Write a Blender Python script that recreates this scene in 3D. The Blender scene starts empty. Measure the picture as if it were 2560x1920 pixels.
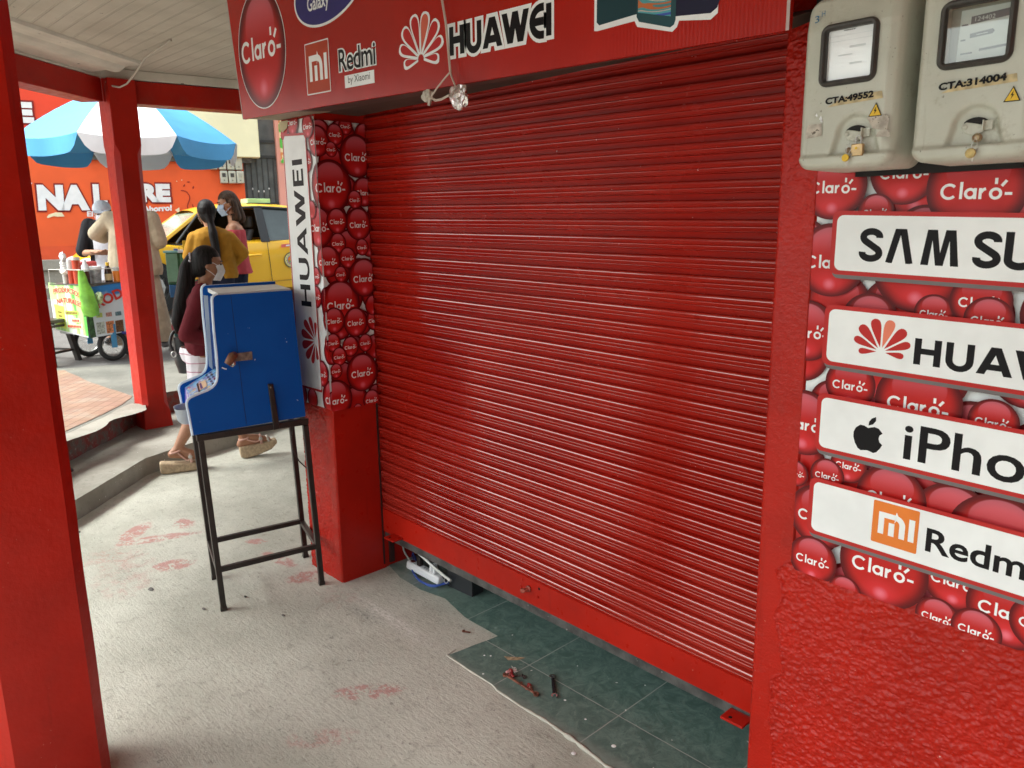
import bpy, bmesh, math, random
from math import sin, cos, pi, radians, sqrt, atan2
from mathutils import Vector, Matrix, noise
random.seed(7)
SC = bpy.context.scene
COL = SC.collection
# ------------------------------------------------------------------ camera
def make_camera():
    cx, cy, f, H = 1280.0, 960.0, 1908.0, 1.62
    d = Vector((1400.0 - cx, 10200.0 - cy, f)).normalized()
    up = -d
    fwd = Vector((0, 0, 1)); fh = (fwd - up * fwd.dot(up)).normalized()
    rt = fh.cross(up)
    if rt.x < 0: rt = -rt
    a = radians(46.6)
    wf = Vector((-sin(a), cos(a), 0)); wr = Vector((cos(a), sin(a), 0)); wu = Vector((0, 0, 1))
    def toW(c):            # camera-frame vector -> world
        return wf * fh.dot(c) + wr * rt.dot(c) + wu * up.dot(c)
    X = toW(Vector((1, 0, 0))); Y = -toW(Vector((0, 1, 0))); Z = -toW(Vector((0, 0, 1)))
    M = Matrix(((X.x, Y.x, Z.x, 0), (X.y, Y.y, Z.y, 0), (X.z, Y.z, Z.z, H), (0, 0, 0, 1)))
    cd = bpy.data.cameras.new("camera"); co = bpy.data.objects.new("camera", cd); COL.objects.link(co)
    co.matrix_world = M
    cd.sensor_width = 36; cd.lens = 36 * f / 2560; cd.clip_end = 500; cd.clip_start = .02
    cd.dof.use_dof = True; cd.dof.focus_distance = 2.6; cd.dof.aperture_fstop = 10.0
    SC.camera = co
make_camera()
# ------------------------------------------------------------------ light
SUN_EL, SUN_AZ = 52.0, 215.0       # azimuth of the sun, clockwise from +Y
wd = bpy.data.worlds.new("World"); SC.world = wd; wd.use_nodes = True
nt = wd.node_tree; nt.nodes.clear()
sky = nt.nodes.new('ShaderNodeTexSky'); sky.sky_type = 'NISHITA'; sky.sun_disc = False
sky.sun_elevation = radians(SUN_EL); sky.sun_rotation = radians(SUN_AZ)
sky.dust_density = 5.0; sky.air_density = 1.2
hs = nt.nodes.new('ShaderNodeHueSaturation'); hs.inputs['Saturation'].default_value = 0.22
bg = nt.nodes.new('ShaderNodeBackground'); bg.inputs['Strength'].default_value = 0.14
wo = nt.nodes.new('ShaderNodeOutputWorld')
nt.links.new(sky.outputs[0], hs.inputs['Color']); tn = nt.nodes.new('ShaderNodeMix'); tn.data_type = 'RGBA'; tn.blend_type = 'MULTIPLY'; tn.inputs[0].default_value = 1; tn.inputs[7].default_value = (.93, 1, .985, 1)
nt.links.new(hs.outputs[0], tn.inputs[6]); nt.links.new(tn.outputs[2], bg.inputs['Color']); nt.links.new(bg.outputs[0], wo.inputs['Surface'])
sl = bpy.data.lights.new("sun", 'SUN'); sl.energy = 0.9; sl.angle = radians(25); sl.color = (1, .985, .93)
so = bpy.data.objects.new("sun", sl); COL.objects.link(so)
sdir = Vector((sin(radians(SUN_AZ)) * cos(radians(SUN_EL)), cos(radians(SUN_AZ)) * cos(radians(SUN_EL)), sin(radians(SUN_EL))))
so.rotation_euler = sdir.to_track_quat('Z', 'Y').to_euler()
SC.view_settings.view_transform = 'Standard'; SC.view_settings.look = 'None'
SC.view_settings.exposure = 1.85; SC.view_settings.gamma = 1
# ------------------------------------------------------------------ frames
A = Vector((.327, .945, 0)); N = Vector((-.945, .327, 0)); UP = Vector((0, 0, 1))
def an(a, n, z=0.0): return A * a + N * n + UP * z
def street_z(n): return .2985 + .073 * (n - 8.6)
# ------------------------------------------------------------------ mesh builder
class MB:
    def __init__(s): s.v = []; s.f = []; s.m = []; s.uv = {}
    def vert(s, p): s.v.append(tuple(p)); return len(s.v) - 1
    def face(s, pts, m=0, uv=None):
        i = [s.vert(p) for p in pts]; s.f.append(i); s.m.append(m)
        if uv is not None: s.uv[len(s.f) - 1] = uv
    def fi(s, idx, m=0): s.f.append(list(idx)); s.m.append(m)
    def hexa(s, P, m=0):      # P: 4 bottom, 4 top
        b = len(s.v); s.v += [tuple(p) for p in P]
        for q in ((3, 2, 1, 0), (4, 5, 6, 7), (0, 1, 5, 4), (1, 2, 6, 5), (2, 3, 7, 6), (3, 0, 4, 7)): s.fi([b + k for k in q], m)
    def box(s, x0, x1, y0, y1, z0, z1, m=0, M=None):
        P = [(x0, y0, z0), (x1, y0, z0), (x1, y1, z0), (x0, y1, z0), (x0, y0, z1), (x1, y0, z1), (x1, y1, z1), (x0, y1, z1)]
        if M is not None: P = [M @ Vector(p) for p in P]
        s.hexa(P, m)
    def prism(s, pts, fa, fb, m=0, ms=None):     # pts 2D polygon; fa,fb map 2D->3D of two caps
        n = len(pts); b = len(s.v)
        s.v += [tuple(fa(*p)) for p in pts] + [tuple(fb(*p)) for p in pts]
        s.fi(list(range(b, b + n)), m); s.fi([b + n + k for k in reversed(range(n))], m)
        for k in range(n):
            j = (k + 1) % n
            s.fi((b + k, b + n + k, b + n + j, b + j), m if ms is None else ms)
    def ring_tube(s, path, rads, seg=10, m=0, cap=True, flat=None):
        path = [Vector(p) for p in path]
        if not hasattr(rads, '__len__'): rads = [rads] * len(path)
        n = len(path); b = len(s.v)
        t = (path[1] - path[0]).normalized()
        u = t.orthogonal().normalized() if flat is None else flat.normalized()
        for i in range(n):
            if i == 0: t = path[1] - path[0]
            elif i == n - 1: t = path[-1] - path[-2]
            else: t = (path[i + 1] - path[i]).normalized() + (path[i] - path[i - 1]).normalized()
            t.normalize(); u = (u - t * u.dot(t)).normalized(); w = t.cross(u)
            for k in range(seg):
                a = 2 * pi * k / seg
                s.v.append(tuple(path[i] + (u * cos(a) + w * sin(a)) * rads[i]))
        for i in range(n - 1):
            for k in range(seg):
                j = (k + 1) % seg
                s.fi((b + i * seg + k, b + i * seg + j, b + (i + 1) * seg + j, b + (i + 1) * seg + k), m)
        if cap:
            s.fi([b + k for k in reversed(range(seg))], m); s.fi([b + (n - 1) * seg + k for k in range(seg)], m)
    def lathe(s, prof, c, seg=24, m=0, ax=None, sy=1.0):
        # prof list (r,z) ; c origin
        M = Matrix.Translation(Vector(c)) @ (ax if ax is not None else Matrix.Identity(4))
        b = len(s.v)
        for r, z in prof:
            for k in range(seg):
                a = 2 * pi * k / seg; s.v.append(tuple(M @ Vector((r * cos(a), r * sin(a) * sy, z))))
        for i in range(len(prof) - 1):
            for k in range(seg):
                j = (k + 1) % seg
                s.fi((b + i * seg + k, b + i * seg + j, b + (i + 1) * seg + j, b + (i + 1) * seg + k), m)
        if prof[0][0] > 1e-4: s.fi([b + k for k in reversed(range(seg))], m)
        if prof[-1][0] > 1e-4: s.fi([b + (len(prof) - 1) * seg + k for k in range(seg)], m)
    def ball(s, c, r, seg=14, m=0, M=None):      # r: 3 radii
        if not hasattr(r, '__len__'): r = (r, r, r)
        c = Vector(c); b = len(s.v); nr = seg // 2
        R = M if M is not None else Matrix.Identity(3)
        for i in range(1, nr):
            th = pi * i / nr
            for k in range(seg):
                a = 2 * pi * k / seg
                s.v.append(tuple(c + R @ Vector((r[0] * sin(th) * cos(a), r[1] * sin(th) * sin(a), r[2] * cos(th)))))
        t = s.vert(c + R @ Vector((0, 0, r[2]))); q = s.vert(c + R @ Vector((0, 0, -r[2])))
        for i in range(nr - 2):
            for k in range(seg):
                j = (k + 1) % seg
                s.fi((b + i * seg + k, b + (i + 1) * seg + k, b + (i + 1) * seg + j, b + i * seg + j), m)
        for k in range(seg):
            j = (k + 1) % seg
            s.fi((t, b + k, b + j), m); s.fi((q, b + (nr - 2) * seg + j, b + (nr - 2) * seg + k), m)
    def cap(s, p0, r0, p1, r1, seg=12):          # round cone
        p0 = Vector(p0); p1 = Vector(p1)
        s.ball(p0, r0, seg); s.ball(p1, r1, seg)
        if (p1 - p0).length > 1e-5: s.ring_tube([p0, p1], [r0, r1], seg)
    def grid(s, fn, nu, nv, m=0):
        b = len(s.v)
        for j in range(nv + 1):
            for i in range(nu + 1): s.v.append(tuple(fn(i / nu, j / nv)))
        for j in range(nv):
            for i in range(nu):
                k = b + j * (nu + 1) + i
                s.fi((k, k + 1, k + nu + 2, k + nu + 1), m)
    def mesh(s, name, mats):
        me = bpy.data.meshes.new(name); me.from_pydata(s.v, [], s.f)
        for mt in mats: me.materials.append(mt)
        for p, k in zip(me.polygons, s.m): p.material_index = k
        if s.uv:
            ul = me.uv_layers.new(name="UVMap")
            for fi_, uvs in s.uv.items():
                p = me.polygons[fi_]
                for li, q in zip(p.loop_indices, uvs): ul.data[li].uv = q
        me.update(); return me
WM = {}
def finish(me, smooth=None, recalc=True):
    if recalc:
        bm = bmesh.new(); bm.from_mesh(me); bmesh.ops.recalc_face_normals(bm, faces=bm.faces); bm.to_mesh(me); bm.free()
    if smooth:
        for p in me.polygons: p.use_smooth = True
        me.set_sharp_from_angle(angle=radians(smooth))
def obj(name, mb, mats, parent=None, smooth=None, bevel=0, recalc=True, seg=2):
    if not isinstance(mats, (list, tuple)): mats = [mats]
    me = mb.mesh(name, mats) if isinstance(mb, MB) else mb
    if parent is not None: me.transform(WM[parent.name].inverted())
    finish(me, smooth, recalc)
    o = bpy.data.objects.new(name, me); COL.objects.link(o)
    if parent is not None: o.parent = parent; WM[o.name] = WM[parent.name]
    else: WM[o.name] = Matrix.Identity(4)
    if bevel:
        b = o.modifiers.new("bevel", 'BEVEL'); b.width = bevel; b.segments = seg; b.limit_method = 'ANGLE'; b.angle_limit = radians(38)
        for p in me.polygons: p.use_smooth = True
        me.set_sharp_from_angle(angle=radians(50))
    return o
def tag(o, label=None, cat=None, group=None, kind=None):
    if label: o['label'] = label
    if cat: o['category'] = cat
    if group: o['group'] = group
    if kind: o['kind'] = kind
    return o
def thing(name, label, cat, loc=(0, 0, 0), rz=0, group=None):
    o = bpy.data.objects.new(name, None); COL.objects.link(o); o.empty_display_size = .1
    o.location = loc; o.rotation_euler = (0, 0, rz)
    WM[o.name] = Matrix.Translation(Vector(loc)) @ Matrix.Rotation(rz, 4, 'Z')
    return tag(o, label, cat, group)
def struct(name, mb, mats, **k): return tag(obj(name, mb, mats, **k), kind='structure')
# ------------------------------------------------------------------ materials
class NT:
    def __init__(s, name):
        s.m = bpy.data.materials.new(name); s.m.use_nodes = True; s.t = s.m.node_tree
        s.b = s.t.nodes['Principled BSDF']; s.n = s.t.nodes; s.l = s.t.links; s._tc = None
    def tc(s):
        if s._tc is None: s._tc = s.n.new('ShaderNodeTexCoord')
        return s._tc.outputs['Object']
    def node(s, k, **kw):
        n = s.n.new(k)
        for a, v in kw.items(): setattr(n, a, v)
        return n
    def put(s, sock, v):
        if isinstance(v, bpy.types.NodeSocket): s.l.new(v, sock)
        elif isinstance(v, (tuple, list)) and len(v) == 3 and sock.type == 'RGBA': sock.default_value = (*v, 1)
        else: sock.default_value = v
    def math(s, op, a, b=0.0, c=None, clamp=False):
        n = s.node('ShaderNodeMath', operation=op, use_clamp=clamp); s.put(n.inputs[0], a); s.put(n.inputs[1], b)
        if c is not None: s.put(n.inputs[2], c)
        return n.outputs[0]
    def mix(s, f, a, b, bt='MIX'):
        n = s.node('ShaderNodeMix', data_type='RGBA', blend_type=bt); s.put(n.inputs[0], f); s.put(n.inputs[6], a); s.put(n.inputs[7], b); return n.outputs[2]
    def noise(s, scale, detail=4, rough=.55, vec=None, dist=0.0):
        n = s.node('ShaderNodeTexNoise'); s.l.new(vec or s.tc(), n.inputs['Vector'])
        n.inputs['Scale'].default_value = scale; n.inputs['Detail'].default_value = detail; n.inputs['Roughness'].default_value = rough; n.inputs['Distortion'].default_value = dist
        return n.outputs['Fac']
    def ramp(s, f, lo, hi, a=0.0, b=1.0):
        n = s.node('ShaderNodeMapRange', interpolation_type='SMOOTHSTEP'); s.put(n.inputs[0], f)
        n.inputs[1].default_value = lo; n.inputs[2].default_value = hi; n.inputs[3].default_value = a; n.inputs[4].default_value = b
        return n.outputs[0]
    def mapping(s, scale=(1, 1, 1), rot=(0, 0, 0), loc=(0, 0, 0), vec=None):
        n = s.node('ShaderNodeMapping'); s.l.new(vec or s.tc(), n.inputs[0])
        n.inputs['Location'].default_value = loc; n.inputs['Rotation'].default_value = rot; n.inputs['Scale'].default_value = scale
        return n.outputs[0]
    def xyz(s, vec=None):
        n = s.node('ShaderNodeSeparateXYZ'); s.l.new(vec or s.tc(), n.inputs[0]); return n.outputs
    def blob(s, c, r, sx=1.0, rot=0.0, soft=.6):
        # elongated soft spot on the ground plane; returns 0..1
        v = s.mapping(scale=(1.0 / (r * sx), 1.0 / r, 0), loc=(0, 0, 0), vec=s.mapping(loc=(-(c[0] * cos(rot) + c[1] * sin(rot)), -(-c[0] * sin(rot) + c[1] * cos(rot)), 0), rot=(0, 0, -rot)))
        n = s.node('ShaderNodeVectorMath', operation='LENGTH'); s.l.new(v, n.inputs[0])
        return s.ramp(n.outputs['Value'], 1.0, 1.0 - soft)
    def bump(s, h, strength=.3, dist=.01, nrm=None):
        n = s.node('ShaderNodeBump'); n.inputs['Strength'].default_value = strength; n.inputs['Distance'].default_value = dist
        s.put(n.inputs['Height'], h)
        if nrm is not None: s.l.new(nrm, n.inputs['Normal'])
        return n.outputs[0]
    def out(s, col=None, rough=None, nrm=None, metal=None, spec=None, coat=None):
        i = s.b.inputs
        if col is not None: s.put(i['Base Color'], col)
        if rough is not None: s.put(i['Roughness'], rough)
        if nrm is not None: s.l.new(nrm, i['Normal'])
        if metal is not None: s.put(i['Metallic'], metal)
        if spec is not None: s.put(i['Specular IOR Level'], spec)
        if coat is not None: s.put(i['Coat Weight'], coat); i['Coat Roughness'].default_value = .15
        return s.m
def scl(c, k): return tuple(min(1, x * k) for x in c)
def pm(name, col, rough=.5, var=.12, vs=6.0, bump=0.0, bs=80.0, metal=0.0, spec=.5, coat=None, rv=.08, specks=None, bd=.004):
    t = NT(name)
    n1 = t.noise(vs, 5)
    c = t.mix(t.ramp(n1, .3, .7), scl(col, 1 - var), scl(col, 1 + var))
    if specks: c = t.mix(t.ramp(t.noise(specks[1], 3), specks[2], specks[2] + .03), c, specks[0])
    r = t.math('ADD', rough - rv / 2, t.math('MULTIPLY', n1, rv))
    nr = t.bump(t.noise(bs, 4), bump, bd) if bump else None
    return t.out(c, r, nr, metal, spec, coat)
def flat(name, col, rough=.45, spec=.25):
    t = NT(name); c = t.mix(t.ramp(t.noise(9, 3), .3, .7), scl(col, .94), scl(col, 1.04)); return t.out(c, rough, spec=spec)
RED = (.40, .012, .005)
M = {}
def red_paint(name, rough, bump, bs, grime=True, k=1.0):
    t = NT(name)
    n1 = t.noise(3.5, 6); n2 = t.noise(22, 5)
    c = t.mix(t.ramp(n1, .3, .72), scl(RED, .86 * k), scl(RED, 1.12 * k))
    c = t.mix(t.ramp(n2, .62, .8, 0, .35), c, scl(RED, .55 * k))
    chips = t.math('MULTIPLY', t.ramp(t.noise(95, 2, .4), .765, .785), t.ramp(t.noise(3, 3), .45, .6))
    c = t.mix(chips, c, (.50, .26, .20))
    dp = t.ramp(t.noise(1, 5, .6, vec=t.mapping(scale=(26, 26, 2.2))), .62, .72, 0, .35)
    c = t.mix(dp, c, scl(RED, .6 * k))
    if grime:
        z = t.xyz()[2]
        g = t.math('MULTIPLY', t.ramp(z, .14, .0), t.ramp(t.noise(14, 6), .42, .62))
        c = t.mix(t.math('MULTIPLY', g, .3), c, (.20, .05, .035))
    nr = t.bump(t.noise(bs, 5), bump, .004)
    nr = t.bump(t.noise(9, 3), .25, .01, nr)
    return t.out(c, t.ramp(n2, .3, .8, rough - .06, rough + .12), nr, spec=.24)
M['red'] = red_paint('red_paint', .34, .25, 55)
M['red_smooth'] = red_paint('red_paint_smooth', .33, .10, 30, grime=False)
M['red_stucco'] = red_paint('red_paint_stucco', .22, .45, 150, grime=True, k=1.0)
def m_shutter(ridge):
    t = NT('ridge_highlight_paint' if ridge else 'red_shutter_paint')
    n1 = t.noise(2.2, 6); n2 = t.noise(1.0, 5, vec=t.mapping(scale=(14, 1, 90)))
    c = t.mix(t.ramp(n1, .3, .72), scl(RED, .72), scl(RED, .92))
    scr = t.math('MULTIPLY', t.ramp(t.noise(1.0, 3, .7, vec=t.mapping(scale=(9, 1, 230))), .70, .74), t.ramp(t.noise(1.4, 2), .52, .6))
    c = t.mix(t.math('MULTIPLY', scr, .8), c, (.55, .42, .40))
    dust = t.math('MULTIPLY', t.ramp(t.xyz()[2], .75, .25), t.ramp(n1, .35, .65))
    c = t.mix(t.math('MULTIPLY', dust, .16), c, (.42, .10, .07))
    if ridge: c = t.mix(.5, c, (.42, .05, .04))  # bright highlight lines put into the ridge colour, paler and glossier than the slats
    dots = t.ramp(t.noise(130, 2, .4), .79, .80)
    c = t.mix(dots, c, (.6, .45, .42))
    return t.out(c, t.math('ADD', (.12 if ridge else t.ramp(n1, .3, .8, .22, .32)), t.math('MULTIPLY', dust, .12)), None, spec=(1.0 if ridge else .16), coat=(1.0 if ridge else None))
M['shutter'] = m_shutter(False); M['shutter_ridge_highlight'] = m_shutter(True)
def m_concrete():
    t = NT('concrete_floor')
    n1 = t.noise(1.3, 7, .62); n2 = t.noise(15, 8, .72); n3 = t.noise(60, 5, .7)
    # trowel streaks, mostly running towards the shop
    st = t.math('MAXIMUM', t.noise(1.0, 6, .72, vec=t.mapping(scale=(12, 85, 1), rot=(0, 0, radians(-38))), dist=.8), t.math('MULTIPLY', t.noise(1.0, 6, .72, vec=t.mapping(scale=(14, 90, 1), rot=(0, 0, radians(-66))), dist=1.0), .97))
    c = t.mix(t.ramp(n1, .32, .68), (.40, .395, .335), (.59, .585, .51))
    c = t.mix(t.ramp(n2, .50, .74, 0, .6), c, (.27, .25, .21))
    c = t.mix(t.math('MULTIPLY', t.ramp(st, .56, .74), t.ramp(t.noise(2.2, 5), .38, .62, .05, .75)), c, (.66, .635, .56))
    wl = t.math('MULTIPLY', t.blob((-2.50, 1.655), .055, 9.0, -.02, .9), t.ramp(t.noise(45, 6, .8), .40, .60)); c = t.mix(wl, c, (.66, .64, .59))
    dl = t.math('MULTIPLY', t.blob((-2.62, 1.60), .05, 3.5, .05, .9), t.ramp(t.noise(60, 5, .8), .45, .60)); c = t.mix(t.math('MULTIPLY', dl, .6), c, (.20, .21, .20))
    c = t.mix(t.ramp(n3, .56, .72, 0, .6), c, (.19, .175, .15))
    c = t.mix(t.ramp(t.noise(140, 3, .6), .60, .72, 0, .5), c, (.62, .60, .54))
    c = t.mix(t.ramp(t.noise(26, 3, .5), .70, .73, 0, .5), c, (.17, .16, .145))
    c = t.mix(t.ramp(t.noise(75, 2, .4), .765, .78), c, (.75, .73, .68))
    # worn red paint marks
    ms = None
    for (p, r, sx, ro, k) in (((-4.30, 1.20), .075, 2.6, 2.3, 1.0), ((-4.12, 1.26), .07, 4.2, 1.2, .8), ((-3.98, 1.02), .20, 1.5, .4, .33), ((-3.72, 1.19), .09, 1.6, 1.2, .9), ((-4.24, 1.44), .08, 1.4, 0, .8),
                              ((-3.40, 1.60), .05, 3.8, .12, .9), ((-3.13, 1.60), .09, 1.5, 1.2, .7), ((-2.14, 1.30), .065, 2.6, .9, .8), ((-2.03, 1.05), .07, 2.6, .9, .4), ((-2.87, 1.62), .16, 1.5, -.2, .22), ((-3.69, .95), .2, 1.4, 0, .3), ((-3.70, 1.62), .05, 1.8, .6, .7)):
        b = t.math('MULTIPLY', t.blob(p, r, sx, ro), k)
        ms = b if ms is None else t.math('MAXIMUM', ms, b)
    brk = t.ramp(t.math('ADD', t.math('MULTIPLY', t.noise(16, 6, .7), .9), t.math('MULTIPLY', t.noise(70, 4), .35)), .50, .74)
    m = t.math('MULTIPLY', t.ramp(t.math('MULTIPLY', ms, brk), .04, .60), .55)
    c = t.mix(m, c, (.46, .09, .09))
    # grime against the pier and the step
    h = t.math('ADD', t.math('MULTIPLY', n2, .5), t.math('ADD', t.math('MULTIPLY', st, .6), t.math('MULTIPLY', n3, .45)))
    return t.out(c, .82, t.bump(h, .75, .007), spec=.2)
M['concrete'] = m_concrete()
def m_rough_conc(name, a, b, sp=.3):
    t = NT(name)
    c = t.mix(t.ramp(t.noise(2.2, 7, .65), .3, .7), a, b)
    c = t.mix(t.ramp(t.noise(30, 5, .7), .55, .75, 0, .5), c, scl(a, .55))
    c = t.mix(t.ramp(t.noise(60, 2, .4), .74, .76, 0, .8), c, (.75, .73, .68))
    return t.out(c, .85, t.bump(t.noise(40, 6, .7), .5, .006), spec=.25)
M['step'] = m_rough_conc('step_concrete', (.24, .225, .19), (.37, .35, .305))
M['walk'] = m_rough_conc('sidewalk_concrete', (.14, .137, .12), (.225, .218, .19))
M['street'] = m_rough_conc('street_asphalt', (.12, .117, .112), (.19, .183, .175))
def m_curb():
    t = NT('curb_worn_red')
    c = t.mix(t.ramp(t.noise(11, 6, .7), .42, .62), (.13, .10, .085), (.22, .035, .03))
    c = t.mix(t.ramp(t.noise(25, 4), .6, .7), c, (.25, .22, .19))
    return t.out(c, .8, t.bump(t.noise(30, 6, .7), .6, .01), spec=.3)
M['curb'] = m_curb()
def m_pinktile():
    t = NT('pink_paving')
    c = t.mix(t.ramp(t.noise(1.5, 6), .3, .7), (.27, .15, .11), (.32, .21, .14))
    c = t.mix(t.ramp(t.noise(5, 5), .5, .7, 0, .5), c, (.36, .31, .25))
    br = t.node('ShaderNodeTexBrick'); t.l.new(t.mapping(rot=(0, 0, .69)), br.inputs['Vector']); br.inputs['Scale'].default_value = 3.2; br.inputs['Mortar Size'].default_value = .012
    br.offset = 0; br.inputs['Color1'].default_value = (1, 1, 1, 1); br.inputs['Color2'].default_value = (.86, .86, .86, 1); br.inputs['Mortar'].default_value = (.55, .5, .45, 1)
    c = t.mix(1.0, c, br.outputs['Color'], 'MULTIPLY')
    return t.out(c, .75, t.bump(t.noise(40, 5), .3, .004))
M['pinktile'] = m_pinktile()
def m_greentile():
    t = NT('green_floor_tile')
    v = t.mapping(scale=(1, 1, 1), rot=(0, 0, .5))
    n = t.noise(17, 9, .78, vec=v, dist=.9); n2 = t.noise(34, 7, .75, dist=1.1)
    c = t.mix(t.ramp(n, .36, .66), (.080, .140, .122), (.165, .250, .215))
    c = t.mix(t.ramp(n2, .60, .70, 0, .7), c, (.26, .35, .31))
    c = t.mix(t.ramp(t.noise(20, 4, .8, dist=3), .64, .70, 0, .8), c, (.015, .032, .03))
    x = t.xyz()
    def line(co, off, per):
        u = t.math('FRACT', t.math('DIVIDE', t.math('SUBTRACT', co, off), per)); return t.ramp(t.math('ABSOLUTE', t.math('SUBTRACT', u, .5)), .4935, .4975)
    wob = t.math('MULTIPLY', t.math('SUBTRACT', t.noise(20, 3), .5), .003)
    g = t.math('MAXIMUM', line(t.math('ADD', x[0], wob), -2.277, .4255), line(t.math('ADD', x[1], wob), 1.821, .4255))
    c = t.mix(t.math('MULTIPLY', g, t.ramp(t.noise(16, 4), .3, .5, .55, 1)), c, (.33, .36, .33))
    # cement haze on the tile near the torn edge and dust
    hz = t.math('MULTIPLY', t.ramp(x[0], -2.3, -2.95), t.ramp(t.noise(7, 6, .7), .30, .60))
    hz = t.math('MAXIMUM', hz, t.math('MULTIPLY', t.ramp(x[1], 1.68, 1.63), .5))
    c = t.mix(t.math('MULTIPLY', hz, .6), c, (.36, .36, .32))
    c = t.mix(t.ramp(t.noise(48, 2, .3), .775, .785), c, (.7, .7, .68))
    return t.out(c, t.ramp(n, .3, .7, .42, .6), t.bump(t.math('SUBTRACT', t.math('MULTIPLY', n, .25), g), .35, .003), spec=.4)
M['greentile'] = m_greentile()
M['cement'] = m_rough_conc('cement_lip', (.42, .40, .34), (.58, .56, .49))
def m_ceiling():
    t = NT('ceiling_boards')
    x = t.xyz()
    u = t.math('FRACT', t.math('DIVIDE', t.math('ADD', x[1], t.math('MULTIPLY', x[0], -.018)), .088))
    e = t.math('ABSOLUTE', t.math('SUBTRACT', u, .5))
    g = t.ramp(e, .46, .495)
    rdg = t.ramp(t.math('ABSOLUTE', t.math('SUBTRACT', u, .82)), .07, .0)
    c = t.mix(t.ramp(t.noise(2.5, 5), .3, .7), (.46, .42, .35), (.57, .525, .445))
    c = t.mix(t.math('MULTIPLY', g, t.ramp(t.noise(5, 4), .35, .65, .12, .6)), c, (.16, .13, .10))
    c = t.mix(t.ramp(t.noise(15, 4, .7), .69, .74), c, (.10, .08, .06))
    c = t.mix(t.ramp(t.noise(3, 6), .55, .8, 0, .35), c, (.42, .35, .26))
    return t.out(c, .6, t.bump(t.math('ADD', t.math('MULTIPLY', g, -1.0), t.math('MULTIPLY', rdg, .5)), .6, .006), spec=.3)
M['ceiling'] = m_ceiling()
M['trim'] = pm('cornice_paint', (.66, .62, .54), .55, .1, 4, .15, 60, specks=((.14, .11, .08), 13, .71))
M['darkmetal'] = pm('grey_steel_strip', (.11, .105, .10), .5, .4, 14, .3, 60, metal=.5, specks=((.4, .38, .35), 40, .7))
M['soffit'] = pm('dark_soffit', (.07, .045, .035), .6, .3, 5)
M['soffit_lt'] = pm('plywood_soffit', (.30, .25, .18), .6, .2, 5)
M['white'] = flat('printed_white', (.82, .84, .84), .38)
M['prtred'] = flat('printed_red', (.46, .018, .016), .32)
M['black'] = flat('printed_black', (.010, .009, .010), .4, .12)
M['navy'] = flat('printed_navy', (.03, .025, .16), .35)
M['orange'] = flat('printed_orange', (.75, .20, .03), .35)
M['grey'] = flat('printed_shadow', (.16, .14, .14), .4)
def m_ballprint():
    t = NT('printed_red_balls')
    uv = t.node('ShaderNodeUVMap'); uv.uv_map = 'UVMap'
    s = t.node('ShaderNodeSeparateXYZ'); t.l.new(uv.outputs[0], s.inputs[0]); u, v = s.outputs[0], s.outputs[1]
    def ell(cx, cy, rx, ry):
        a = t.math('POWER', t.math('ABSOLUTE', t.math('DIVIDE', t.math('SUBTRACT', u, cx), rx)), 2.0); b = t.math('POWER', t.math('ABSOLUTE', t.math('DIVIDE', t.math('SUBTRACT', v, cy), ry)), 2.0)
        return t.math('SQRT', t.math('ADD', a, b))
    r = ell(0, 0, 1, 1)
    c = t.mix(t.ramp(r, .66, .98), (.48, .013, .011), (.10, .003, .005))
    c = t.mix(t.ramp(ell(0, -.62, .62, .42), 1.0, 0.0, 0, .75), c, (.70, .035, .045))
    c = t.mix(t.ramp(ell(0, -.66, .22, .2), 1.0, 0.0, 0, .75), c, (.80, .20, .27))
    cap = t.math('MULTIPLY', t.ramp(ell(0, .38, .64, .52), 1.0, .94), t.ramp(v, .05, .85))
    c = t.mix(t.math('MULTIPLY', cap, .5), c, (.74, .20, .26))
    return t.out(c, .3, spec=.22)
M['balls'] = m_ballprint()

def pane(name, tint=(1, 1, 1), k=.10, rough=.02):
    m = bpy.data.materials.new(name); m.use_nodes = True; t = m.node_tree; t.nodes.clear()
    o = t.nodes.new('ShaderNodeOutputMaterial'); x = t.nodes.new('ShaderNodeMixShader'); a = t.nodes.new('ShaderNodeBsdfTransparent'); g = t.nodes.new('ShaderNodeBsdfGlossy')
    a.inputs[0].default_value = (*tint, 1); g.inputs['Roughness'].default_value = rough; x.inputs[0].default_value = k
    t.links.new(a.outputs[0], x.inputs[1]); t.links.new(g.outputs[0], x.inputs[2]); t.links.new(x.outputs[0], o.inputs[0]); return m
# ------------------------------------------------------------------ ground, steps, roof
def poly_sheet(name, pts, z, mat):
    mb = MB(); mb.face([(p[0], p[1], z) for p in pts]); return struct(name, mb, mat, recalc=False)
gm = MB(); gm.face([(-90, -90, -.25), (90, -90, -.25), (90, 90, -.25), (-90, 90, -.25)]); struct('ground', gm, M['street'], recalc=False)
poly_sheet('arcade_floor', [(-7.0, -4.0), (12, -4.0), (12, 8), (-7.0, 8)], 0, M['concrete'])
stp = [(12, -2.4), (-2.0, -2.4), (-3.1, -.95), (-4.0, .185), (-4.75, 1.045), (-5.30, 1.60), (-5.44, 1.93), (-5.56, 2.36), (-5.80, 2.75), (-6.2, 4.5), (-6.4, 8)]
upp = [(12, -2.95), (-2.4, -2.95), (-3.7, -1.1), (-4.7, .18), (-5.60, 1.217), (-6.24, 1.82), (-6.50, 2.06), (-6.56, 2.6), (-6.75, 4.0), (-7.0, 8)]
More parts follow.
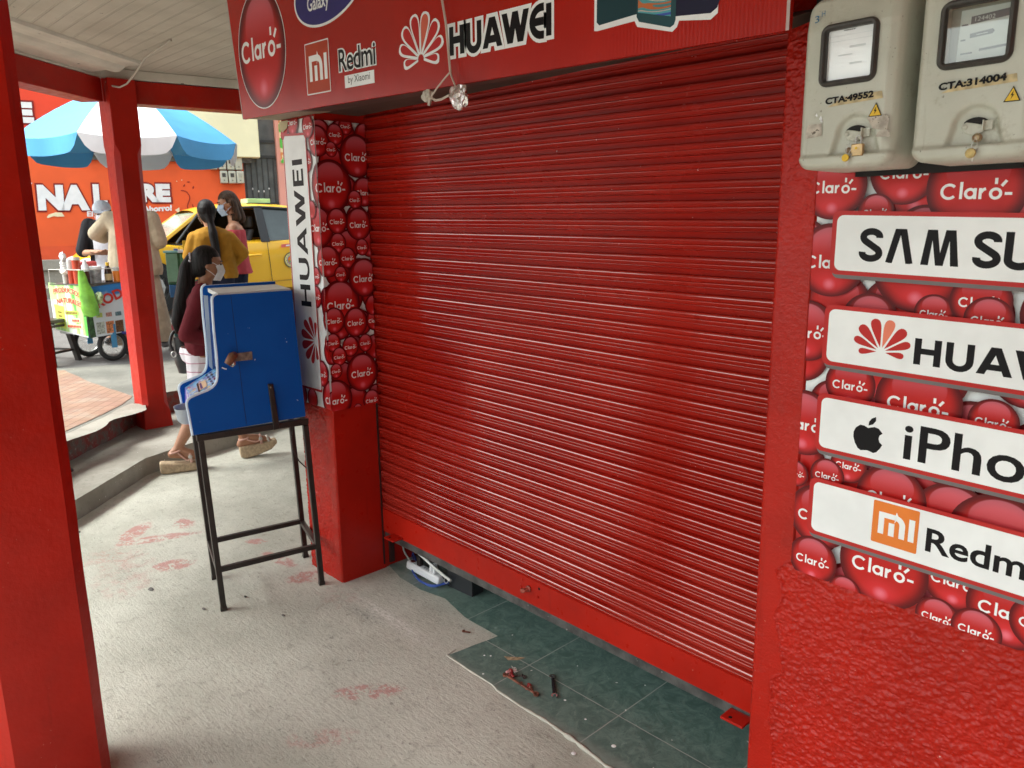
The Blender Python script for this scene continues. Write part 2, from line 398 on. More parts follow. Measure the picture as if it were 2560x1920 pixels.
def wob(pts, amp, n=14, seed=0):
    out = []
    for i in range(len(pts) - 1):
        p, q = Vector((*pts[i], 0)), Vector((*pts[i + 1], 0)); k = max(2, min(60, int((q - p).length * n)))
        for j in range(k):
            r = p.lerp(q, j / k); w = noise.noise(Vector((r.x * 3 + seed, r.y * 3, 1))) + .5 * noise.noise(Vector((r.x * 11, r.y * 11 + seed, 5)))
            nn = Vector((-(q - p).y, (q - p).x, 0)).normalized(); out.append(tuple((r + nn * amp * w)[:2]))
    out.append(pts[-1]); return out
def slab(name, edge, outer, z0, z1, mtop, mside, rag):
    e = wob(edge, rag); mb = MB()
    mb.face([(x, y, z1) for x, y in e + outer], 0)
    nrm = []
    for i in range(len(e) - 1):
        (x0, y0), (x1, y1) = e[i], e[i + 1]
        zs = [z0, z0 + (z1 - z0) * .35, z0 + (z1 - z0) * .75, z1]
        for a, b in zip(zs[:-1], zs[1:]): mb.face([(x0, y0, a), (x1, y1, a), (x1, y1, b), (x0, y0, b)], 1)
    return struct(name, mb, [mtop, mside], recalc=False)
slab('step', stp, [(-12, 8), (-12, -8), (12, -8)], 0, .12, M['step'], M['step'], .006)
far = [tuple(an(-40, 8.6)[:2])]
slab('sidewalk', upp, [tuple(an(20, 8.6)[:2]), tuple(an(-40, 8.6)[:2]), (12, -45)], .12, .30, M['walk'], M['curb'], .018)
poly_sheet('pink_paving', wob([(-5.66, 1.20), (-6.27, 1.76), (-6.55, 1.93), (-6.95, 1.90), (-7.6, 1.86), (-8.30, 1.86), (-8.45, 1.7), (-8.9, -3), (-5.2, .62)], .01), .304, M['pinktile'])
# cement smear along the kerb top
def rib(pts, w0, w1, z, seed=1):
    e = wob(pts, .02, 16, seed); mb = MB(); L = []
    for i, p in enumerate(e):
        q = e[min(i + 1, len(e) - 1)]; r = e[max(i - 1, 0)]; d = Vector((q[0] - r[0], q[1] - r[1], 0)).normalized(); nn = Vector((d.y, -d.x, 0))
        w = w0 + (w1 - w0) * (.5 + .5 * noise.noise(Vector((p[0] * 4, p[1] * 4, seed)))); L.append((Vector((*p, z)), Vector((*p, z)) - nn * w))
    for i in range(len(L) - 1): mb.face([L[i][0], L[i + 1][0], L[i + 1][1], L[i][1]])
    return mb
struct('kerb_edge_concrete', rib([(-3.72, -.93), (-4.71, .19), (-5.61, 1.227), (-6.25, 1.83)], -.07, -.26, .308), M['step'], recalc=False)
mb = MB(); nn_ = [(8.6, 0), (14.55, 0)]
mb.face([an(-40, 8.59, .2985), an(40, 8.59, .2985), an(40, 14.9, street_z(14.9)), an(-40, 14.9, street_z(14.9))])
mb.face([an(-40, 14.9, street_z(14.9)), an(40, 14.9, street_z(14.9)), an(40, 60, 1.4), an(-40, 60, 1.4)])
struct('street', mb, M['street'], recalc=False)
# white concrete blocks seen between the cabinet and the pier, beyond the step
# ceiling
CE = [(-6.32, 1.72), (-5.55, .75), (-4.75, -.25), (-4.0, -1.1), (12, -1.1), (12, 1.70), (-3.0, 1.70), (-3.0, 8), (-5.35, 8), (-6.28, 2.15)]
mb = MB(); mb.face([(x, y, 2.765) for x, y in CE][::-1]); struct('ceiling', mb, M['ceiling'], recalc=False)
RO = [(-7.35, 1.9), (-6.5, .25), (-5.5, -.95), (-4.4, -1.4), (12, -1.4), (12, 8), (-6.2, 8), (-7.3, 2.3)]  # overhang widened out of view to cut skylight on floor, step and shutter
mb = MB(); mb.prism(RO, lambda x, y: (x, y, 2.79), lambda x, y: (x, y, 2.98)); tag(obj('roof', mb, M['red']), 'flat red roof slab over the covered walkway', 'roof')
def beam(name, p, q, w, z0, z1, side, mat, e0=0., e1=0.):
    p = Vector((*p, 0)); q = Vector((*q, 0)); d = (q - p).normalized(); n = Vector((-d.y, d.x, 0)) * side
    p = p - d * e0; q = q + d * e1; mb = MB()
    mb.hexa([p + UP * z0, q + UP * z0, q + n * w + UP * z0, p + n * w + UP * z0, p + UP * z1, q + UP * z1, q + n * w + UP * z1, p + n * w + UP * z1]); return mb
b1a, b1b, b2b = (-6.175, 1.855), (-4.78, .11), (-5.35, 6.85)
t = thing('beam', 'dark red beam running left from the middle post, white cornice with a thick moulding on top', 'beam', (*b1a, 2.53), 0, 'beams carrying the walkway ceiling')
obj('beam_body', beam('x', b1a, b1b, .17, 2.53, 2.693, -1, 0, .0, 2.9), M['red'], t, bevel=.006)
mb = beam('x', b1a, b1b, .19, 2.695, 2.762, -1, 0, .0, 2.9); obj('cornice_board', mb, M['trim'], t, bevel=.004)
mb = MB(); d = (Vector((*b1b, 0)) - Vector((*b1a, 0))).normalized(); nin = Vector((-d.y, d.x, 0))  # towards the inside
if nin.x < 0: nin = -nin
prof = [(0.004, 2.764), (.006, 2.712), (.125, 2.722), (.130, 2.740), (.138, 2.740), (.142, 2.716), (.175, 2.704), (.215, 2.706), (.245, 2.722), (.262, 2.738), (.300, 2.742), (.350, 2.738), (.385, 2.744), (.392, 2.764)]
P0 = Vector((*b1a, 0)) + d * .10; P1 = Vector((*b1b, 0)) + d * 2.9
k0 = [P0 + nin * a + UP * z for a, z in prof]; k1 = [P1 + nin * a + UP * z for a, z in prof]
for i in range(len(prof) - 1): mb.face([k0[i], k0[i + 1], k1[i + 1], k1[i]])
mb.face(k0); mb.face(k1)
obj('moulding', mb, M['trim'], t, smooth=40)
t = thing('beam', 'dark red beam running right from the middle post behind the shop sign, thin white cornice on top', 'beam', (-6.105, 2.05, 2.53), 0, 'beams carrying the walkway ceiling')
obj('beam_body', beam('x', b1a, b2b, .17, 2.532, 2.691, 1, 0, 0, 0), M['red'], t, bevel=.006)
obj('cornice_board', beam('x', b1a, b2b, .17, 2.697, 2.763, 1, 0, 0, 0), M['trim'], t, bevel=.004)
obj('beam', beam('x', (-4.0, -.95), (12, -.95), .16, 2.5, 2.763, -1, 0), M['red'])  # unseen eave beam, its height set by the sky light let onto the shutter
tag(bpy.data.objects['beam.002'], 'red eave beam along the open front of the walkway', 'beam', 'beams carrying the walkway ceiling')
# ------------------------------------------------------------------ posts
def post(name, label, x0, x1, y0, y1, z0, z1, ch, base, mat, seed):
    # chamfered square post, hand-plastered so slightly wavy
    mb = MB(); rows = []
    zs = [z0] + [z0 + (z1 - z0) * k / 40 for k in range(1, 41)]
    for z in zs:
        fl = base * max(0, 1 - (z - z0) / .16) ; c = ch if name == 'left' or ((z - z0) > .17 and (z1 - z) > .46) else .004
        if name == 'mid' and False: pass
        X0, X1, Y0, Y1 = x0 - fl, x1 + fl, y0 - fl, y1 + fl
        P = [(X0 + c, Y0), (X1 - c, Y0), (X1, Y0 + c), (X1, Y1 - c), (X1 - c, Y1), (X0 + c, Y1), (X0, Y1 - c), (X0, Y0 + c)]
        R = []
        for i, (x, y) in enumerate(P):
            w = .0035 * noise.noise(Vector((x * 5 + seed, y * 5, z * 3.3))) ; w2 = .003 * noise.noise(Vector((x * 5, y * 5 + seed, z * 3.3 + 9)))
            R.append(mb.vert((x + w, y + w2, z)))
        rows.append(R)
    for a, b in zip(rows[:-1], rows[1:]):
        for i in range(8):
            j = (i + 1) % 8; mb.fi((a[i], a[j], b[j], b[i]))
    mb.fi(rows[0][::-1]); mb.fi(rows[-1])
    o = obj('post', mb, mat, smooth=25); tag(o, label, 'post', 'red posts holding up the walkway roof'); return o
post('left', 'glossy red post filling the left edge of the photo, its foot out of frame', -2.52, -2.30, .235, .505, 0, 2.7, .032, 0, M['red'], 3)
post('mid', 'slim red post standing on the concrete step, umbrella behind it', -6.335, -6.088, 1.868, 2.055, .12, 2.685, .034, .012, M['red'], 9)
for x, lb in ((1.6, 'red post at the open side of the walkway, nearest behind the photographer'), (5.4, 'red post at the open side of the walkway, farthest from the shutter')): post('r', lb, x, x + .22, -1.10, -.88, 0, 2.6, .03, 0, M['red'], x)
# ------------------------------------------------------------------ shop building
shop = thing('shop_building', 'red painted shop front with rough stucco wall around the closed shutter', 'building', (-2.0, 1.7, 0))
def hnoise(x, z): return noise.noise(Vector((x, 0, z)))
def rough_h(x, z, amp):
    q = Vector((x * 140, 3.3, z * 190)); a = noise.noise(q); b = noise.noise(q * .42 + Vector((5, 1, 2))); c = noise.noise(q * 2.1)
    return amp * (.75 * max(-.35, a) + .75 * b + .25 * c)
EDG = [(.0, -.812), (.24, -.815), (.37, -.829), (.477, -.834), (.505, -.803), (.60, -.819), (.654, -.839), (.711, -.816), (.775, -.838), (.80, -.815), (.815, -.787), (3, -.787)]
def edge_x(z):
    for (z0, x0), (z1, x1) in zip(EDG[:-1], EDG[1:]):
        if z <= z1: return x0 + (x1 - x0) * (z - z0) / (z1 - z0) + .006 * noise.noise(Vector((z * 60, 1, 1)))
    return -.787
mb = MB()
X0, X1 = -.887, .15
def wallpt(u, v):
    x = X0 + (X1 - X0) * u; z = .86 * v
    e = edge_x(z) ; k = max(0., min(1., (x - e) / .006)) if z < .80 else max(0., min(1., (.815 - z) / .015)) * (1 if x > -.80 else 0)
    h = k * (.002 + rough_h(x, z, .0050)) + .0012 * hnoise(x * 9, z * 9)
    crack = 0
    if 0 < (x - e) < .007 and z < .81: crack = -.003
    if x < X0 + .012: h -= .008 * (1 - (x - X0) / .012) ** 2
    return (x, 1.687 - h - crack * -1, z)
mb.grid(wallpt, 400, 330); obj('lower_wall', mb, M['red_stucco'], shop, smooth=60, recalc=False)
mb = MB()
def strippt(u, v):
    x = -.887 + .11 * u; z = .86 + 1.25 * v
    k = max(0., min(1., (z - 1.45) / .45)) ** 1.0
    h = k * (.0005 + rough_h(x * 1.3, z * 1.2, .0040)) + .0012 * hnoise(x * 9, z * 9) + .0006 * hnoise(x * 70, z * 70)
    if x > -.797: h -= .02 * min(1, (x + .797) / .004)
    if x < X0 + .010: h -= .007 * (1 - (x - X0) / .010) ** 2
    return (x, 1.687 - h, z)
mb.grid(strippt, 50, 520); obj('jamb', mb, M['red_stucco'], shop, smooth=60, recalc=False)
mb = MB(); mb.box(-.8865, 6, 1.7035, 2.3, 0, 2.78); mb.box(.145, 6, 1.690, 1.7035, 0, .87); mb.box(-.8865, -.87, 1.694, 1.72, 0, 2.2)
mb.box(2.4, 2.6, -.9, 1.69, 0, 2.76); obj('front_wall_and_shade_wall', mb, M['red'], shop)  # first box here: unseen end wall, added to darken surfaces facing right
mb = MB()
def pierf(u, v):
    x = -3.232 + .282 * u; z = 2.12 * v
    k = max(0, min(1, (-2.995 - x) / .02)) * max(0, min(1, (.84 - z) / .01))
    h = k * rough_h(x, z, .0042) + .001 * hnoise(x * 9, z * 9)
    if x > -2.96: h -= .006 * ((x + 2.96) / .01) ** 2
    return (x, 1.686 - h, z)
mb.grid(pierf, 100, 560); obj('pier_face', mb, M['red_stucco'], shop, smooth=60, recalc=False)
mb = MB()
def pierr(u, v):
    y = 1.692 + .238 * u; z = 2.12 * v
    return (-2.950 + .0015 * hnoise(y * 8, z * 6) + .004 * max(0, 1 - z / .06), y, z)
mb.grid(pierr, 16, 120); obj('pier_reveal', mb, M['red_smooth'], shop, smooth=60, recalc=False)
mb = MB(); mb.box(-3.23, -2.953, 1.692, 2.3, 0, 2.78); obj('pier', mb, M['red'], shop)
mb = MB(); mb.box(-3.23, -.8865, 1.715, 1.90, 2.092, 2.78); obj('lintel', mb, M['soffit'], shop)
mb = MB(); mb.box(-3.228, -3.05, 2.30, 6.0, 0, 2.78); mb.box(-.75, -.6, 2.30, 4.2, 0, 2.78); mb.box(-3.05, -.75, 4.0, 4.2, 0, 2.78); mb.box(-3.05, -.75, 1.97, 4.0, 2.70, 2.78)
obj('inner_wall', mb, pm('inner_plaster', (.35, .33, .30), .8), shop)
# ------------------------------------------------------------------ shutter
sh = thing('roller_shutter', 'closed red corrugated roller shutter between the two piers', 'shutter', (-1.9, 1.93, .15))
PIT = .0532; TOPZ = 1.948
prof = [(0.0, .0015)] + [(.010 * (.866 - sin(radians(e))) / .0532, .010 * cos(radians(e)) + .0022) for e in (60, 48, 36, 28, 22, 17, 12, 7, 2, -6, -14, -20)] + [(.36, .0088), (.368, .0078), (.374, .0078), (.382, .0094), (.392, .0100), (.408, .0102), (.425, .0098), (.590, .0062), (.596, .0060), (.603, .0074), (.612, .0080), (.628, .0081), (.642, .0074), (.655, .0040), (.675, -.003), (.80, -.0045), (.975, -.005)]
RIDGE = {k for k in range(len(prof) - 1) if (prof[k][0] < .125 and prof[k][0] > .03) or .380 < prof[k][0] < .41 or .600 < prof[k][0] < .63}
rows = []
for s in range(-3, 32):
    for t_, d_ in prof: rows.append((TOPZ - (s + t_) * PIT, d_))
rows.append((TOPZ - 32 * PIT + .0, .0))
mb = MB(); NX = 70; b = 0
for z, d_ in rows:
    for i in range(NX + 1):
        x = -2.955 + 2.10 * i / NX
        zz = z + (-1.0 - x) * .018
        w = .0045 * noise.noise(Vector((x * 1.6, z * 1.1, 4)))
        dz = .0010 * noise.noise(Vector((x * 1.3, round(z / PIT) * .7, 2)))
        mb.v.append((x, 1.936 - d_ - w, zz + dz))
for j in range(len(rows) - 1):
    for i in range(NX):
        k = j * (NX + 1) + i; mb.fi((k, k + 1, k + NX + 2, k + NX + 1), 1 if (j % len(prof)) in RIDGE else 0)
obj('curtain', mb, [M['shutter'], M['shutter_ridge_highlight']], sh, smooth=48, recalc=False)
def railz(x, a, b): return a + (b - a) * (-1.0 - x) / 1.95
mb = MB(); n = 40
for i in range(n):
    xa = -2.952 + 2.09 * i / n; xb = -2.952 + 2.09 * (i + 1) / n
    for (pa, pb) in (((1.924, .170, .190), (1.9215, .268, .304)), ((1.9215, .268, .304), (1.932, .271, .307)), ((1.946, .170, .190), (1.924, .170, .190))):
        def pt(x, p): return (x, p[0] + .003 * noise.noise(Vector((x * 2.3, p[1] * 10, 3))), railz(x, p[1], p[2]))
        mb.face([pt(xa, pa), pt(xb, pa), pt(xb, pb), pt(xa, pb)])
obj('bottom_rail', mb, M['red_smooth'], sh, smooth=40)
mb = MB(); mb.hexa([(-2.952, 1.932, railz(-2.952, .128, .150)), (-.865, 1.932, railz(-.865, .128, .150)), (-.865, 1.95, railz(-.865, .128, .15)), (-2.952, 1.95, railz(-2.952, .128, .15)),
                    (-2.952, 1.932, railz(-2.952, .1695, .1895)), (-.865, 1.932, railz(-.865, .1695, .1895)), (-.865, 1.95, railz(-.865, .1695, .1895)), (-2.952, 1.95, railz(-2.952, .1695, .1895))])
obj('steel_strip', mb, M['darkmetal'], sh, bevel=.002)
mb = MB(); mb.box(-2.958, -2.947, 1.915, 1.924, .02, 2.06); mb.box(-2.958, -2.940, 1.95, 1.975, .02, 2.06); obj('guide_rail', mb, pm('guide_dark', (.03, .008, .007), .6, .3), sh)
for (x, z) in ((-1.03, .150), (-2.82, .195)):
    mb = MB(); mb.box(x - .045, x + .03, 1.868, 1.93, z - .002, z + .006); mb.lathe([(.006, -.004), (.006, .001)], (x - .02, 1.885, z + .0065), 12, 1); obj('tab', mb, [M['red_smooth'], M['black']], sh, bevel=.0015)
mb = MB(); AXY = Matrix.Rotation(radians(90), 4, 'X'); mb.lathe([(.013, 0), (.013, .006), (.008, .008), (.008, .03), (.0, .03)], (-1.951, 1.921, .245), 8, 0, AXY); mb.box(-1.972, -1.955, 1.893, 1.905, .232, .246)
obj('lock_bolt', mb, pm('bolt_rusty_red', (.30, .06, .04), .5, .5, 40, .3, 200), sh, bevel=.001)
for (x, z) in ((-1.988, .268), (-1.995, .236), (-1.905, .225)):
    mb = MB(); mb.lathe([(.0065, 0), (.005, .003), (0, .0038)], (x, 1.9225, z), 10, 0, AXY); obj('rivet', mb, M['red_smooth'], sh, smooth=50)
mb = MB(); mb.lathe([(.0055, 0), (.0055, .0012)], (-1.896, 1.9222, .262), 12, 0, AXY); obj('key_hole', mb, M['black'], sh)
# ------------------------------------------------------------------ green tile floor inside and in front of the shutter
te = [(-2.122, 1.648), (-1.987, 1.642), (-1.858, 1.64), (-1.821, 1.63), (-1.694, 1.627), (-1.577, 1.632), (-1.435, 1.625), (-1.30, 1.605), (-1.0, 1.60), (-.80, 1.60)]
tt = [(-2.95, 1.945), (-2.80, 1.905), (-2.637, 1.90), (-2.488, 1.925), (-2.30, 1.882), (-2.151, 1.879), (-2.088, 1.878), (-2.092, 1.83), (-2.122, 1.648)]
ew = wob(tt, .004, 40, 3)[:-1] + wob(te, .004, 50, 3)
mb = MB(); mb.face([(x, y, .004) for x, y in ew + [(-.70, 1.60), (-.70, 3.99), (-3.04, 3.99), (-3.04, 1.945)]]); struct('tile_floor', mb, M['greentile'], recalc=False)
# torn cement lip along the edge of the tiles
mb = MB(); e = wob([(-2.135, 1.70), (-2.125, 1.648)] + te[1:-1] + [(-.84, 1.60)], .005, 70, 5); rad = []
for i, p in enumerate(e):
    k = min(1., max(.25, (p[0] + 2.1) / .7)); rad.append(.0018 + .0085 * k * (.25 + 1.3 * abs(noise.noise(Vector((p[0] * 16, 3, 1)))) + .5 * abs(noise.noise(Vector((p[0] * 60, 7, 1))))))
mb.ring_tube([(p[0], p[1] - .3 * r, r * .25) for p, r in zip(e, rad)], rad, 8)
struct('cement_lip', mb, M['cement'], smooth=60)
cbl = bez_pts = None
mb = MB(); mb.ring_tube([(-5.02, 1.93, 2.755), (-5.25, 1.93, 2.74), (-5.45, 1.92, 2.72), (-5.70, 1.93, 2.66), (-5.88, 1.93, 2.62), (-6.02, 1.925, 2.615), (-6.09, 1.90, 2.63), (-6.13, 1.87, 2.66)], .006, 8)
tag(obj('ceiling_cable', mb, pm('cable_pale', (.50, .46, .40), .5), smooth=60), 'pale cable sagging from the ceiling boards to the top of the middle post', 'cable')
# ------------------------------------------------------------------ lettering and prints
_tc = {}
def glyphs(txt, bold=0.0):
    k = (txt, bold)
    if k in _tc: return _tc[k]
    cu = bpy.data.curves.new('t', 'FONT'); cu.body = txt; cu.offset = bold; cu.fill_mode = 'FRONT'; cu.resolution_u = 4
    ob = bpy.data.objects.new('t', cu); COL.objects.link(ob)
    bpy.context.view_layer.update()
    me = bpy.data.meshes.new_from_object(ob.evaluated_get(bpy.context.evaluated_depsgraph_get()))
    P = [[(me.vertices[i].co.x, me.vertices[i].co.y) for i in p.vertices] for p in me.polygons]
    bpy.data.objects.remove(ob); bpy.data.curves.remove(cu); bpy.data.meshes.remove(me)
    xs = [q[0] for p in P for q in p]; ys = [q[1] for p in P for q in p]
    r = (P, min(xs), max(xs), min(ys), max(ys)); _tc[k] = r; return r
def clip_poly(P, box):
    if box is None: return P
    for ax, v, sg in ((0, box[0], 1), (0, box[1], -1), (1, box[2], 1), (1, box[3], -1)):
        out = []
        for i in range(len(P)):
            a, b = P[i - 1], P[i]; da, db = (a[ax] - v) * sg, (b[ax] - v) * sg
            if (da >= 0) != (db >= 0):
                t = da / (da - db); out.append((a[0] + (b[0] - a[0]) * t, a[1] + (b[1] - a[1]) * t))
            if db >= 0: out.append(b)
        P = out
        if len(P) < 3: return []
    return P
class Fr:
    def __init__(s, o, sd, td, nd): s.o, s.s, s.t, s.n = Vector(o), Vector(sd), Vector(td), Vector(nd)
    def P(s, a, b, d=0.0): return s.o + s.s * a + s.t * b + s.n * d
def dpoly(mb, fr, pts, d, m=0, clip=None):
    q = clip_poly(pts, clip)
    if len(q) >= 3: mb.face([fr.P(x, y, d) for x, y in q], m)
def rrect(x0, x1, y0, y1, r, n=6):
    out = []
    for cx, cy, a0 in ((x1 - r, y1 - r, 0), (x0 + r, y1 - r, 90), (x0 + r, y0 + r, 180), (x1 - r, y0 + r, 270)):
        for k in range(n + 1): a = radians(a0 + 90 * k / n); out.append((cx + r * cos(a), cy + r * sin(a)))
    return out
def dtext(mb, fr, txt, x, y, w, h, d, m=0, bold=0.0, clip=None, rot=0, shear=0, bend=0):
    P, x0, x1, y0, y1 = glyphs(txt, bold)
    sx = w / (x1 - x0); sy = h / (y1 - y0) if h else sx
    ca, sa = cos(radians(rot)), sin(radians(rot))
    for p in P:
        q = []
        for a, b in p:
            u = (a - x0) * sx; v = (b - y0) * sy; u += shear * v
            if bend: v += bend * (1 - ((u / w) * 2 - 1) ** 2)
            q.append((x + u * ca - v * sa, y + u * sa + v * ca))
        dpoly(mb, fr, q, d, m, clip)
def stroke(mb, fr, pts, w, d, m=0, clip=None, T=None, ext=0.0):
    T = T or (lambda p: p)
    n = len(pts)
    if n < 2: return
    L, R = [], []
    for i in range(n):
        a = Vector(pts[max(i - 1, 0)]); b = Vector(pts[min(i + 1, n - 1)]); p = Vector(pts[i])
        if 0 < i < n - 1:
            d1 = (p - a).normalized(); d2 = (b - p).normalized(); t = (d1 + d2)
            if t.length < 1e-4: t = d1
            t.normalize(); k = 1 / max(.45, t.dot(d1))
        else: t = (b - a).normalized(); k = 1
        nn = Vector((-t.y, t.x)) * (w / 2 * k)
        if i == 0: p = p - t * ext
        if i == n - 1: p = p + t * ext
        L.append(p + nn); R.append(p - nn)
    for i in range(n - 1): dpoly(mb, fr, [T(tuple(q)) for q in (L[i], L[i + 1], R[i + 1], R[i])], d, m, clip)
def arc(cx, cy, r, a0, a1, n=14, ry=None):
    ry = ry or r
    return [(cx + r * cos(radians(a0 + (a1 - a0) * k / n)), cy + ry * sin(radians(a0 + (a1 - a0) * k / n))) for k in range(n + 1)]
CLARO = [arc(.70, .60, .58, 42, 318, 18), [(1.66, -.02), (1.66, 1.42)], arc(2.38, .44, .36, 0, 360, 20), [(2.76, -.02), (2.76, .90)], [(3.16, -.02), (3.16, .90)], arc(3.62, .44, .40, 98, 168, 6),
         arc(4.32, .44, .38, 0, 360, 20), [(4.30, 1.22), (4.30, 1.72)], [(4.72, 1.06), (5.06, 1.52)], [(5.0, .44), (5.55, .44)]]
def claro(mb, fr, cx, cy, w, d, m=0, clip=None, sq=1.0, kx=0):
    s = w / 5.5
    T = lambda p: (cx + (p[0] - 2.8) * s * sq, cy + (p[1] - .5) * s + kx * (p[0] - 2.8) * s)
    for k, st in enumerate(CLARO): stroke(mb, fr, st, .235, d + k * 4e-6, m, clip, T)
HW = [[[(0, 0), (0, 1)], [(.62, 0), (.62, 1)], [(0, .52), (.62, .52)]],
      [[(0, 1), (0, .38)] + arc(.31, .36, .31, 180, 360, 10) + [(.62, .38), (.62, 1)]],
      [('P', (0, 0), (.37, 1)), ('P', (.78, 0), (.41, 1)), [(.18, .28), (.60, .28)]],
      [('P', (.29, 0), (0, 1)), ('P', (.29, 0), (.55, 1)), ('P', (.81, 0), (.55, 1)), ('P', (.81, 0), (1.10, 1))],
      [[(.60, .93), (.10, .93), (.10, .07), (.60, .07)], [(.10, .52), (.56, .52)]], [[(0, 0), (0, 1)]]]
HX = [0, .98, 1.92, 2.95, 4.28, 5.12]
def huawei(mb, fr, x, y, w, h, d, m=0, sw=.2, clip=None, rot=0, kx=0.0, letters=6, curly=False, ext=0.0):
    sx = w / 5.22; ca, sa = cos(radians(rot)), sin(radians(rot))
    def T(p):
        u, v = p[0] * sx, p[1] * h; v += kx * u
        return (x + u * ca - v * sa, y + u * sa + v * ca)
    for k in range(letters):
        for j, st in enumerate(HW[k]):
            if st[0] == 'P':
                a, b = st[1:]; hw_ = sw * .56; e = ext; a = (a[0] + HX[k] + .1, a[1] - e); b = (b[0] + HX[k] + .1, b[1] + e)
                dpoly(mb, fr, [T(q) for q in ((a[0] - hw_, a[1]), (a[0] + hw_, a[1]), (b[0] + hw_, b[1]), (b[0] - hw_, b[1]))], d + (k + j) * 4e-6, m, clip); continue
            if curly and k == 4:
                st = [(.62, .93)] + arc(.50, .5, .45, 100, 260, 12, .43) + [(.62, .07)] if j == 0 else [(.10, .5), (.60, .5)]
            stroke(mb, fr, [(p[0] + HX[k] + .1, p[1]) for p in st], sw, d + (k + j) * 4e-6, m, clip, T, ext)
def petals(mb, fr, cx, cy, R, d, m=0, grow=0.0, rot=0, ma=None, clip=None):
    for k, (an_, L, W) in enumerate(((14, 1.0, .165), (42, .98, .16), (68, .88, .125), (95, .66, .10))):
        for sg in (-1, 1):
            a = radians(90 + sg * an_ + rot); ux, uy = cos(a), sin(a)
            pts = []
            for q in range(24):
                th = 2 * pi * q / 24; t = .5 - .5 * cos(th)          # 0..1..0 along
                wd_ = W * (t ** .95) * (max(0, 1 - t ** 6) ** .5) * 1.32
                v = wd_ if q < 12 else -wd_
                t2 = .13 + t * (L - .13)
                px, py = R * t2, R * v + grow * (1 if v > 0 else -1) * (1 if 0 < q < 24 and q != 12 else 0)
                if grow: px += grow * (2 * t - 1)
                pts.append((cx + px * ux - py * uy, cy + px * uy + py * ux))
            mm = (ma if ma is not None and k == 0 and sg == -1 else m)
            dpoly(mb, fr, pts, d + k * 3e-6, mm, clip)
def mi_logo(mb, fr, x0, y0, w, h, d, mo, mw, ps=1.0, edge=None):
    if edge is not None: dpoly(mb, fr, rrect(x0 - .004 * 1, x0 + w + .004, y0 - .004, y0 + h + .004, .004), d, edge)
    dpoly(mb, fr, rrect(x0, x0 + w, y0, y0 + h, .003), d + 2e-4, mo)
    T = lambda p: (x0 + p[0] * w, y0 + p[1] * h)
    for k, st in enumerate(([(.20, .24), (.20, .76)], [(.20, .70), (.50, .70)] + arc(.50, .54, .16, 90, 0, 6) + [(.66, .24)], [(.43, .24), (.43, .55)], [(.86, .24), (.86, .76)])):
        stroke(mb, fr, st, .125, d + 4e-4 + k * 4e-6, mw, None, T)
def balls_print(name, fr, lst, clip, parent, sq=1.0, d0=.0006, lab=True, textmat=None, kx=0):
    mb = MB(); tx = MB(); d = d0
    for k, b in enumerate(lst):
        cx, cy, r = b[:3]; tw = b[3] if len(b) > 3 else 1.50
        pts = clip_poly([(cx + r * sq * cos(2 * pi * i / 44), cy + r * sin(2 * pi * i / 44)) for i in range(44)], clip)
        d = d0 + k * 2.2e-4
        if len(pts) >= 3: mb.face([fr.P(x, y, d) for x, y in pts], 0, [((x - cx) / (r * sq), (y - cy) / r) for x, y in pts])
        if tw: claro(tx, fr, cx + (b[4] if len(b) > 4 else 0), cy - r * .10, r * tw, d + 1e-4, 0, clip, sq, kx)
    obj('ball_print', mb, M['balls'], parent, recalc=False)
    if lab: obj('lettering', tx, M['white'], parent, recalc=False)
    return d
# ------------------------------------------------------------------ right-hand poster panel
K = .035
pan = thing('brand_poster', 'large vinyl poster of red balls with white brand strips, below the grey meter boxes', 'poster', (-.787, 1.69, .80))
fr = Fr((0, 1.6795, 0), (1, 0, -K), (0, 0, 1), (0, -1, 0))
def W(x, z): return x, z + K * x
cl = (-.787, .16, .803 - K * .787, 1.86)
mb = MB(); c4 = [fr.P(cl[0], cl[2], 0), fr.P(cl[1], cl[2], 0), fr.P(cl[1], cl[3], 0), fr.P(cl[0], cl[3], 0)]
mb.hexa([c4[0], c4[1], c4[1] + Vector((0, .014, 0)), c4[0] + Vector((0, .014, 0)), c4[3], c4[2], c4[2] + Vector((0, .014, 0)), c4[3] + Vector((0, .014, 0))]); obj('backing', mb, M['white'], pan)
PB = [(-0.79, 1.38, 0.063), (-0.716, 1.22, 0.05, 0), (-0.56, 1.596, 0.051, 0), (-0.398, 1.617, 0.04), (-0.608, 1.72, 0.061), (-0.751, 1.698, 0.066), (-0.657, 1.640, 0.034), (-0.475, 1.68, 0.080), (-0.745, 1.539, 0.072), (-0.565, 1.524, 0.079),
      (-.40, 1.36, .05, 0), (-0.651, 1.412, 0.055, 0), (-0.527, 1.439, 0.034), (-0.446, 1.467, 0.050), (-0.429, 1.433, 0.040), (-0.541, 1.321, 0.086), (-.62, 1.30, .05, 0), (-0.681, 1.271, 0.050),
      (-0.468, 1.15, 0.06, 0), (-0.781, 1.167, 0.070), (-0.401, 1.236, 0.041), (-.54, 1.25, .078, 1.5), (-0.792, 1.042, 0.029), (-.67, 1.088, .037), (-0.716, 1.054, 0.036), (-0.452, 1.02, .07, 0), (-0.575, 1.035, 0.066), (-0.367, 1.000, 0.085),
      (-0.725, 0.952, 0.068), (-0.436, 0.892, 0.058), (-0.735, 0.842, 0.052), (-0.578, 0.875, 0.086), (-0.335, 0.861, 0.070), (-0.46, 0.800, 0.040), (-0.387, 0.799, 0.043), (-.655, .79, .034, 0)]
x = -.26
rr_ = random.Random(4)
while x < .2:
    z = .80
    while z < 1.9: r = rr_.uniform(.045, .08); PB.append((x + rr_.uniform(-.02, .02), z + r, r)); z += 1.75 * r
    x += .125
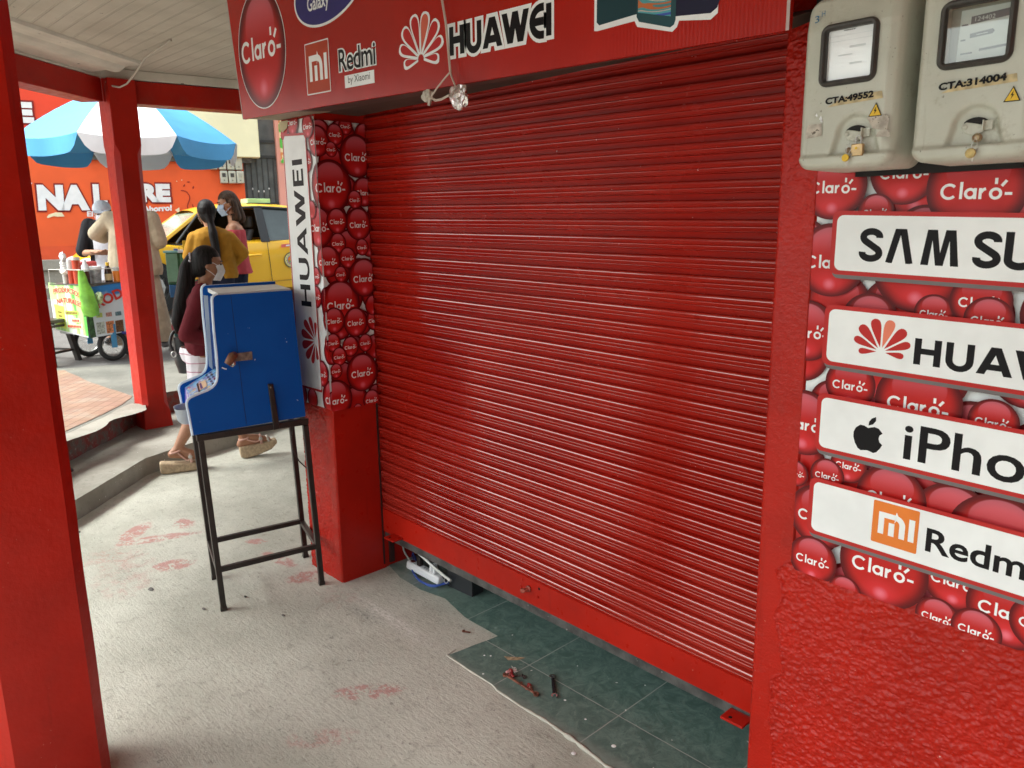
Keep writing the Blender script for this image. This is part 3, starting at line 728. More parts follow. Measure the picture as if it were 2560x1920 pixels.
rr9 = random.Random(8); PB = [(-.80 + .145 * i + rr9.uniform(-.015, .015) + .06 * (j % 2), .80 + .13 * j + rr9.uniform(-.015, .015), rr9.uniform(.055, .070), 0) for j in range(9) for i in range(5)] + PB
L = [(*W(b[0], b[1]), b[2] * 1.1, *((b[3] * .92,) if len(b) > 3 and b[3] else b[3:] if len(b) > 3 else (1.38,))) for b in PB]
dmax = balls_print('p', fr, L, cl, pan)
def strip(zt, zb, xl, label, n):
    mb = MB(); x0, t0 = W(xl, zb); t1 = W(xl, zt)[1]; D = dmax + 3e-4
    dpoly(mb, fr, rrect(x0 - .004, cl[1] - .0, t0 - .017, t1 - .002, .014), D, 1, cl)
    dpoly(mb, fr, rrect(x0 - .010, cl[1] + .05, t0 - .009, t1 + .009, .016), D + 2e-4, 2, cl)
    dpoly(mb, fr, rrect(x0, cl[1] + .05, t0, t1, .014), D + 4e-4, 0, cl)
    o = obj('label_strip', mb, [M['white'], M['grey'], M['prtred']], pan, recalc=False); o['label'] = label
    return D + 6e-4
D = strip(1.635, 1.519, -.729, 'white strip with the first black brand word', 0)
mb = MB()
def sam(mb, x, z, w, h, D, m=0):
    xs, t = W(x, z); g = [('S', -.680, .052), ('V', -.623, .052), ('M', -.556, .072), ('S', -.466, .052), ('U', -.412, .05), ('N', -.345, .055), ('G', -.27, .055)]
    for c, gx, gw in g:
        s0, t0 = W(gx, z - (gx + .68) * K)
        if c == 'M': dpoly(mb, fr, [(s0 + a, t0 + b * h) for a, b in ((0, 0), (.009, 1), (.027, 1), (.0345, .36), (.042, 1), (.060, 1), (.069, 0), (.0545, 0), (.0500, .70), (.0415, 0), (.0275, 0), (.0190, .70), (.0145, 0))], D, m)
        elif c == 'S':
            cx_ = s0 + .0255; stroke(mb, fr, arc(cx_, t0 + .0510, .0165, -8, 180, 12, .0112) + arc(cx_, t0 + .0510, .0165, 190, 235, 4, .0125) + arc(cx_, t0 + .0180, .0172, 55, -5, 5, .0125) + arc(cx_, t0 + .0180, .0172, -10, -190, 12, .0112), .0138, D, m)
        elif c == 'U':
            stroke(mb, fr, [(s0 + .007, t0 + h), (s0 + .007, t0 + .020)] + arc(s0 + .025, t0 + .0185, .018, 185, 355, 12, .0118) + [(s0 + .043, t0 + .020), (s0 + .043, t0 + h)], .0138, D, m)
        elif c == 'V': stroke(mb, fr, [(s0 + .006, t0), (s0 + .022, t0 + h), (s0 + .030, t0 + h), (s0 + .046, t0)], .0135, D, m, (cl[0], cl[1], t0, t0 + h))
        else: dtext(mb, fr, c, s0, t0, gw * .93, h, D, m, .045)
sam(mb, -.68, 1.539, .3, .069, D); obj('brand_word', mb, M['black'], pan, recalc=False); mb = MB()
D2 = strip(1.435, 1.320, -.732, 'white strip with the red flower logo', 0)
a, b_ = W(-.617, 1.352); pb = MB(); petals(pb, fr, a, b_, .070, D2, 0, ma=1)
x, t = W(-.547, 1.334); huawei(mb, fr, x - .004, t, .056 * 5.6, .0535, D2, 0, .22); obj('brand_word', mb, M['black'], pan, recalc=False); mb = MB(); obj('flower_logo', pb, [M['prtred'], flat('printed_peach', (.75, .20, .12))], pan, recalc=False); pb = MB()
D3 = strip(1.237, 1.122, -.735, 'white strip with the black fruit logo', 0)
ax, at = W(-.629, 1.165); s_ = .031
ap = [(0, .62), (.18, .70), (.42, .78), (.70, .72), (.90, .52), (.98, .42), (.80, .26), (.74, .02), (.82, -.22), (1.02, -.38), (.88, -.68), (.66, -.98), (.46, -1.08), (.24, -1.02), (.04, -.98), (-.18, -1.02), (-.40, -1.08), (-.62, -.96), (-.84, -.62), (-.98, -.20), (-.98, .16), (-.84, .50), (-.56, .74), (-.28, .74)]
dpoly(mb, fr, [(ax + p[0] * s_, at + p[1] * s_) for p in ap], D3, 0)
dpoly(mb, fr, [(ax + p[0] * s_, at + p[1] * s_) for p in [(0, .80), (.02, 1.08), (.18, 1.34), (.46, 1.50), (.48, 1.22), (.30, .94)]], D3 + 1e-5, 0)
obj('fruit_logo', mb, M['black'], pan, recalc=False); mb = MB()
x, t = W(-.555, 1.131); dtext(mb, fr, 'iPhone', x, t, .345, .078, D3, 0, .012); obj('brand_word', mb, M['black'], pan, recalc=False); mb = MB()
D4 = strip(1.038, .920, -.739, 'white strip with the orange square logo', 0)
x, t = W(-.604, .9335); mi_logo(pb, fr, x, t, .094, .095, D4, 2, 3)
x, t = W(-.494, .943); dtext(mb, fr, 'Redmi', x, t, .198, .052, D4, 0, .02)
obj('brand_word', mb, M['black'], pan, recalc=False)
obj('square_logo', pb, [M['prtred'], M['prtred'], M['orange'], M['white']], pan, recalc=False)
# ------------------------------------------------------------------ left pier poster
pp_ = thing('pier_poster', 'red ball poster wrapped round the left pier with a tall white strip', 'poster', (-3.1, 1.68, .82))
fr2 = Fr((-2.9455, 0, 0), (0, 1, 0), (0, 0, 1), (1, 0, 0)); cl2 = (1.680, 1.922, .828, 2.062)
fr3 = Fr((0, 1.6815, 0), (1, 0, 0), (0, 0, 1), (0, -1, 0)); cl3 = (-3.226, -2.9455, .832, 2.075)
mb = MB(); mb.box(-2.949, -2.9457, 1.6817, cl2[1], cl2[2], cl2[3]); mb.box(cl3[0], -2.949, 1.6817, 1.6845, cl3[2], cl3[3]); obj('backing', mb, M['white'], pp_)
RB = [(1.923, 1.212, 0.043), (1.921, 1.280, 0.043, 0), (1.903, 1.776, 0.058), (1.826, 2.045, 0.034), (1.687, 1.977, 0.058), (1.773, 2.008, 0.041), (1.873, 1.925, 0.083), (1.750, 1.946, 0.029), (1.662, 1.629, 0.080), (1.737, 1.796, 0.100), (1.852, 1.742, 0.037), (1.865, 1.639, 0.064), (1.758, 1.652, 0.050), (1.876, 1.539, 0.034), (1.756, 1.559, 0.040), (1.702, 1.483, 0.062), (1.800, 1.495, 0.042),
      (1.752, 1.298, 0.095), (1.878, 1.406, 0.078), (1.761, 1.426, 0.032), (1.822, 1.212, 0.060), (1.714, 1.229, 0.052), (1.866, 1.114, 0.037), (1.702, 1.132, 0.038), (1.788, 1.106, 0.042), (1.729, 1.068, 0.038), (1.709, 1.006, 0.031), (1.884, 0.847, 0.045), (1.841, 0.983, 0.080), (1.698, 0.878, 0.082), (1.808, 0.815, 0.025, 0)]
RB = [(1.70 + .11 * i + .05 * (j % 2), .86 + .115 * j, .052 + .008 * ((i + j) % 2), 0) for j in range(11) for i in range(3)] + RB
RB = [(b[0], b[1], b[2] * 1.10, *(b[3:] if len(b) > 3 else (1.36,))) for b in RB]
balls_print('r', fr2, RB, cl2, pp_, .93, .0003)
# same print carried round the corner
FB = [(-2.9455 - (b[0] - 1.68) if False else -2.9455 + (b[0] - 1.68), b[1], b[2], *(b[3:])) for b in RB if b[0] - b[2] * .93 < 1.68]
FB += [(-3.02, 1.90, .05), (-3.01, 1.33, .05), (-3.0, 1.42, .04), (-3.20, .87, .055, 0), (-3.10, .86, .05, 0), (-3.12, 2.07, .06), (-3.2, 2.05, .05, 0), (-3.0, .99, .06, 1.4), (-3.0, 1.70, .04, 0), (-2.99, 2.04, .05)]
dm = balls_print('f', fr3, FB, cl3, pp_, .93, .0003)
mb = MB(); D = dm + 3e-4
sl_ = [(-3.205, .913), (-3.016, .913), (-3.012, .922), (-3.014, 1.99), (-3.024, 2.006), (-3.19, 2.016), (-3.205, 2.0)]
dpoly(mb, fr3, [(p[0] - .008 if p[0] < -3.1 else p[0] + .006, p[1] + (.01 if p[1] > 1.5 else -.01)) for p in sl_], D, 1); dpoly(mb, fr3, sl_, D + 2e-4, 0)
o = obj('label_strip', mb, [M['white'], M['prtred']], pp_, recalc=False); o['label'] = 'tall white strip with a black word running up it'
mb = MB(); huawei(mb, fr3, -3.052, 1.283, .618, .088, D + 4e-4, 0, .19, rot=90); obj('brand_word', mb, M['black'], pp_, recalc=False)
mb = MB(); petals(mb, fr3, -3.035, 1.133, .128, D + 4e-4, 0, rot=90); obj('logo', mb, M['prtred'], pp_, recalc=False)
mb = MB(); mb.face([(-3.235, 1.676, 2.05), (-3.16, 1.674, 2.048), (-3.15, 1.674, 2.078), (-3.23, 1.676, 2.08)]); mb.face([(-3.235, 1.676, 2.05), (-3.20, 1.672, 2.032), (-3.16, 1.674, 2.048)]); obj('torn_tape', mb, pm('masking_tape', (.50, .42, .26), .7), pp_, recalc=False)
# ------------------------------------------------------------------ sign box above the shutter
sg = thing('shop_sign', 'long red fascia sign with phone brand logos hanging above the shutter', 'sign', (-2.0, 1.52, 2.05))
YS = 1.52
fs = Fr((0, YS, 0), (1, 0, -K), (0, 0, 1), (0, -1, 0))
bl = 1.994 - K * .795; tl = 2.80
def msign():
    t = NT('sign_vinyl')
    c = t.mix(t.ramp(t.noise(2.0, 4), .3, .7), scl(RED, .85), scl(RED, 1.05)); c = t.mix(t.ramp(t.noise(30, 5, .7), .62, .8, 0, .5), c, scl(RED, .5))
    x = t.xyz(); wv = t.math('SINE', t.math('MULTIPLY', x[0], 620.0)); k = t.math('MULTIPLY', t.ramp(x[0], -1.45, -1.25), 1.0)
    return t.out(c, .27, t.bump(t.math('ADD', t.math('MULTIPLY', t.math('MULTIPLY', wv, k), .25), t.noise(6, 3)), .25, .003), spec=.25)
M['sign'] = msign()
fl = [(-3.251, bl), (-.795, bl), (-.797, tl), (-3.36, tl)]
mb = MB(); 
def sgp(x, t, d): return fs.P(x, t, d)
mb.hexa([sgp(-3.251, bl, 0), sgp(-.795, bl, 0), sgp(-.795, bl, -.013), sgp(-3.251, bl, -.013), sgp(-3.36, tl, 0), sgp(-.797, tl, 0), sgp(-.797, tl, -.013), sgp(-3.36, tl, -.013)]); obj('face_panel', mb, M['sign'], sg)
mb = MB(); D = .0004
dpoly(mb, fs, [(-3.251, bl), (-3.246, bl), (-3.355, tl), (-3.36, tl)], D); dpoly(mb, fs, [(-.802, bl), (-.795, bl), (-.797, tl), (-.804, tl)], D + .0002)
obj('edge_strip', mb, pm('edge_grey', (.42, .34, .32), .5), sg, recalc=False)
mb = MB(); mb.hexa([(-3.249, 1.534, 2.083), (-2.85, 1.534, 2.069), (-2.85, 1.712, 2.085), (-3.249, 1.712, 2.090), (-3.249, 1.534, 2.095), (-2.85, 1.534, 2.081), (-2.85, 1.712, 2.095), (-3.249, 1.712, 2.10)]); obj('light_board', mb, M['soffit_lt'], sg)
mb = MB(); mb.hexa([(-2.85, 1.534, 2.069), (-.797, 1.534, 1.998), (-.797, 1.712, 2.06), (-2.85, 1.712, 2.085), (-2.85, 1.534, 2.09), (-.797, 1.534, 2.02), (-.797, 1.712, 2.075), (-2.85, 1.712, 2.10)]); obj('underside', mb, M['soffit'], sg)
mb = MB(); mb.hexa([(-3.25, 1.534, 2.09), (-3.23, 1.534, 2.09), (-3.23, 1.714, 2.09), (-3.25, 1.714, 2.09), (-3.35, 1.534, 2.9), (-3.23, 1.534, 2.9), (-3.23, 1.714, 2.9), (-3.35, 1.714, 2.9)]); obj('end_panel', mb, M['red'], sg)
def T_(x, z): return x, z + K * x
# ball logo with white ring
cx, ct = T_(-3.035, 2.325); rx, rz = .198, .222
mb = MB(); ring = [(cx + (rx + .004) * cos(2 * pi * i / 60), ct + (rz + .004) * sin(2 * pi * i / 60)) for i in range(60)]; dpoly(mb, fs, ring, .0008, 0); obj('ring', mb, M['white'], sg, recalc=False)
mb = MB(); pts = [(cx + rx * cos(2 * pi * i / 60), ct + rz * sin(2 * pi * i / 60)) for i in range(60)]; mb.face([fs.P(x, y, .0011) for x, y in pts], 0, [((x - cx) / rx, (y - ct) / rz) for x, y in pts]); obj('ball_print', mb, M['balls'], sg, recalc=False)
mb = MB(); claro(mb, fs, cx - .004, ct - .005, .335, .0014, 0, None, 1.0)
# blue oval
ox, ot = T_(-2.50, 2.452); ov = []
th = radians(10)
def oval(a, b): return [(ox + a * cos(t) * cos(th) - b * sin(t) * sin(th), ot + a * cos(t) * sin(th) + b * sin(t) * cos(th)) for t in [2 * pi * i / 60 for i in range(60)]]
ob = MB(); dpoly(ob, fs, oval(.252, .126), .0008, 0); dpoly(ob, fs, oval(.243, .117), .0011, 1); obj('oval_badge', ob, [M['white'], M['navy']], sg, recalc=False)
obj('lettering', mb, M['white'], sg, recalc=False); mb = MB()
x, t = T_(-2.655, 2.372); dtext(mb, fs, 'Galaxy', x, t, .150, .062, .0015, 0, .02)
x, t = T_(-2.665, 2.428); dtext(mb, fs, 'SAMSUNG', x, t, .33, .075, .0015, 0, .05)
obj('lettering', mb, M['white'], sg, recalc=False)
x, t = T_(-2.690, 2.110); lg = MB(); mi_logo(lg, fs, x, t, .160, .170, .0008, 1, 0, edge=0); obj('square_logo', lg, [M['white'], flat('printed_deep_orange', (.42, .045, .012))], sg, recalc=False); lg = MB()
x, t = T_(-2.432, 2.098); by = MB(); dpoly(by, fs, [(x, t), (x + .182, t), (x + .182, t + .041), (x, t + .041)], .0008, 0); dtext(by, fs, 'by Xiaomi', x + .022, t + .007, .135, .030, .0011, 1, -.002)
obj('small_label', by, [M['white'], M['black']], sg, recalc=False)
x, t = T_(-2.468, 2.152); wt = MB(); dtext(wt, fs, 'Redmi', x, t, .235, .080, .0008, 0, .085); bk = MB(); dtext(bk, fs, 'Redmi', x + .004, t + .004, .226, .072, .0011, 0, .012)
obj('white_outline', wt, M['white'], sg, recalc=False); obj('brand_word', bk, M['black'], sg, recalc=False); wt = MB(); bk = MB()
x, t = T_(-1.848, 2.112); huawei(wt, fs, x - .004, t, .400, .078, .0008, 0, .48, curly=True, ext=.13); huawei(bk, fs, x - .004, t, .400, .078, .0012, 0, .25, curly=True); obj('white_outline', wt, M['white'], sg, recalc=False); wt = MB()
x, t = T_(-1.994, 2.128); petals(wt, fs, x, t - .003, .132, .0006, 0, grow=.0035); petals(lg, fs, x, t, .127, .0011, 2, ma=3, grow=-.0015)
obj('white_outline', wt, M['white'], sg, recalc=False); obj('brand_word', bk, M['black'], sg, recalc=False)
obj('flower_logo', lg, [M['white'], M['orange'], M['prtred'], flat('printed_lightred', (.62, .12, .07))], sg, recalc=False)
# printed phones
ph = MB()
dpoly(ph, fs, [T_(-1.300, 2.40), T_(-1.300, 2.082), T_(-1.290, 2.080), T_(-1.178, 2.082), T_(-1.170, 2.068), T_(-1.072, 2.040), T_(-1.060, 2.048), T_(-1.055, 2.060), T_(-.975, 2.047), T_(-.958, 2.057), T_(-.946, 2.40)], .0006, 0)
dpoly(ph, fs, [T_(-1.292, 2.40), T_(-1.292, 2.100), T_(-1.284, 2.092), T_(-1.165, 2.096), T_(-1.165, 2.40)], .0009, 1)
dpoly(ph, fs, [T_(-1.075, 2.40), T_(-1.075, 2.072), T_(-.975, 2.060), T_(-.960, 2.068), T_(-.953, 2.085), T_(-.948, 2.40)], .0009, 2)
dpoly(ph, fs, [T_(-1.172, 2.40), T_(-1.172, 2.090), T_(-1.165, 2.078), T_(-1.078, 2.050), T_(-1.068, 2.054), T_(-1.064, 2.064), T_(-1.064, 2.40)], .0012, 3)
dpoly(ph, fs, [T_(-1.168, 2.40), T_(-1.168, 2.098), T_(-1.077, 2.073), T_(-1.077, 2.40)], .0015, 4)
def mswirl():
    t = NT('printed_swirl'); n = t.noise(5.5, 1.5, .4, vec=t.mapping(scale=(1, 1, 2.2), rot=(0, .6, 0)), dist=1.2)
    r = t.node('ShaderNodeValToRGB'); t.l.new(t.math('FRACT', t.math('MULTIPLY', n, 3.2)), r.inputs[0]); r.color_ramp.interpolation = 'CONSTANT'
    cols = [(0, (.05, .22, .26)), (.18, (.5, .06, .04)), (.32, (.04, .08, .4)), (.46, (.08, .35, .40)), (.6, (.55, .45, .38)), (.68, (.06, .3, .33)), (.85, (.5, .14, .04))]
    while len(r.color_ramp.elements) > 1: r.color_ramp.elements.remove(r.color_ramp.elements[0])
    r.color_ramp.elements[0].position = 0; r.color_ramp.elements[0].color = (*cols[0][1], 1)
    for p, c in cols[1:]: e = r.color_ramp.elements.new(p); e.color = (*c, 1)
    return t.out(r.outputs[0], .3)
obj('phone_print', ph, [M['white'], flat('print_darkteal', (.010, .045, .055)), flat('print_darkblue', (.012, .012, .035)), flat('print_teal', (.02, .07, .08)), mswirl()], sg, recalc=False)
# hanging cable with foil-wrapped ends
cb = thing('loose_cable', 'thin beige cable hanging down over the sign, its two ends wrapped in tape and foil', 'cable', (-1.85, 1.49, 2.02))
wm = pm('cable_beige', (.55, .47, .40), .5)
mb = MB(); mb.ring_tube([(-1.90, 1.512, 2.60), (-1.875, 1.507, 2.35), (-1.862, 1.503, 2.262), (-1.848, 1.503, 2.199), (-1.838, 1.502, 2.115), (-1.828, 1.498, 2.062)], .0036, 7)
mb.ring_tube([(-1.828, 1.498, 2.062), (-1.845, 1.492, 2.048), (-1.880, 1.488, 2.024), (-1.905, 1.486, 2.003)], .0026, 6); mb.ring_tube([(-1.828, 1.498, 2.062), (-1.815, 1.492, 2.045), (-1.797, 1.488, 2.022), (-1.780, 1.484, 2.005)], .0026, 6)
mb.ring_tube([(-1.905, 1.486, 2.000), (-1.88, 1.482, 1.990), (-1.85, 1.480, 1.989), (-1.815, 1.482, 1.997)], .0018, 6); mb.ring_tube([(-1.905, 1.484, 1.998), (-1.88, 1.480, 1.986), (-1.85, 1.478, 1.985), (-1.815, 1.480, 1.993)], .0016, 6)
obj('wire', mb, wm, cb, smooth=50)
def crumple(c, r, seed, n=3, M3=None, tail=None):
    bm = bmesh.new(); bmesh.ops.create_icosphere(bm, subdivisions=n, radius=1); R = random.Random(seed)
    for v in bm.verts:
        p = v.co.copy(); k = 1 + .38 * noise.noise(p * 1.6 + Vector((seed, 0, 0))) + .22 * noise.noise(p * 4.2 + Vector((0, seed, 0))) + R.uniform(-.06, .06)
        q = Vector((p.x * r[0], p.y * r[1], p.z * r[2])) * k
        v.co = Vector(c) + (M3 @ q if M3 is not None else q)
    mb = MB(); mb.v = [tuple(v.co) for v in bm.verts]; mb.f = [[v.index for v in f.verts] for f in bm.faces]; mb.m = [0] * len(mb.f); bm.free(); return mb
foil = pm('aluminium_foil', (.62, .56, .55), .22, .1, 10, .3, 60, metal=.92)
tape = pm('clear_tape_wad', (.50, .45, .38), .35, .2, 20)
obj('foil_wrap', crumple((-1.776, 1.483, 1.985), (.036, .016, .036), 11, 3, Matrix.Rotation(radians(35), 3, 'Y')), foil, cb)
mb = crumple((-1.925, 1.486, 2.008), (.022, .010, .017), 5, 3); mb.ring_tube([(-1.912, 1.486, 2.0), (-1.918, 1.485, 1.978)], [.007, .004], 6); obj('tape_wrap', mb, tape, cb)
# ------------------------------------------------------------------ electricity meter boxes
def m_meter():
    t = NT('meter_plastic')
    c = t.mix(t.ramp(t.noise(5, 6), .3, .7), (.44, .435, .36), (.53, .53, .45))
    c = t.mix(t.ramp(t.noise(16, 7, .8), .54, .70, 0, .55), c, (.30, .27, .19)); c = t.mix(t.ramp(t.noise(1, 5, .7, vec=t.mapping(scale=(60, 60, 5))), .58, .75, 0, .4), c, (.24, .20, .14)); c = t.mix(t.ramp(t.noise(150, 3, .5), .71, .73, 0, .8), c, (.12, .10, .08))
    return t.out(c, .36, t.bump(t.noise(260, 3), .25, .0015), spec=.5)
M['meter'] = m_meter(); M['rubber'] = pm('window_rubber', (.045, .040, .035), .5, .2, 30, .1, 90)
M['yellow'] = flat('sticker_yellow', (.72, .46, .04)); M['brass'] = pm('brass_lock', (.48, .33, .17), .38, .25, 60, metal=.7)
M['hole'] = pm('dark_opening', (.012, .010, .010), .8); M['hand_blue'] = flat('marker_blue', (.02, .12, .24))
M['residue'] = pm('sticker_residue', (.44, .39, .33), .7, .3, 60, specks=((.12, .10, .08), 120, .60)); M['stain'] = pm('glue_stain', (.50, .40, .22), .6, .25, 60)
M['screw'] = pm('zinc', (.5, .5, .48), .35, .1, 50, metal=.6)
def meter(x0, x1, z0, z1, label, num, tx, tw, wx0, wx1, wz0, wz1, cxr, czr, first):
    t = thing('meter_box', label, 'meter box', ((x0 + x1) / 2, 1.69, z0), 0, 'electricity meter boxes on the shop wall')
    cx, cz, hw, hh, r = (x0 + x1) / 2, (z0 + z1) / 2, (x1 - x0) / 2, (z1 - z0) / 2, .026
    nu, nv = 64, 110; mb = MB(); YF = 1.505; lip = z0 + .022
    def pos(i, j):
        ii = min(max(i, 0), nu); jj = min(max(j, 0), nv)
        x = (2 * ii / nu - 1) * hw; z = (2 * jj / nv - 1) * hh
        qx, qz = max(abs(x) - (hw - r), 0), max(abs(z) - (hh - r), 0); l = sqrt(qx * qx + qz * qz)
        if l > 1e-9:
            m_ = max(qx, qz); x = math.copysign(hw - r + qx / l * m_, x) if abs(x) > hw - r else x; z = math.copysign(hh - r + qz / l * m_, z) if abs(z) > hh - r else z
        X, Z = cx + x, cz + z
        edge = min(min(ii, nu - ii) / nu * 2 * hw, min(jj, nv - jj) / nv * 2 * hh)
        h = .010 * (1 - min(1, edge / .010)) ** 2
        # big slanted chamfer down the right hand side
        rc = cx + hw - .022
        if X > rc: h += (X - rc) * .55 * min(1, max(0, (Z - z0 - .02) / .03))
        if Z > z1 - .06: h += (Z - z1 + .06) * .22
        if Z > lip: h += .006 * min(1, (Z - lip) / .006)          # lip stays proud at the foot
        # arched recess round the lock
        dx, dz = X - cxr, Z - czr; R = .040
        d = sqrt(dx * dx + dz * dz) if dz > 0 else abs(dx) - .30 * max(0, -dz)
        g = max(0, min(1, (R - d) / .011)); g = g * g * (3 - 2 * g)
        if Z > lip + .002: h += .011 * g
        # window hole
        if wx0 + .011 < X < wx1 - .011 and wz0 + .011 < Z < wz1 - .011: h += .02
        if i < 0 or i > nu or j < 0 or j > nv: return (X, 1.685, Z)
        return (X, YF + h, Z)
    for j in range(-1, nv + 2):
        for i in range(-1, nu + 2): mb.v.append(pos(i, j))
    w = nu + 3
    for j in range(nv + 2):
        for i in range(nu + 2): k = j * w + i; mb.fi((k, k + 1, k + w + 1, k + w))
    obj('case', mb, M['meter'], t, smooth=50, recalc=False)
    f = Fr((0, YF + .005, 0), (1, 0, -.012), (0, 0, 1), (0, -1, 0))
    # rubber window frame
    mb = MB(); o = rrect(wx0, wx1, wz0, wz1, .017, 8); i_ = rrect(wx0 + .011, wx1 - .011, wz0 + .011, wz1 - .011, .003, 8); n = len(o)
    mid = rrect(wx0 + .004, wx1 - .004, wz0 + .004, wz1 - .004, .013, 8); m2 = rrect(wx0 + .008, wx1 - .008, wz0 + .008, wz1 - .008, .008, 8)
    Ls = [[Vector((x, YF + d, z - (x - cx) * 0)) for x, z in L] for L, d in ((o, .009), (o, .002), (mid, -.003), (m2, -.002), (i_, .003), (i_, .016))]
    for a, b in zip(Ls[:-1], Ls[1:]):
        for k in range(n): j = (k + 1) % n; mb.face([a[k], a[j], b[j], b[k]])
    obj('window_frame', mb, M['rubber'], t, smooth=45)
    mb = MB(); yb = YF + .012
    mb.face([(wx0 + .010, yb, wz0 + .010), (wx1 - .010, yb, wz0 + .010), (wx1 - .010, yb, wz1 - .010), (wx0 + .010, yb, wz1 - .010)])
    fd = Fr((0, yb - .0005, 0), (1, 0, 0), (0, 0, 1), (0, -1, 0))
    if first:
        wp = obj('window', mb, pm('window_sky_reflection', (.78, .80, .80), .12, .06, 8, coat=1.0), t, recalc=False)  # white base colour stands for the sky reflected in the glass
        tx_ = MB()
        for k in range(6): dpoly(tx_, fd, [(-.682 + k * .0036, 1.9715), (-.6795 + k * .0036, 1.972), (-.6795 + k * .0036, 1.9735), (-.682 + k * .0036, 1.973)], 0, 0)
        for z in (1.964, 1.955): dpoly(tx_, fd, [(wx0 + .011, z), (wx1 - .011, z - .001), (wx1 - .011, z - .0003), (wx0 + .011, z + .0006)], 0, 1)
        for (a, b, c, d) in ((.670, .640, 1.944, 1.940), (.668, .645, 1.914, 1.911), (.690, .664, 1.93, 1.928)): dpoly(tx_, fd, [(-a, d), (-b, d), (-b, c), (-a, c)], 0, 1)
        obj('print', tx_, [M['black'], pm('faint_grey', (.60, .64, .65), .3)], t, recalc=False)
    else:
        mb2 = MB(); mb2.box(wx0 + .010, wx1 - .010, YF + .0185, YF + .0192, wz0 + .010, wz1 - .010); obj('window', mb2, pm('window_dim', (.20, .20, .155), .3), t)
        dl = MB(); xa = wx0 + .026
        fd = Fr((0, YF + .0180, 0), (1, 0, 0), (0, 0, 1), (0, -1, 0))
        dpoly(dl, fd, [(xa, wz0 + .012), (wx1 - .012, wz0 + .012), (wx1 - .012, wz1 - .016), (xa + .002, wz1 - .016)], 0, 0)
        dpoly(dl, fd, [(xa + .018, wz1 - .040), (wx1 - .014, wz1 - .036), (wx1 - .014, wz1 - .024), (xa + .018, wz1 - .028)], .0003, 1); dtext(dl, fd, '124402', xa + .024, wz1 - .0365, .030, .007, .0006, 0)
        dpoly(dl, fd, [(xa + .018, wz1 - .062), (xa + .052, wz1 - .060), (xa + .055, wz1 - .056), (xa + .052, wz1 - .052), (xa + .018, wz1 - .055)], .0003, 1); dpoly(dl, fd, [(xa + .028, wz1 - .0585), (xa + .045, wz1 - .0575), (xa + .045, wz1 - .0565), (xa + .028, wz1 - .0575)], .0006, 0)
        dpoly(dl, fd, [(xa + .034, wz0 + .026), (wx1 - .014, wz0 + .028), (wx1 - .014, wz0 + .032), (xa + .034, wz0 + .030)], .0003, 1)
        for (a, b, z) in ((.004, .014, .070), (.004, .012, .046), (.006, .024, .024)): dpoly(dl, fd, [(xa + a, wz0 + z), (xa + b, wz0 + z), (xa + b, wz0 + z + .0025), (xa + a, wz0 + z + .0025)], .0003, 1)
        obj('dial', dl, [pm('dial_card', (.52, .56, .53), .4), pm('dial_dark', (.12, .125, .13), .4)], t, recalc=False)
        g = MB(); g.face([(wx0 + .010, YF + .006, wz0 + .010), (wx1 - .010, YF + .006, wz0 + .010), (wx1 - .010, YF + .006, wz1 - .010), (wx0 + .010, YF + .006, wz1 - .010)])
        obj('glass', g, pane('window_glass', (.93, .95, .93), .09), t, recalc=False)
    st = MB(); sx0 = tx + .004; dpoly(st, f, [(sx0, 1.837 + .012 * sx0), (tx + tw + .016, 1.843 + .012 * tx), (tx + tw + .014, 1.856 + .012 * tx), (sx0 + .03, 1.852 + .012 * tx)], .0012 - .001); obj('glue_stain', st, M['stain'], t, recalc=False)
    nb = MB(); f0 = Fr((0, YF + .0035, 0), (1, 0, .035), (0, 0, 1), (0, -1, 0)); dtext(nb, f0, num, tx, 1.8415 - .035 * tx, tw, .0125, .0, 0, .045); obj('account_number', nb, M['black'], t, recalc=False)
    # warning triangle
    wx = wx1 + .004 if first else wx1 + .006; mb = MB()
    fw = Fr((wx, YF + .004, 1.812), (1, 0, 0), (0, 0, 1), (0, -1, 0))
    dpoly(mb, fw, [(-.0125, -.0012), (.0125, -.0012), (.0005, .0235)], .0, 1); dpoly(mb, fw, [(-.0103, .0002), (.0103, .0002), (.0003, .0203)], .0003, 0)
    dpoly(mb, fw, [(.0015, .0165), (-.0028, .0085), (-.0003, .0088), (-.0022, .0020), (.0028, .0100), (.0004, .0098)], .0006, 1); obj('warning_sticker', mb, [M['yellow'], M['black']], t, recalc=False)
    # lock flap, slot, screw
    mb = MB(); fl_ = Fr((cxr, YF + .0135, czr), (1, 0, 0), (0, 0, 1), (0, -1, 0))
    dpoly(mb, fl_, [(-.016, .006)] + arc(0, .004, .0205, 160, 25, 10, .0125) + [(.016, .004)], .0008); obj('slot', mb, M['hole'], t, recalc=False)
    mb = MB(); lf = [(-.0215, .0005), (-.020, .006), (-.014, .0090), (.000, .0060), (.0125, .0025), (.0155, -.003), (.0125, -.009), (.006, -.0125), (-.006, -.0125), (-.016, -.008)]
    mb.prism(lf, lambda x, z: (cxr + x, YF + .0125, czr + z), lambda x, z: (cxr + x, YF + .0085, czr + z)); obj('lock_flap', mb, M['meter'], t, bevel=.0012)
    mb = MB(); mb.lathe([(.0040, 0), (.0044, .002), (.003, .003), (0, .003)], (cxr - .0155, YF + .0085, czr + .001), 16, 0, Matrix.Rotation(radians(90), 4, 'X')); obj('pivot_cap', mb, M['meter'], t, smooth=50)
    mb = MB(); mb.box(cxr + .013, cxr + .0145, YF + .001, YF + .012, czr - .006, czr + .010); mb.box(cxr + .0145, cxr + .026, YF + .0105, YF + .012, czr - .006, czr + .0095); obj('hasp', mb, M['meter'], t)
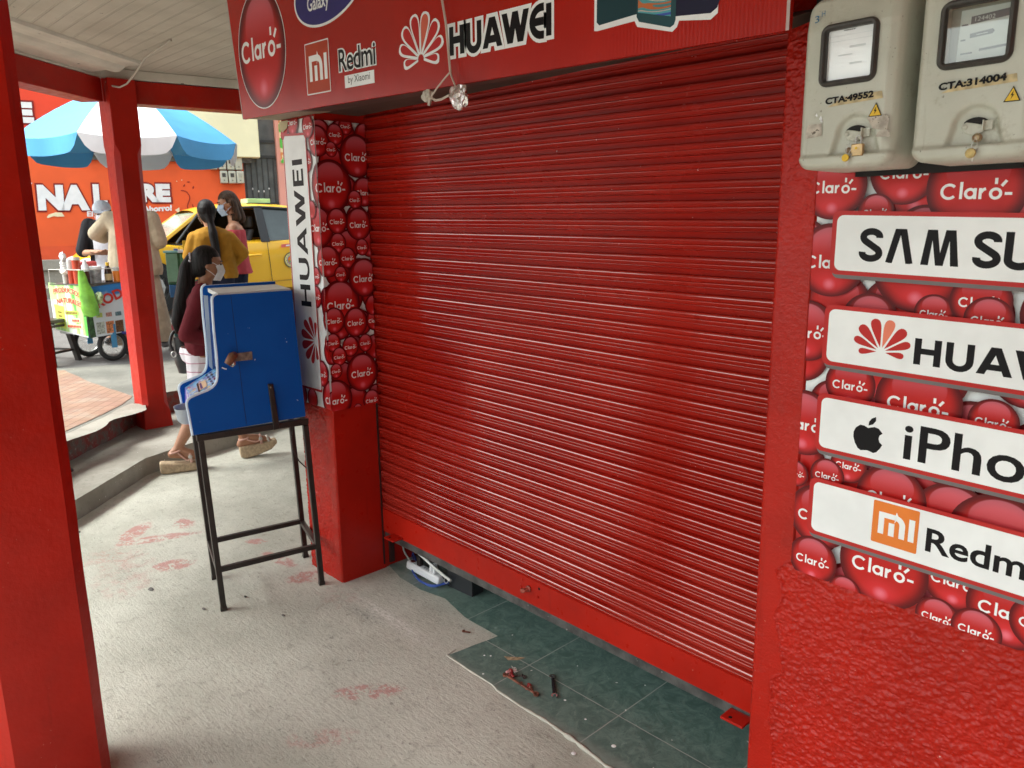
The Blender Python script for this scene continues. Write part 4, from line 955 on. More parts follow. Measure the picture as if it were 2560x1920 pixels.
    if first:
        rs = MB(); fz = Fr((0, YF + .0045, 0), (1, 0, 0), (0, 0, 1), (0, -1, 0))
        dpoly(rs, fz, wob([(-.742, 1.782), (-.709, 1.785), (-.710, 1.808), (-.738, 1.808), (-.742, 1.79)], .001, 300), .0004)
        dpoly(rs, fz, wob([(-.612, 1.790), (-.587, 1.783), (-.584, 1.806), (-.590, 1.812), (-.625, 1.811)], .001, 300), .0004)
        dpoly(rs, fz, wob([(-.607, 1.775), (-.580, 1.772), (-.583, 1.783), (-.600, 1.784)], .0016, 300), .0005)
        obj('sticker_remains', rs, M['residue'], t, recalc=False)
        hb = MB(); f4 = Fr((0, YF + .0045, 0), (1, 0, 0), (0, 0, 1), (0, -1, 0)); ht = lambda c, x, z, s_: dtext(hb, f4, c, x, z, s_ * .7, s_, .0005, 0, .0, rot=8, shear=.1)
        ht('3', -.737, 1.9935, .0125); ht('H', -.724, 2.003, .0095); obj('handwriting', hb, M['hand_blue'], t, recalc=False)
        dr = MB()
        for (x, z, s_) in ((-.722, 1.824, .004), (-.713, 1.817, .006), (-.711, 1.812, .004)): dpoly(dr, f4, [(x - s_ * .6, z), (x, z + s_), (x + s_ * .5, z + .001), (x + s_ * .6, z - s_ * .6), (x, z - s_ * .5)], .0006)
        obj('paint_flake', dr, M['white'], t, recalc=False)
    return t
m1 = meter(-.756, -.574, 1.722, 2.040, 'grey meter box with a bright white window and a brass padlock, nearest the shutter', 'CTA:49552', -.706, .091, -.722, -.614, 1.874, 1.986, -.646, 1.783, True)
m2 = meter(-.543, -.352, 1.722, 2.050, 'grey meter box with its dial showing, cut by the right edge of the photo', 'CTA:314004', -.505, .103, -.512, -.397, 1.874, 1.985, -.443, 1.776, False)
mb = MB(); mb.box(-.800, -.30, 1.64, 1.688, 1.90, 2.12); mb.box(-.70, -.40, 1.655, 1.676, 1.712, 1.90)
tag(obj('backing_board', mb, pm('black_board', (.012, .011, .011), .8)), 'black board and gap behind the two grey meter boxes', 'board')
def padlock(x, y, z, name, label, brassy):
    k = 1.3
    t = thing(name, label, 'padlock' if brassy else 'seal', (x, y, z))
    mb = MB(); mb.box(x - .0085 * k, x + .0085 * k, y - .006, y + .004, z - .017 * k, z); obj('lock_body', mb, M['brass'], t, bevel=.0015)
    mb = MB(); mb.ring_tube([(x - .005, y, z - .001), (x - .005, y, z + .010), (x - .003, y, z + .0145), (x, y, z + .016), (x + .003, y, z + .0145), (x + .005, y, z + .010), (x + .005, y, z - .001)], .0014, 8); obj('shackle', mb, M['screw'], t, smooth=60)
    mb = MB(); mb.lathe([(.0025, 0), (.0025, .0006)], (x - .001, y - .006, z - .008), 10, 0, Matrix.Rotation(radians(90), 4, 'X')); obj('keyhole', mb, M['yellow'], t)
padlock(-.636, 1.507, 1.764, 'padlock', 'small brass padlock hanging from the flap of the first meter box', True)
def seal(x, y, z, lab, col, big):
    t = thing('seal_tag', lab, 'seal', (x, y, z)); mb = MB()
    mb.lathe([(.0065 * big, 0), (.0072 * big, .002), (.0065 * big, .004)], (x, y, z), 14, 0, Matrix.Rotation(radians(90), 4, 'X')); obj('tag', mb, col, t, smooth=40)
    mb = MB(); mb.ring_tube([(x + .002, y - .002, z + .003), (x + .010, y - .003, z + .014), (x + .006, y - .003, z + .026), (x + .001, y - .003, z + .015), (x + .001, y - .003, z + .004)], .0005, 5); obj('wire', mb, M['screw'], t)
    mb = MB(); dpoly(mb, Fr((x, y - .001, z), (1, 0, 0), (0, 0, 1), (0, -1, 0)), [(.002, -.004), (.010, .002), (.012, .010), (.007, -.002), (.004, -.016), (.0, -.008)], 0); obj('plastic_scrap', mb, pm('clear_scrap', (.45, .42, .36), .3), t, recalc=False)
seal(-.6545, 1.500, 1.7395, 'yellow round seal below the brass padlock', M['yellow'], 1.0)
seal(-.4405, 1.498, 1.732, 'worn yellow-brown seal hanging below the second meter box', pm('old_seal', (.45, .33, .12), .6, .3, 90), 1.2)
mb = MB(); mb.lathe([(.0075, 0), (.0078, .004), (.005, .007), (.0035, .005), (0, .005)], (-.4365, 1.512, 1.7575), 16, 0, Matrix.Rotation(radians(90), 4, 'X')); o = obj('lock_barrel', mb, pm('old_brass', (.30, .22, .13), .45, .3, 90, metal=.5), m2, smooth=45)
mb = MB(); mb.lathe([(.0058, 0), (.0058, .004), (.003, .006), (0, .006)], (-.6545, 1.512, 1.7535), 12, 0, Matrix.Rotation(radians(90), 4, 'X')); obj('lock_barrel', mb, pm('old_brass_dark', (.22, .15, .09), .45, .3, 90, metal=.5), m1, smooth=45)
# ------------------------------------------------------------------ blue game cabinet on its stand
O_ = Vector((-3.087, 1.173, 0)); a_ = Vector((.194, .981, 0)).normalized(); b_0 = Vector((-a_.y, a_.x, 0)); b_v = (b_0 + a_ * .075).normalized()
def cp(s, z, d=0.0): return O_ + a_ * s + b_v * d + UP * z
cab = thing('game_cabinet', 'blue coin game cabinet with white edges standing on the black steel stand', 'game machine', tuple(cp(.2, .79, .18)))
M['blue'] = NT('cabinet_blue'); _t = M['blue']; M['blue'] = _t.out(_t.mix(_t.ramp(_t.noise(60, 2, .4), .76, .775), _t.mix(_t.ramp(_t.noise(3, 5), .3, .7), (.002, .075, .36), (.003, .092, .42)), (.45, .5, .6)), .42, _t.bump(_t.noise(180, 3), .06, .001), spec=.15)
M['edge'] = pm('white_edging', (.55, .64, .74), .4, .1, 10)
PR = [(-.047, .797), (.422, .810), (.400, 1.367), (.096, 1.3635), (.088, 1.361), (.081, 1.355), (.0775, 1.344), (.0755, 1.30), (.074, 1.223), (.075, 1.16), (.0755, 1.11), (.0735, 1.06), (.071, 1.030), (.066, 1.010), (.058, .996), (.045, .984), (.025, .974), (.0, .967), (-.025, .959), (-.042, .953), (-.052, .945), (-.0565, .934), (-.0565, .918), (-.054, .900), (-.051, .86)]
for d0, d1 in ((0, .017), (.345, .362)):
    up_ = .018 if d0 else 0.0
    mb = MB(); mb.prism(PR, lambda s, z: cp(s, z + (up_ if z > 1.2 else 0), d0), lambda s, z: cp(s, z + (up_ if z > 1.2 else 0), d1), 0, 1)
    obj('side_panel', mb, [M['blue'], M['edge']], cab, bevel=.0022)
    mb = MB(); mb.prism([(p[0] - .0015 if p[0] < .1 else p[0], p[1]) for p in PR], lambda s, z: cp(s, z, d0 - .0012), lambda s, z: cp(s, z, d0 - .0002)) if False else None
    # raised white rim along the front and top edge
    e = PR[3:] + [(-.047, .797)]; mb = MB(); mb.ring_tube([cp(s, z + (up_ if z > 1.2 else 0), (d0 + d1) / 2) for s, z in e], .0082, 8, flat=b_v); obj('edge_trim', mb, M['edge'], cab, smooth=60)
def quad(mb, s0, z0, s1, z1, d0=.017, d1=.345, m=0): mb.face([cp(s0, z0, d0), cp(s1, z1, d0), cp(s1, z1, d1), cp(s0, z0, d1)], m)
mb = MB(); mb.hexa([cp(.10, 1.352, .017), cp(.398, 1.356, .017), cp(.398, 1.356, .345), cp(.10, 1.352, .345), cp(.10, 1.369, .017), cp(.398, 1.372, .017), cp(.398, 1.372, .345), cp(.10, 1.369, .345)])
obj('top_panel', mb, pm('cabinet_top_white', (.62, .64, .62), .5, .1, 6), cab)
def m_art(name, base, cols, sc):
    t = NT(name); v = t.node('ShaderNodeTexVoronoi'); v.inputs['Scale'].default_value = sc; v.inputs['Randomness'].default_value = 1
    t.l.new(t.mapping(scale=(1, 1, 1.6), rot=(.3, .4, .2)), v.inputs['Vector'])
    r = t.node('ShaderNodeValToRGB'); s = t.node('ShaderNodeSeparateColor'); t.l.new(v.outputs['Color'], s.inputs[0]); t.l.new(s.outputs[0], r.inputs[0]); r.color_ramp.interpolation = 'CONSTANT'
    e = r.color_ramp.elements; e[0].position = 0; e[0].color = (*base, 1); e[1].position = .62; e[1].color = (*cols[0], 1)
    for k, c in enumerate(cols[1:]): q = e.new(.72 + .28 * (k + .3) / len(cols)); q.color = (*c, 1)
    c = t.mix(t.ramp(t.noise(sc * .4, 4, dist=1.5), .45, .6, 0, .6), r.outputs[0], scl(base, 1.5)); return t.out(c, .3)
M['art'] = m_art('deck_artwork', (.16, .42, .62), [(.05, .12, .42), (.75, .55, .12), (.60, .12, .15), (.70, .70, .75), (.15, .15, .45)], 48)
M['art2'] = m_art('marquee_artwork', (.25, .34, .46), [(.50, .40, .30), (.45, .12, .14), (.30, .40, .60), (.55, .55, .55)], 40)
mb = MB(); quad(mb, .108, 1.335, .100, 1.02); obj('display_panel', mb, M['art2'], cab, recalc=False)
mb = MB(); quad(mb, .097, 1.335, .090, 1.005); obj('display_glass', mb, pane('perspex', (.9, .95, 1), .18, .08), cab, recalc=False)
mb = MB(); mb.face([cp(.098, 1.335, .0175), cp(.086, 1.345, .0175), cp(.080, 1.02, .0175), cp(.09, 1.0, .0175)]); mb.face([cp(.098, 1.335, .3445), cp(.080, 1.34, .3445), cp(.075, 1.02, .3445), cp(.09, 1.0, .3445)]); obj('glass_rail', mb, pm('rail_light', (.40, .48, .58), .4), cab, recalc=False)
mb = MB(); q = [cp(.098, 1.208, .02), cp(.078, 1.208, .02), cp(.078, 1.208, .08), cp(.098, 1.208, .08)]; mb.hexa(q + [p + UP * .012 for p in q]); obj('cross_rail', mb, pm('rail_white', (.6, .62, .64), .4), cab)
mb = MB(); quad(mb, .100, 1.008, -.034, .936); obj('play_deck', mb, M['art'], cab, recalc=False)
mb = MB(); fdk = Fr(cp(-.034, .9385, .017), (cp(.1, 1.0105, 0) - cp(-.034, .9385, 0)).normalized(), b_v, ((cp(.1, 1.0105, 0) - cp(-.034, .9385, 0)).cross(b_v)).normalized())
if fdk.n.z < 0: fdk.n = -fdk.n
dpoly(mb, fdk, [(.045, .09), (.078, .085), (.088, .22), (.056, .23)], .0006, 0); dpoly(mb, fdk, [(.036, .07), (.043, .07), (.056, .24), (.047, .24)], .0009, 1); dpoly(mb, fdk, [(.050, .10), (.060, .10), (.066, .21), (.057, .21)], .0009, 2)
for k in range(10):
    y = .05 + .055 * (k % 5); x = .098 + .018 * (k // 5); dpoly(mb, fdk, rrect(x, x + .010, y, y + .028, .003, 3), .0012, 2 if k % 2 else 1)
dpoly(mb, fdk, [(.006, .02), (.03, .02), (.05, .06), (.02, .10)], .0006, 3); dpoly(mb, fdk, [(.09, .02), (.13, .02), (.135, .035), (.09, .04)], .0006, 3)
obj('deck_print', mb, [flat('print_sand', (.70, .50, .32)), M['black'], M['navy'], flat('print_lemon', (.75, .70, .18))], cab, recalc=False)
mb = MB(); quad(mb, -.034, .936, -.046, .80); obj('front_apron', mb, m_art('apron_artwork', (.10, .08, .42), [(.60, .50, .70), (.62, .10, .30), (.70, .6, .7)], 22), cab, recalc=False)
mb = MB(); mb.hexa([cp(.395, .81, .017), cp(.414, .81, .017), cp(.414, .81, .345), cp(.395, .81, .345), cp(.375, 1.34, .017), cp(.394, 1.34, .017), cp(.394, 1.34, .345), cp(.375, 1.34, .345)]); obj('back_panel', mb, M['blue'], cab)
mb = MB(); quad(mb, -.04, .802, .41, .812); obj('floor_panel', mb, M['blue'], cab, recalc=False)
# coin bowl
mb = MB(); cc = cp(-.050, .0, .105); prof = [(0, .828), (.034, .832), (.046, .845), (.056, .896), (.058, .900), (.053, .899), (.043, .85), (.030, .838), (0, .836)]
Mx = Matrix(((a_.x, b_v.x, 0, 0), (a_.y, b_v.y, 0, 0), (0, 0, 1, 0), (0, 0, 0, 1)))
b0 = len(mb.v)
for r, z in prof:
    for k in range(24):
        th = 2 * pi * k / 24; x = cos(th) * r * .95; y = math.copysign(abs(sin(th)) ** .7, sin(th)) * r * 1.25; mb.v.append(tuple(cc + a_ * (x if x < 0 else x * .2) + b_v * y + UP * z))
for i in range(len(prof) - 1):
    for k in range(24): j = (k + 1) % 24; mb.fi((b0 + i * 24 + k, b0 + i * 24 + j, b0 + (i + 1) * 24 + j, b0 + (i + 1) * 24 + k))
obj('coin_bowl', mb, pm('grey_plastic', (.36, .40, .44), .4, .08), cab, smooth=50)
# seam, hasp and padlock on the side
fc = Fr(cp(0, 0, 0), a_, UP, -b_0)
mb = MB(); stroke(mb, fc, [(.148, 1.362), (.157, 1.08), (.166, .812)], .0016, .0006); obj('door_seam', mb, M['hole'], cab, recalc=False)
mb = MB(); stroke(mb, fc, [(.088, 1.066), (.098, 1.060), (.106, 1.057)], .005, .0008); obj('scratch', mb, M['white'], cab, recalc=False)
hp = pm('hasp_metal', (.22, .19, .16), .45, .4, 40, .2, 120, metal=.4)
mb = MB(); mb.prism([(.128, 1.086), (.213, 1.086), (.213, 1.121), (.128, 1.119)], lambda s, z: fc.P(s, z, .0005), lambda s, z: fc.P(s, z, .004)); mb.prism(rrect(.135, .192, 1.095, 1.112, .008), lambda s, z: fc.P(s, z, .0045), lambda s, z: fc.P(s, z, .006)); obj('hasp_plate', mb, hp, cab, bevel=.001)
mb = MB(); mb.ring_tube([fc.P(.140, 1.112, .004), fc.P(.128, 1.112, .022), fc.P(.112, 1.092, .030), fc.P(.104, 1.082, .030)], [.016, .018, .016, .013], 12); obj('hasp_knob', mb, pm('rusty_brown', (.20, .09, .045), .5, .4, 40, .3, 100), cab, smooth=50)
mb = MB(); mb.ball(fc.P(.131, 1.082, .024), (.010, .010, .013), 14); mb.ring_tube([fc.P(.122, 1.086, .016), fc.P(.118, 1.074, .022), fc.P(.128, 1.068, .024)], .003, 8); obj('lock', mb, pm('lock_steel', (.6, .58, .56), .15, .1, metal=.9), cab, smooth=60)
# stand
std = thing('steel_stand', 'black welded steel stand with four square legs under the blue cabinet', 'stand', tuple(cp(.2, 0, .18)))
M['blk'] = pm('black_steel', (.018, .014, .012), .38, .35, 25, .12, 90, specks=((.16, .14, .12), 60, .735))
def bar(p, q, w=.023, name='rail'):
    p, q = Vector(p), Vector(q); t = (q - p).normalized(); u = t.cross(UP) if abs(t.z) < .9 else a_.copy()
    u.normalize(); v = t.cross(u).normalized(); h = w / 2; mb = MB()
    mb.hexa([p - u * h - v * h, p + u * h - v * h, p + u * h + v * h, p - u * h + v * h, q - u * h - v * h, q + u * h - v * h, q + u * h + v * h, q - u * h + v * h]); return obj(name, mb, M['blk'], std, bevel=.0018)
lean = lambda z: -.026 * z / .8
for s0, d0 in ((.006, .010), (.444, .010), (.012, .352), (.450, .352)):
    bar(cp(s0, 0, d0), cp(s0 + lean(.79), .770, d0), name='leg')
    mb = MB(); p = cp(s0, 0, d0); h = .0145; mb.hexa([p - a_ * h - b_v * h, p + a_ * h - b_v * h, p + a_ * h + b_v * h, p - a_ * h + b_v * h, p - a_ * h * .9 - b_v * h * .9 + UP * .018, p + a_ * h * .9 - b_v * h * .9 + UP * .018, p + a_ * h * .9 + b_v * h * .9 + UP * .018, p - a_ * h * .9 + b_v * h * .9 + UP * .018]); obj('foot_cap', mb, M['blk'], std, bevel=.002)
for z, dz in ((.782, 0), (.189, 0)):
    l = lean(z); e = .0 if z < .5 else .012
    bar(cp(-.006 + l - e * .0 + (.012 if z < .5 else -.004), z, .010), cp(.432 + l + .004 + (.0 if z < .5 else .020), z + .004, .010), .026 if z > .5 else .022)
    bar(cp(.018 + l, z, .352), cp(.452 + l, z + .004, .352), .024 if z > .5 else .022)
    bar(cp(.006 + l, z, .02), cp(.012 + l, z, .342), .022); bar(cp(.444 + l, z, .02), cp(.45 + l, z, .342), .022)
mb = MB(); mb.prism([(.266, .976), (.288, .974), (.302, .775), (.276, .772)], lambda s, z: fc.P(s, z, .0006), lambda s, z: fc.P(s, z, .012)); obj('clamp_bar', mb, M['blk'], std, bevel=.003)
mb = MB(); mb.lathe([(.005, 0), (.004, .003), (0, .004)], tuple(fc.P(.276, .962, .012)), 10, 0, Matrix.Rotation(atan2(-b_0.y, -b_0.x) , 4, 'Z') @ Matrix.Rotation(radians(90), 4, 'Y')); obj('bolt', mb, hp, std)
mb = MB(); mb.ring_tube([cp(.400, .80, .20), cp(.402, .72, .2), cp(.392, .66, .2), cp(.398, .60, .2), cp(.42, .55, .2), cp(.46, .50, .2), cp(.52, .40, .24), cp(.56, .2, .3), cp(.6, .01, .32)], .003, 7); obj('power_cord', mb, M['blk'], cab, smooth=60)
# ------------------------------------------------------------------ things on the tiles
def bez(P, n=8):
    out = []
    for i in range(len(P) - 1):
        p0 = Vector(P[max(i - 1, 0)]); p1 = Vector(P[i]); p2 = Vector(P[i + 1]); p3 = Vector(P[min(i + 2, len(P) - 1)])
        for k in range(n):
            t = k / n; out.append(.5 * ((2 * p1) + (p2 - p0) * t + (2 * p0 - 5 * p1 + 4 * p2 - p3) * t * t + (3 * p1 - p0 - 3 * p2 + p3) * t ** 3))
    out.append(Vector(P[-1])); return out
def cable(name, label, P, r, mat, cat='cable', group=None):
    mb = MB(); mb.ring_tube(bez(P), r, 8); return tag(obj(name, mb, mat, smooth=60), label, cat, group)
cable('blue_cable', 'coiled blue cable looping round the white power strip', [(-3.02, 2.10, .012), (-2.95, 2.09, .02), (-2.86, 2.045, .012), (-2.82, 1.995, .010), (-2.74, 1.957, .010), (-2.67, 1.942, .010), (-2.60, 1.955, .012), (-2.565, 2.01, .03), (-2.56, 2.07, .03)], .0045, pm('cable_blue', (.03, .10, .42), .4))
cable('blue_cable', 'second blue cable lying inside the first loop by the power strip', [(-3.02, 2.115, .012), (-2.94, 2.08, .012), (-2.865, 2.035, .012), (-2.815, 1.985, .018), (-2.74, 1.950, .018), (-2.67, 1.935, .018), (-2.60, 1.947, .020), (-2.55, 2.0, .03)], .004, pm('cable_blue_b', (.025, .07, .34), .4))
cable('grey_cable', 'grey mains cable running from under the shutter into the power strip', [(-2.93, 2.02, .17), (-2.95, 2.03, .12), (-2.94, 2.03, .06), (-2.89, 2.02, .035), (-2.85, 2.01, .03)], .005, pm('cord_grey', (.42, .42, .38), .5))
cable('white_conduit', 'white round rod lying along the bottom of the shutter', [(-2.90, 1.985, .142), (-2.75, 1.98, .120), (-2.60, 1.975, .085), (-2.50, 1.97, .070)], .007, pm('conduit_white', (.68, .68, .64), .4))
cable('black_hose', 'thick black hose bending behind the pier', [(-3.03, 2.03, .15), (-3.01, 2.02, .11), (-2.985, 2.0, .07), (-2.99, 2.0, .03), (-3.02, 2.02, .015)], .011, pm('hose_black', (.015, .015, .015), .35))
cable('black_cable', 'thin black cable hanging to the plug of the power strip', [(-2.60, 1.975, .12), (-2.595, 1.985, .08), (-2.57, 2.0, .03), (-2.545, 2.02, .02), (-2.53, 2.05, .03)], .004, M['blk'])
cable('black_cable', 'short black cable lying near the pier behind the power strip', [(-3.05, 2.09, .012), (-2.98, 2.12, .012), (-2.93, 2.20, .012)], .004, M['blk'])
ps = thing('power_strip', 'white power strip with plugs lying on the green tiles under the shutter', 'power strip', (-2.71, 2.0, .01))
d = (Vector((-2.585, 2.005, 0)) - Vector((-2.85, 2.01, 0))).normalized(); n_ = Vector((-d.y, d.x, 0)); p0 = Vector((-2.85, 1.998, .012)); wp = pm('strip_white', (.74, .75, .76), .4, .05)
mb = MB(); L_ = .255; W_ = .024; mb.hexa([p0 - n_ * W_, p0 + d * L_ - n_ * W_, p0 + d * L_ + n_ * W_, p0 + n_ * W_, p0 - n_ * W_ * .8 + UP * .036, p0 + d * L_ - n_ * W_ * .8 + UP * .036, p0 + d * L_ + n_ * W_ * .8 + UP * .036, p0 + n_ * W_ * .8 + UP * .036]); obj('strip_body', mb, wp, ps, bevel=.007)
def onstrip(x, w, h, mt, nm, hh=.03):
    q = p0 + d * x + UP * .036; mb = MB(); mb.hexa([q - n_ * w, q + d * h - n_ * w, q + d * h + n_ * w, q + n_ * w, q - n_ * w * .8 + UP * hh, q + d * h - n_ * w * .8 + UP * hh, q + d * h + n_ * w * .8 + UP * hh, q + n_ * w * .8 + UP * hh]); obj(nm, mb, mt, ps, bevel=.004)
onstrip(.018, .010, .022, pm('switch_dark', (.12, .02, .02), .3), 'switch', .006); onstrip(.075, .013, .026, M['blk'], 'plug', .045); onstrip(.180, .016, .016, wp, 'plug', .05); onstrip(.203, .016, .016, wp, 'plug', .05)
for k in range(3): q = p0 + d * (.125 + .018 * k) + UP * .0365; mb = MB(); mb.lathe([(.0055, 0), (.0055, .0006)], tuple(q), 12); obj('socket', mb, pm('socket_grey', (.30, .30, .32), .5), ps)
mb = MB(); c = Matrix.Translation(Vector((-2.575, 2.01, .0))) @ Matrix.Rotation(radians(3), 4, 'Z'); mb.box(0, .165, 0, .006, .004, .088, 0, c); mb.box(.159, .165, .006, .07, .004, .088, 0, c); mb.box(0, .165, .006, .07, .084, .088, 0, c); mb.box(0, .165, .006, .07, .004, .008, 1, c)
tag(obj('black_box', mb, [pm('box_black', (.020, .021, .024), .45, .1, 10), pm('box_inner', (.3, .3, .27), .6)], bevel=.0025), 'matt black open metal box standing on the tiles beside the power strip', 'box')
for (x, y) in ((-2.90, 2.14), (-2.55, 1.985)):
    mb = MB(); mb.ring_tube([(x + .013 * cos(t), y + .004 * sin(t), .05 + .013 * sin(t)) for t in [2 * pi * k / 16 for k in range(17)]], .0022, 6)
    tag(obj('key_ring', mb, M['screw'], smooth=60), 'metal ring behind the white conduit near the pier' if x < -2.8 else 'metal ring between the white plugs and the black box', 'ring')
# wrenches
chrome = pm('chrome_black', (.035, .037, .04), .25, .2, 40, metal=.6); bright = pm('chrome_bright', (.70, .70, .70), .18, .1, metal=.95); rusty = pm('rusty_wrench', (.22, .085, .055), .5, .5, 60, .3, 160, metal=.3)
def wrench(p, q, r, w, mats, label, openend=True):
    t = thing('wrench', label, 'wrench', (*p, .006)); p, q = Vector((*p, .009)), Vector((*q, .009)); d = (q - p).normalized(); n = Vector((-d.y, d.x, 0)); L = (q - p).length
    mb = MB(); h = .003; a, b = p + d * r, q - d * r
    mb.hexa([a - n * w - UP * h, b - n * w - UP * h, b + n * w - UP * h, a + n * w - UP * h, a - n * w + UP * h, b - n * w + UP * h, b + n * w + UP * h, a + n * w + UP * h]); obj('handle', mb, mats[0], t, bevel=.0012)
    def head(c, s, op, mt, nm):
        o = []; i = []
        for k in range(25):
            th = (2 * pi * k / 24) if not op else radians(38) + radians(284) * k / 24
            v = (d * s * cos(th) + n * sin(th)); o.append(c + v * r); i.append(c + v * r * .56)
        mb = MB()
        for k in range(24):
            A0, A1, B0, B1 = o[k], o[k + 1], i[k], i[k + 1]
            mb.hexa([A0 - UP * .0035, A1 - UP * .0035, B1 - UP * .0035, B0 - UP * .0035, A0 + UP * .0035, A1 + UP * .0035, B1 + UP * .0035, B0 + UP * .0035])
        obj(nm, mb, mt, t, smooth=40)
    head(p, -1, False if not openend else False, mats[1], 'ring_end'); head(q, 1, openend, mats[1], 'open_end' if openend else 'ring_end')
wrench((-1.732, 1.822), (-1.648, 1.743), .0115, .0058, (chrome, bright), 'clean dark chrome wrench lying apart, right of the rusty one')
wrench((-1.862, 1.709), (-1.700, 1.705), .0105, .0042, (rusty, rusty), 'long rusty wrench with red paint lying among bolts on the green tile', False)
rb = pm('red_painted_bolt', (.28, .02, .02), .4, .4, 60); db = pm('dark_bolt', (.06, .035, .03), .5, .4, 60, metal=.3); wb = pm('pink_blob', (.70, .38, .38), .5)
BL = [(-1.862, 1.735, .010, rb, 'round red nut with a pale pink washer on the pile'), (-1.846, 1.722, .009, rb, 'small red bolt head beside the ring of the rusty wrench'), (-1.833, 1.722, .007, db, 'dark bolt touching the red bolt head'), (-1.800, 1.745, .007, db, 'dark loose nut lying away from the pile'), (-1.815, 1.748, .006, db, 'bent dark screw beside the loose nut'),
      (-1.752, 1.722, .009, rb, 'red bolt leaning on the rusty wrench handle'), (-1.744, 1.720, .007, rusty, 'brown bolt behind the red bolt on the handle'), (-1.856, 1.750, .007, wb, 'crumpled whitish wire wad at the top of the pile'), (-1.785, 1.716, .005, rusty, 'brown chip against the wrench handle')]
for k, (x, y, r, mt, lb) in enumerate(BL):
    t = thing('bolt', lb, 'bolt', (x, y, .004), 0, 'bolts and nuts dropped on the tiles'); mb = MB(); R = Matrix.Translation(Vector((x, y, .004 + r * .9))) @ Matrix.Rotation(k * 1.3, 4, 'Z') @ Matrix.Rotation(radians(75 + 8 * k), 4, 'X')
    mb.lathe([(r, -r * .4), (r, r * .4)], (0, 0, 0), 6, 0, R); obj('bolt_head', mb, mt, t, bevel=.0008); mb = MB(); mb.lathe([(r * .45, 0), (r * .45, r * 2.2), (r * .3, r * 2.4)], (0, 0, 0), 8, 0, R); obj('shank', mb, wb if k == 0 else mt, t, smooth=40)
mb = MB()
for k in range(7):
    c = Vector((-1.868 + .004 * k, 1.752 - .002 * k, .008)); mb.ring_tube([c, c + Vector((.008 * sin(k * 2.1), .010 * cos(k), .006)), c + Vector((.014 * cos(k * 3), .004, .010))], .0011, 5)
tag(obj('wire_scrap', mb, pm('scrap_pale', (.62, .55, .52), .5), smooth=60), 'tangle of pale wire scraps at the far end of the rusty wrench', 'wire')
mb = MB(); mb.face([(x, y, .0052) for x, y in wob([(-1.962, 1.792), (-1.930, 1.786), (-1.902, 1.815), (-1.895, 1.845), (-1.915, 1.832), (-1.938, 1.812), (-1.962, 1.792)], .004, 200)]); tag(obj('tile_chip', mb, pm('chip_tan', (.42, .30, .18), .8, .4, 60, .4, 90), recalc=False), 'tan chipped patch where the green tile glaze has come off', 'chip')
for k, (x, y, r) in enumerate(((-1.61, 1.757, .0045), (-1.491, 1.728, .004), (-1.406, 1.574, .008), (-1.34, 1.69, .008), (-1.93, 1.66, .004), (-2.02, 1.745, .004), (-2.0, 1.76, .004))):
    mb = MB(); mb.lathe([(r, 0), (r * .8, .0008), (0, .001)], (x, y, .0042), 12); tag(obj('paint_drip', mb, M['white'], smooth=60), ['small white paint drip right of the clean wrench', 'white paint drip in the middle of the second tile', 'larger white drip on the concrete beside the cement lip', 'larger white oval drip on the nearest green tile', 'tiny white drip below the torn tile corner', 'tiny white drip left of the chipped patch', 'tiny white drip close to the chipped patch'][k], 'paint drip', 'white paint drips on the floor')
mb = MB(); mb.lathe([(.006, -.004), (.006, .004)], (-2.21, 1.80, .008), 8, 0, Matrix.Rotation(1.2, 4, 'Y')); mb.ring_tube([(-2.205, 1.80, .008), (-2.185, 1.815, .006)], .003, 6); tag(obj('screw', mb, rusty), 'small rusty screw lying on the concrete left of the tiles', 'screw')
# plug of dark leaf litter and stones on the floor
for k, (x, y, w) in enumerate(((-3.52, 1.02, .022), (-3.16, 1.12, .014), (-5.35, 1.16, .03), (-4.52, .98, .012), (-2.86, 1.34, .012), (-3.14, 1.30, .010))):
    mb = crumple((x, y, .004 if x > -5 else .128), (w, w * .5, .003 if x > -5 else .012), k + 3, 2); tag(obj('debris', mb, M['blk'] if k in (2, 3, 5) else pm('leaf_grey%d' % k, (.14, .13, .12), .8)), ['flat grey leaf on the concrete floor left of the stand', 'small dark leaf by the nearest stand foot', 'black scrap lying on the concrete step', 'tiny black scrap at the foot of the step', 'tiny dark speck between the stand and the pier', 'tiny black pebble in front of the stand'][k], 'debris')
# ------------------------------------------------------------------ buildings across the street
def abox(mb, a0, a1, n0, n1, z0, z1, m=0): mb.hexa([an(a0, n0, z0), an(a1, n0, z0), an(a1, n1, z0), an(a0, n1, z0), an(a0, n0, z1), an(a1, n0, z1), an(a1, n1, z1), an(a0, n1, z1)], m)
def wallmat(name, c, v=.07): return pm(name, c, .65, v, 1.5, .2, 30)
ob_ = thing('orange_building', 'bright orange painted shop wall with big white letters across the street', 'building', tuple(an(-1, 14.6, .7)))
mb = MB(); abox(mb, -9, 1.46, 14.5, 17, .3, 3.15); obj('wall', mb, wallmat('orange_wall', (.80, .105, .018)), ob_)
mb = MB(); abox(mb, -9, -1.02, 14.45, 17, 3.152, 6.5); obj('upper_board', mb, wallmat('red_orange_board', (.78, .055, .016)), ob_)
mb = MB(); abox(mb, -9, 1.455, 14.36, 14.5, .5, 1.02); abox(mb, -9, -1.30, 14.30, 14.495, 1.022, 1.19); abox(mb, -9, 1.45, 13.4, 14.36, .4, .80); obj('plinth', mb, M['step'], ob_, bevel=.01)
mb = MB(); mb.grid(lambda u, v: an(-9 + 10.45 * u, 14.49 - .02 * max(0, noise.noise(Vector((u * 60, v * 4, 2)))), 1.02 + .38 * v), 160, 12); obj('rough_base', mb, wallmat('orange_base', (.72, .085, .02)), ob_, smooth=60, recalc=False)
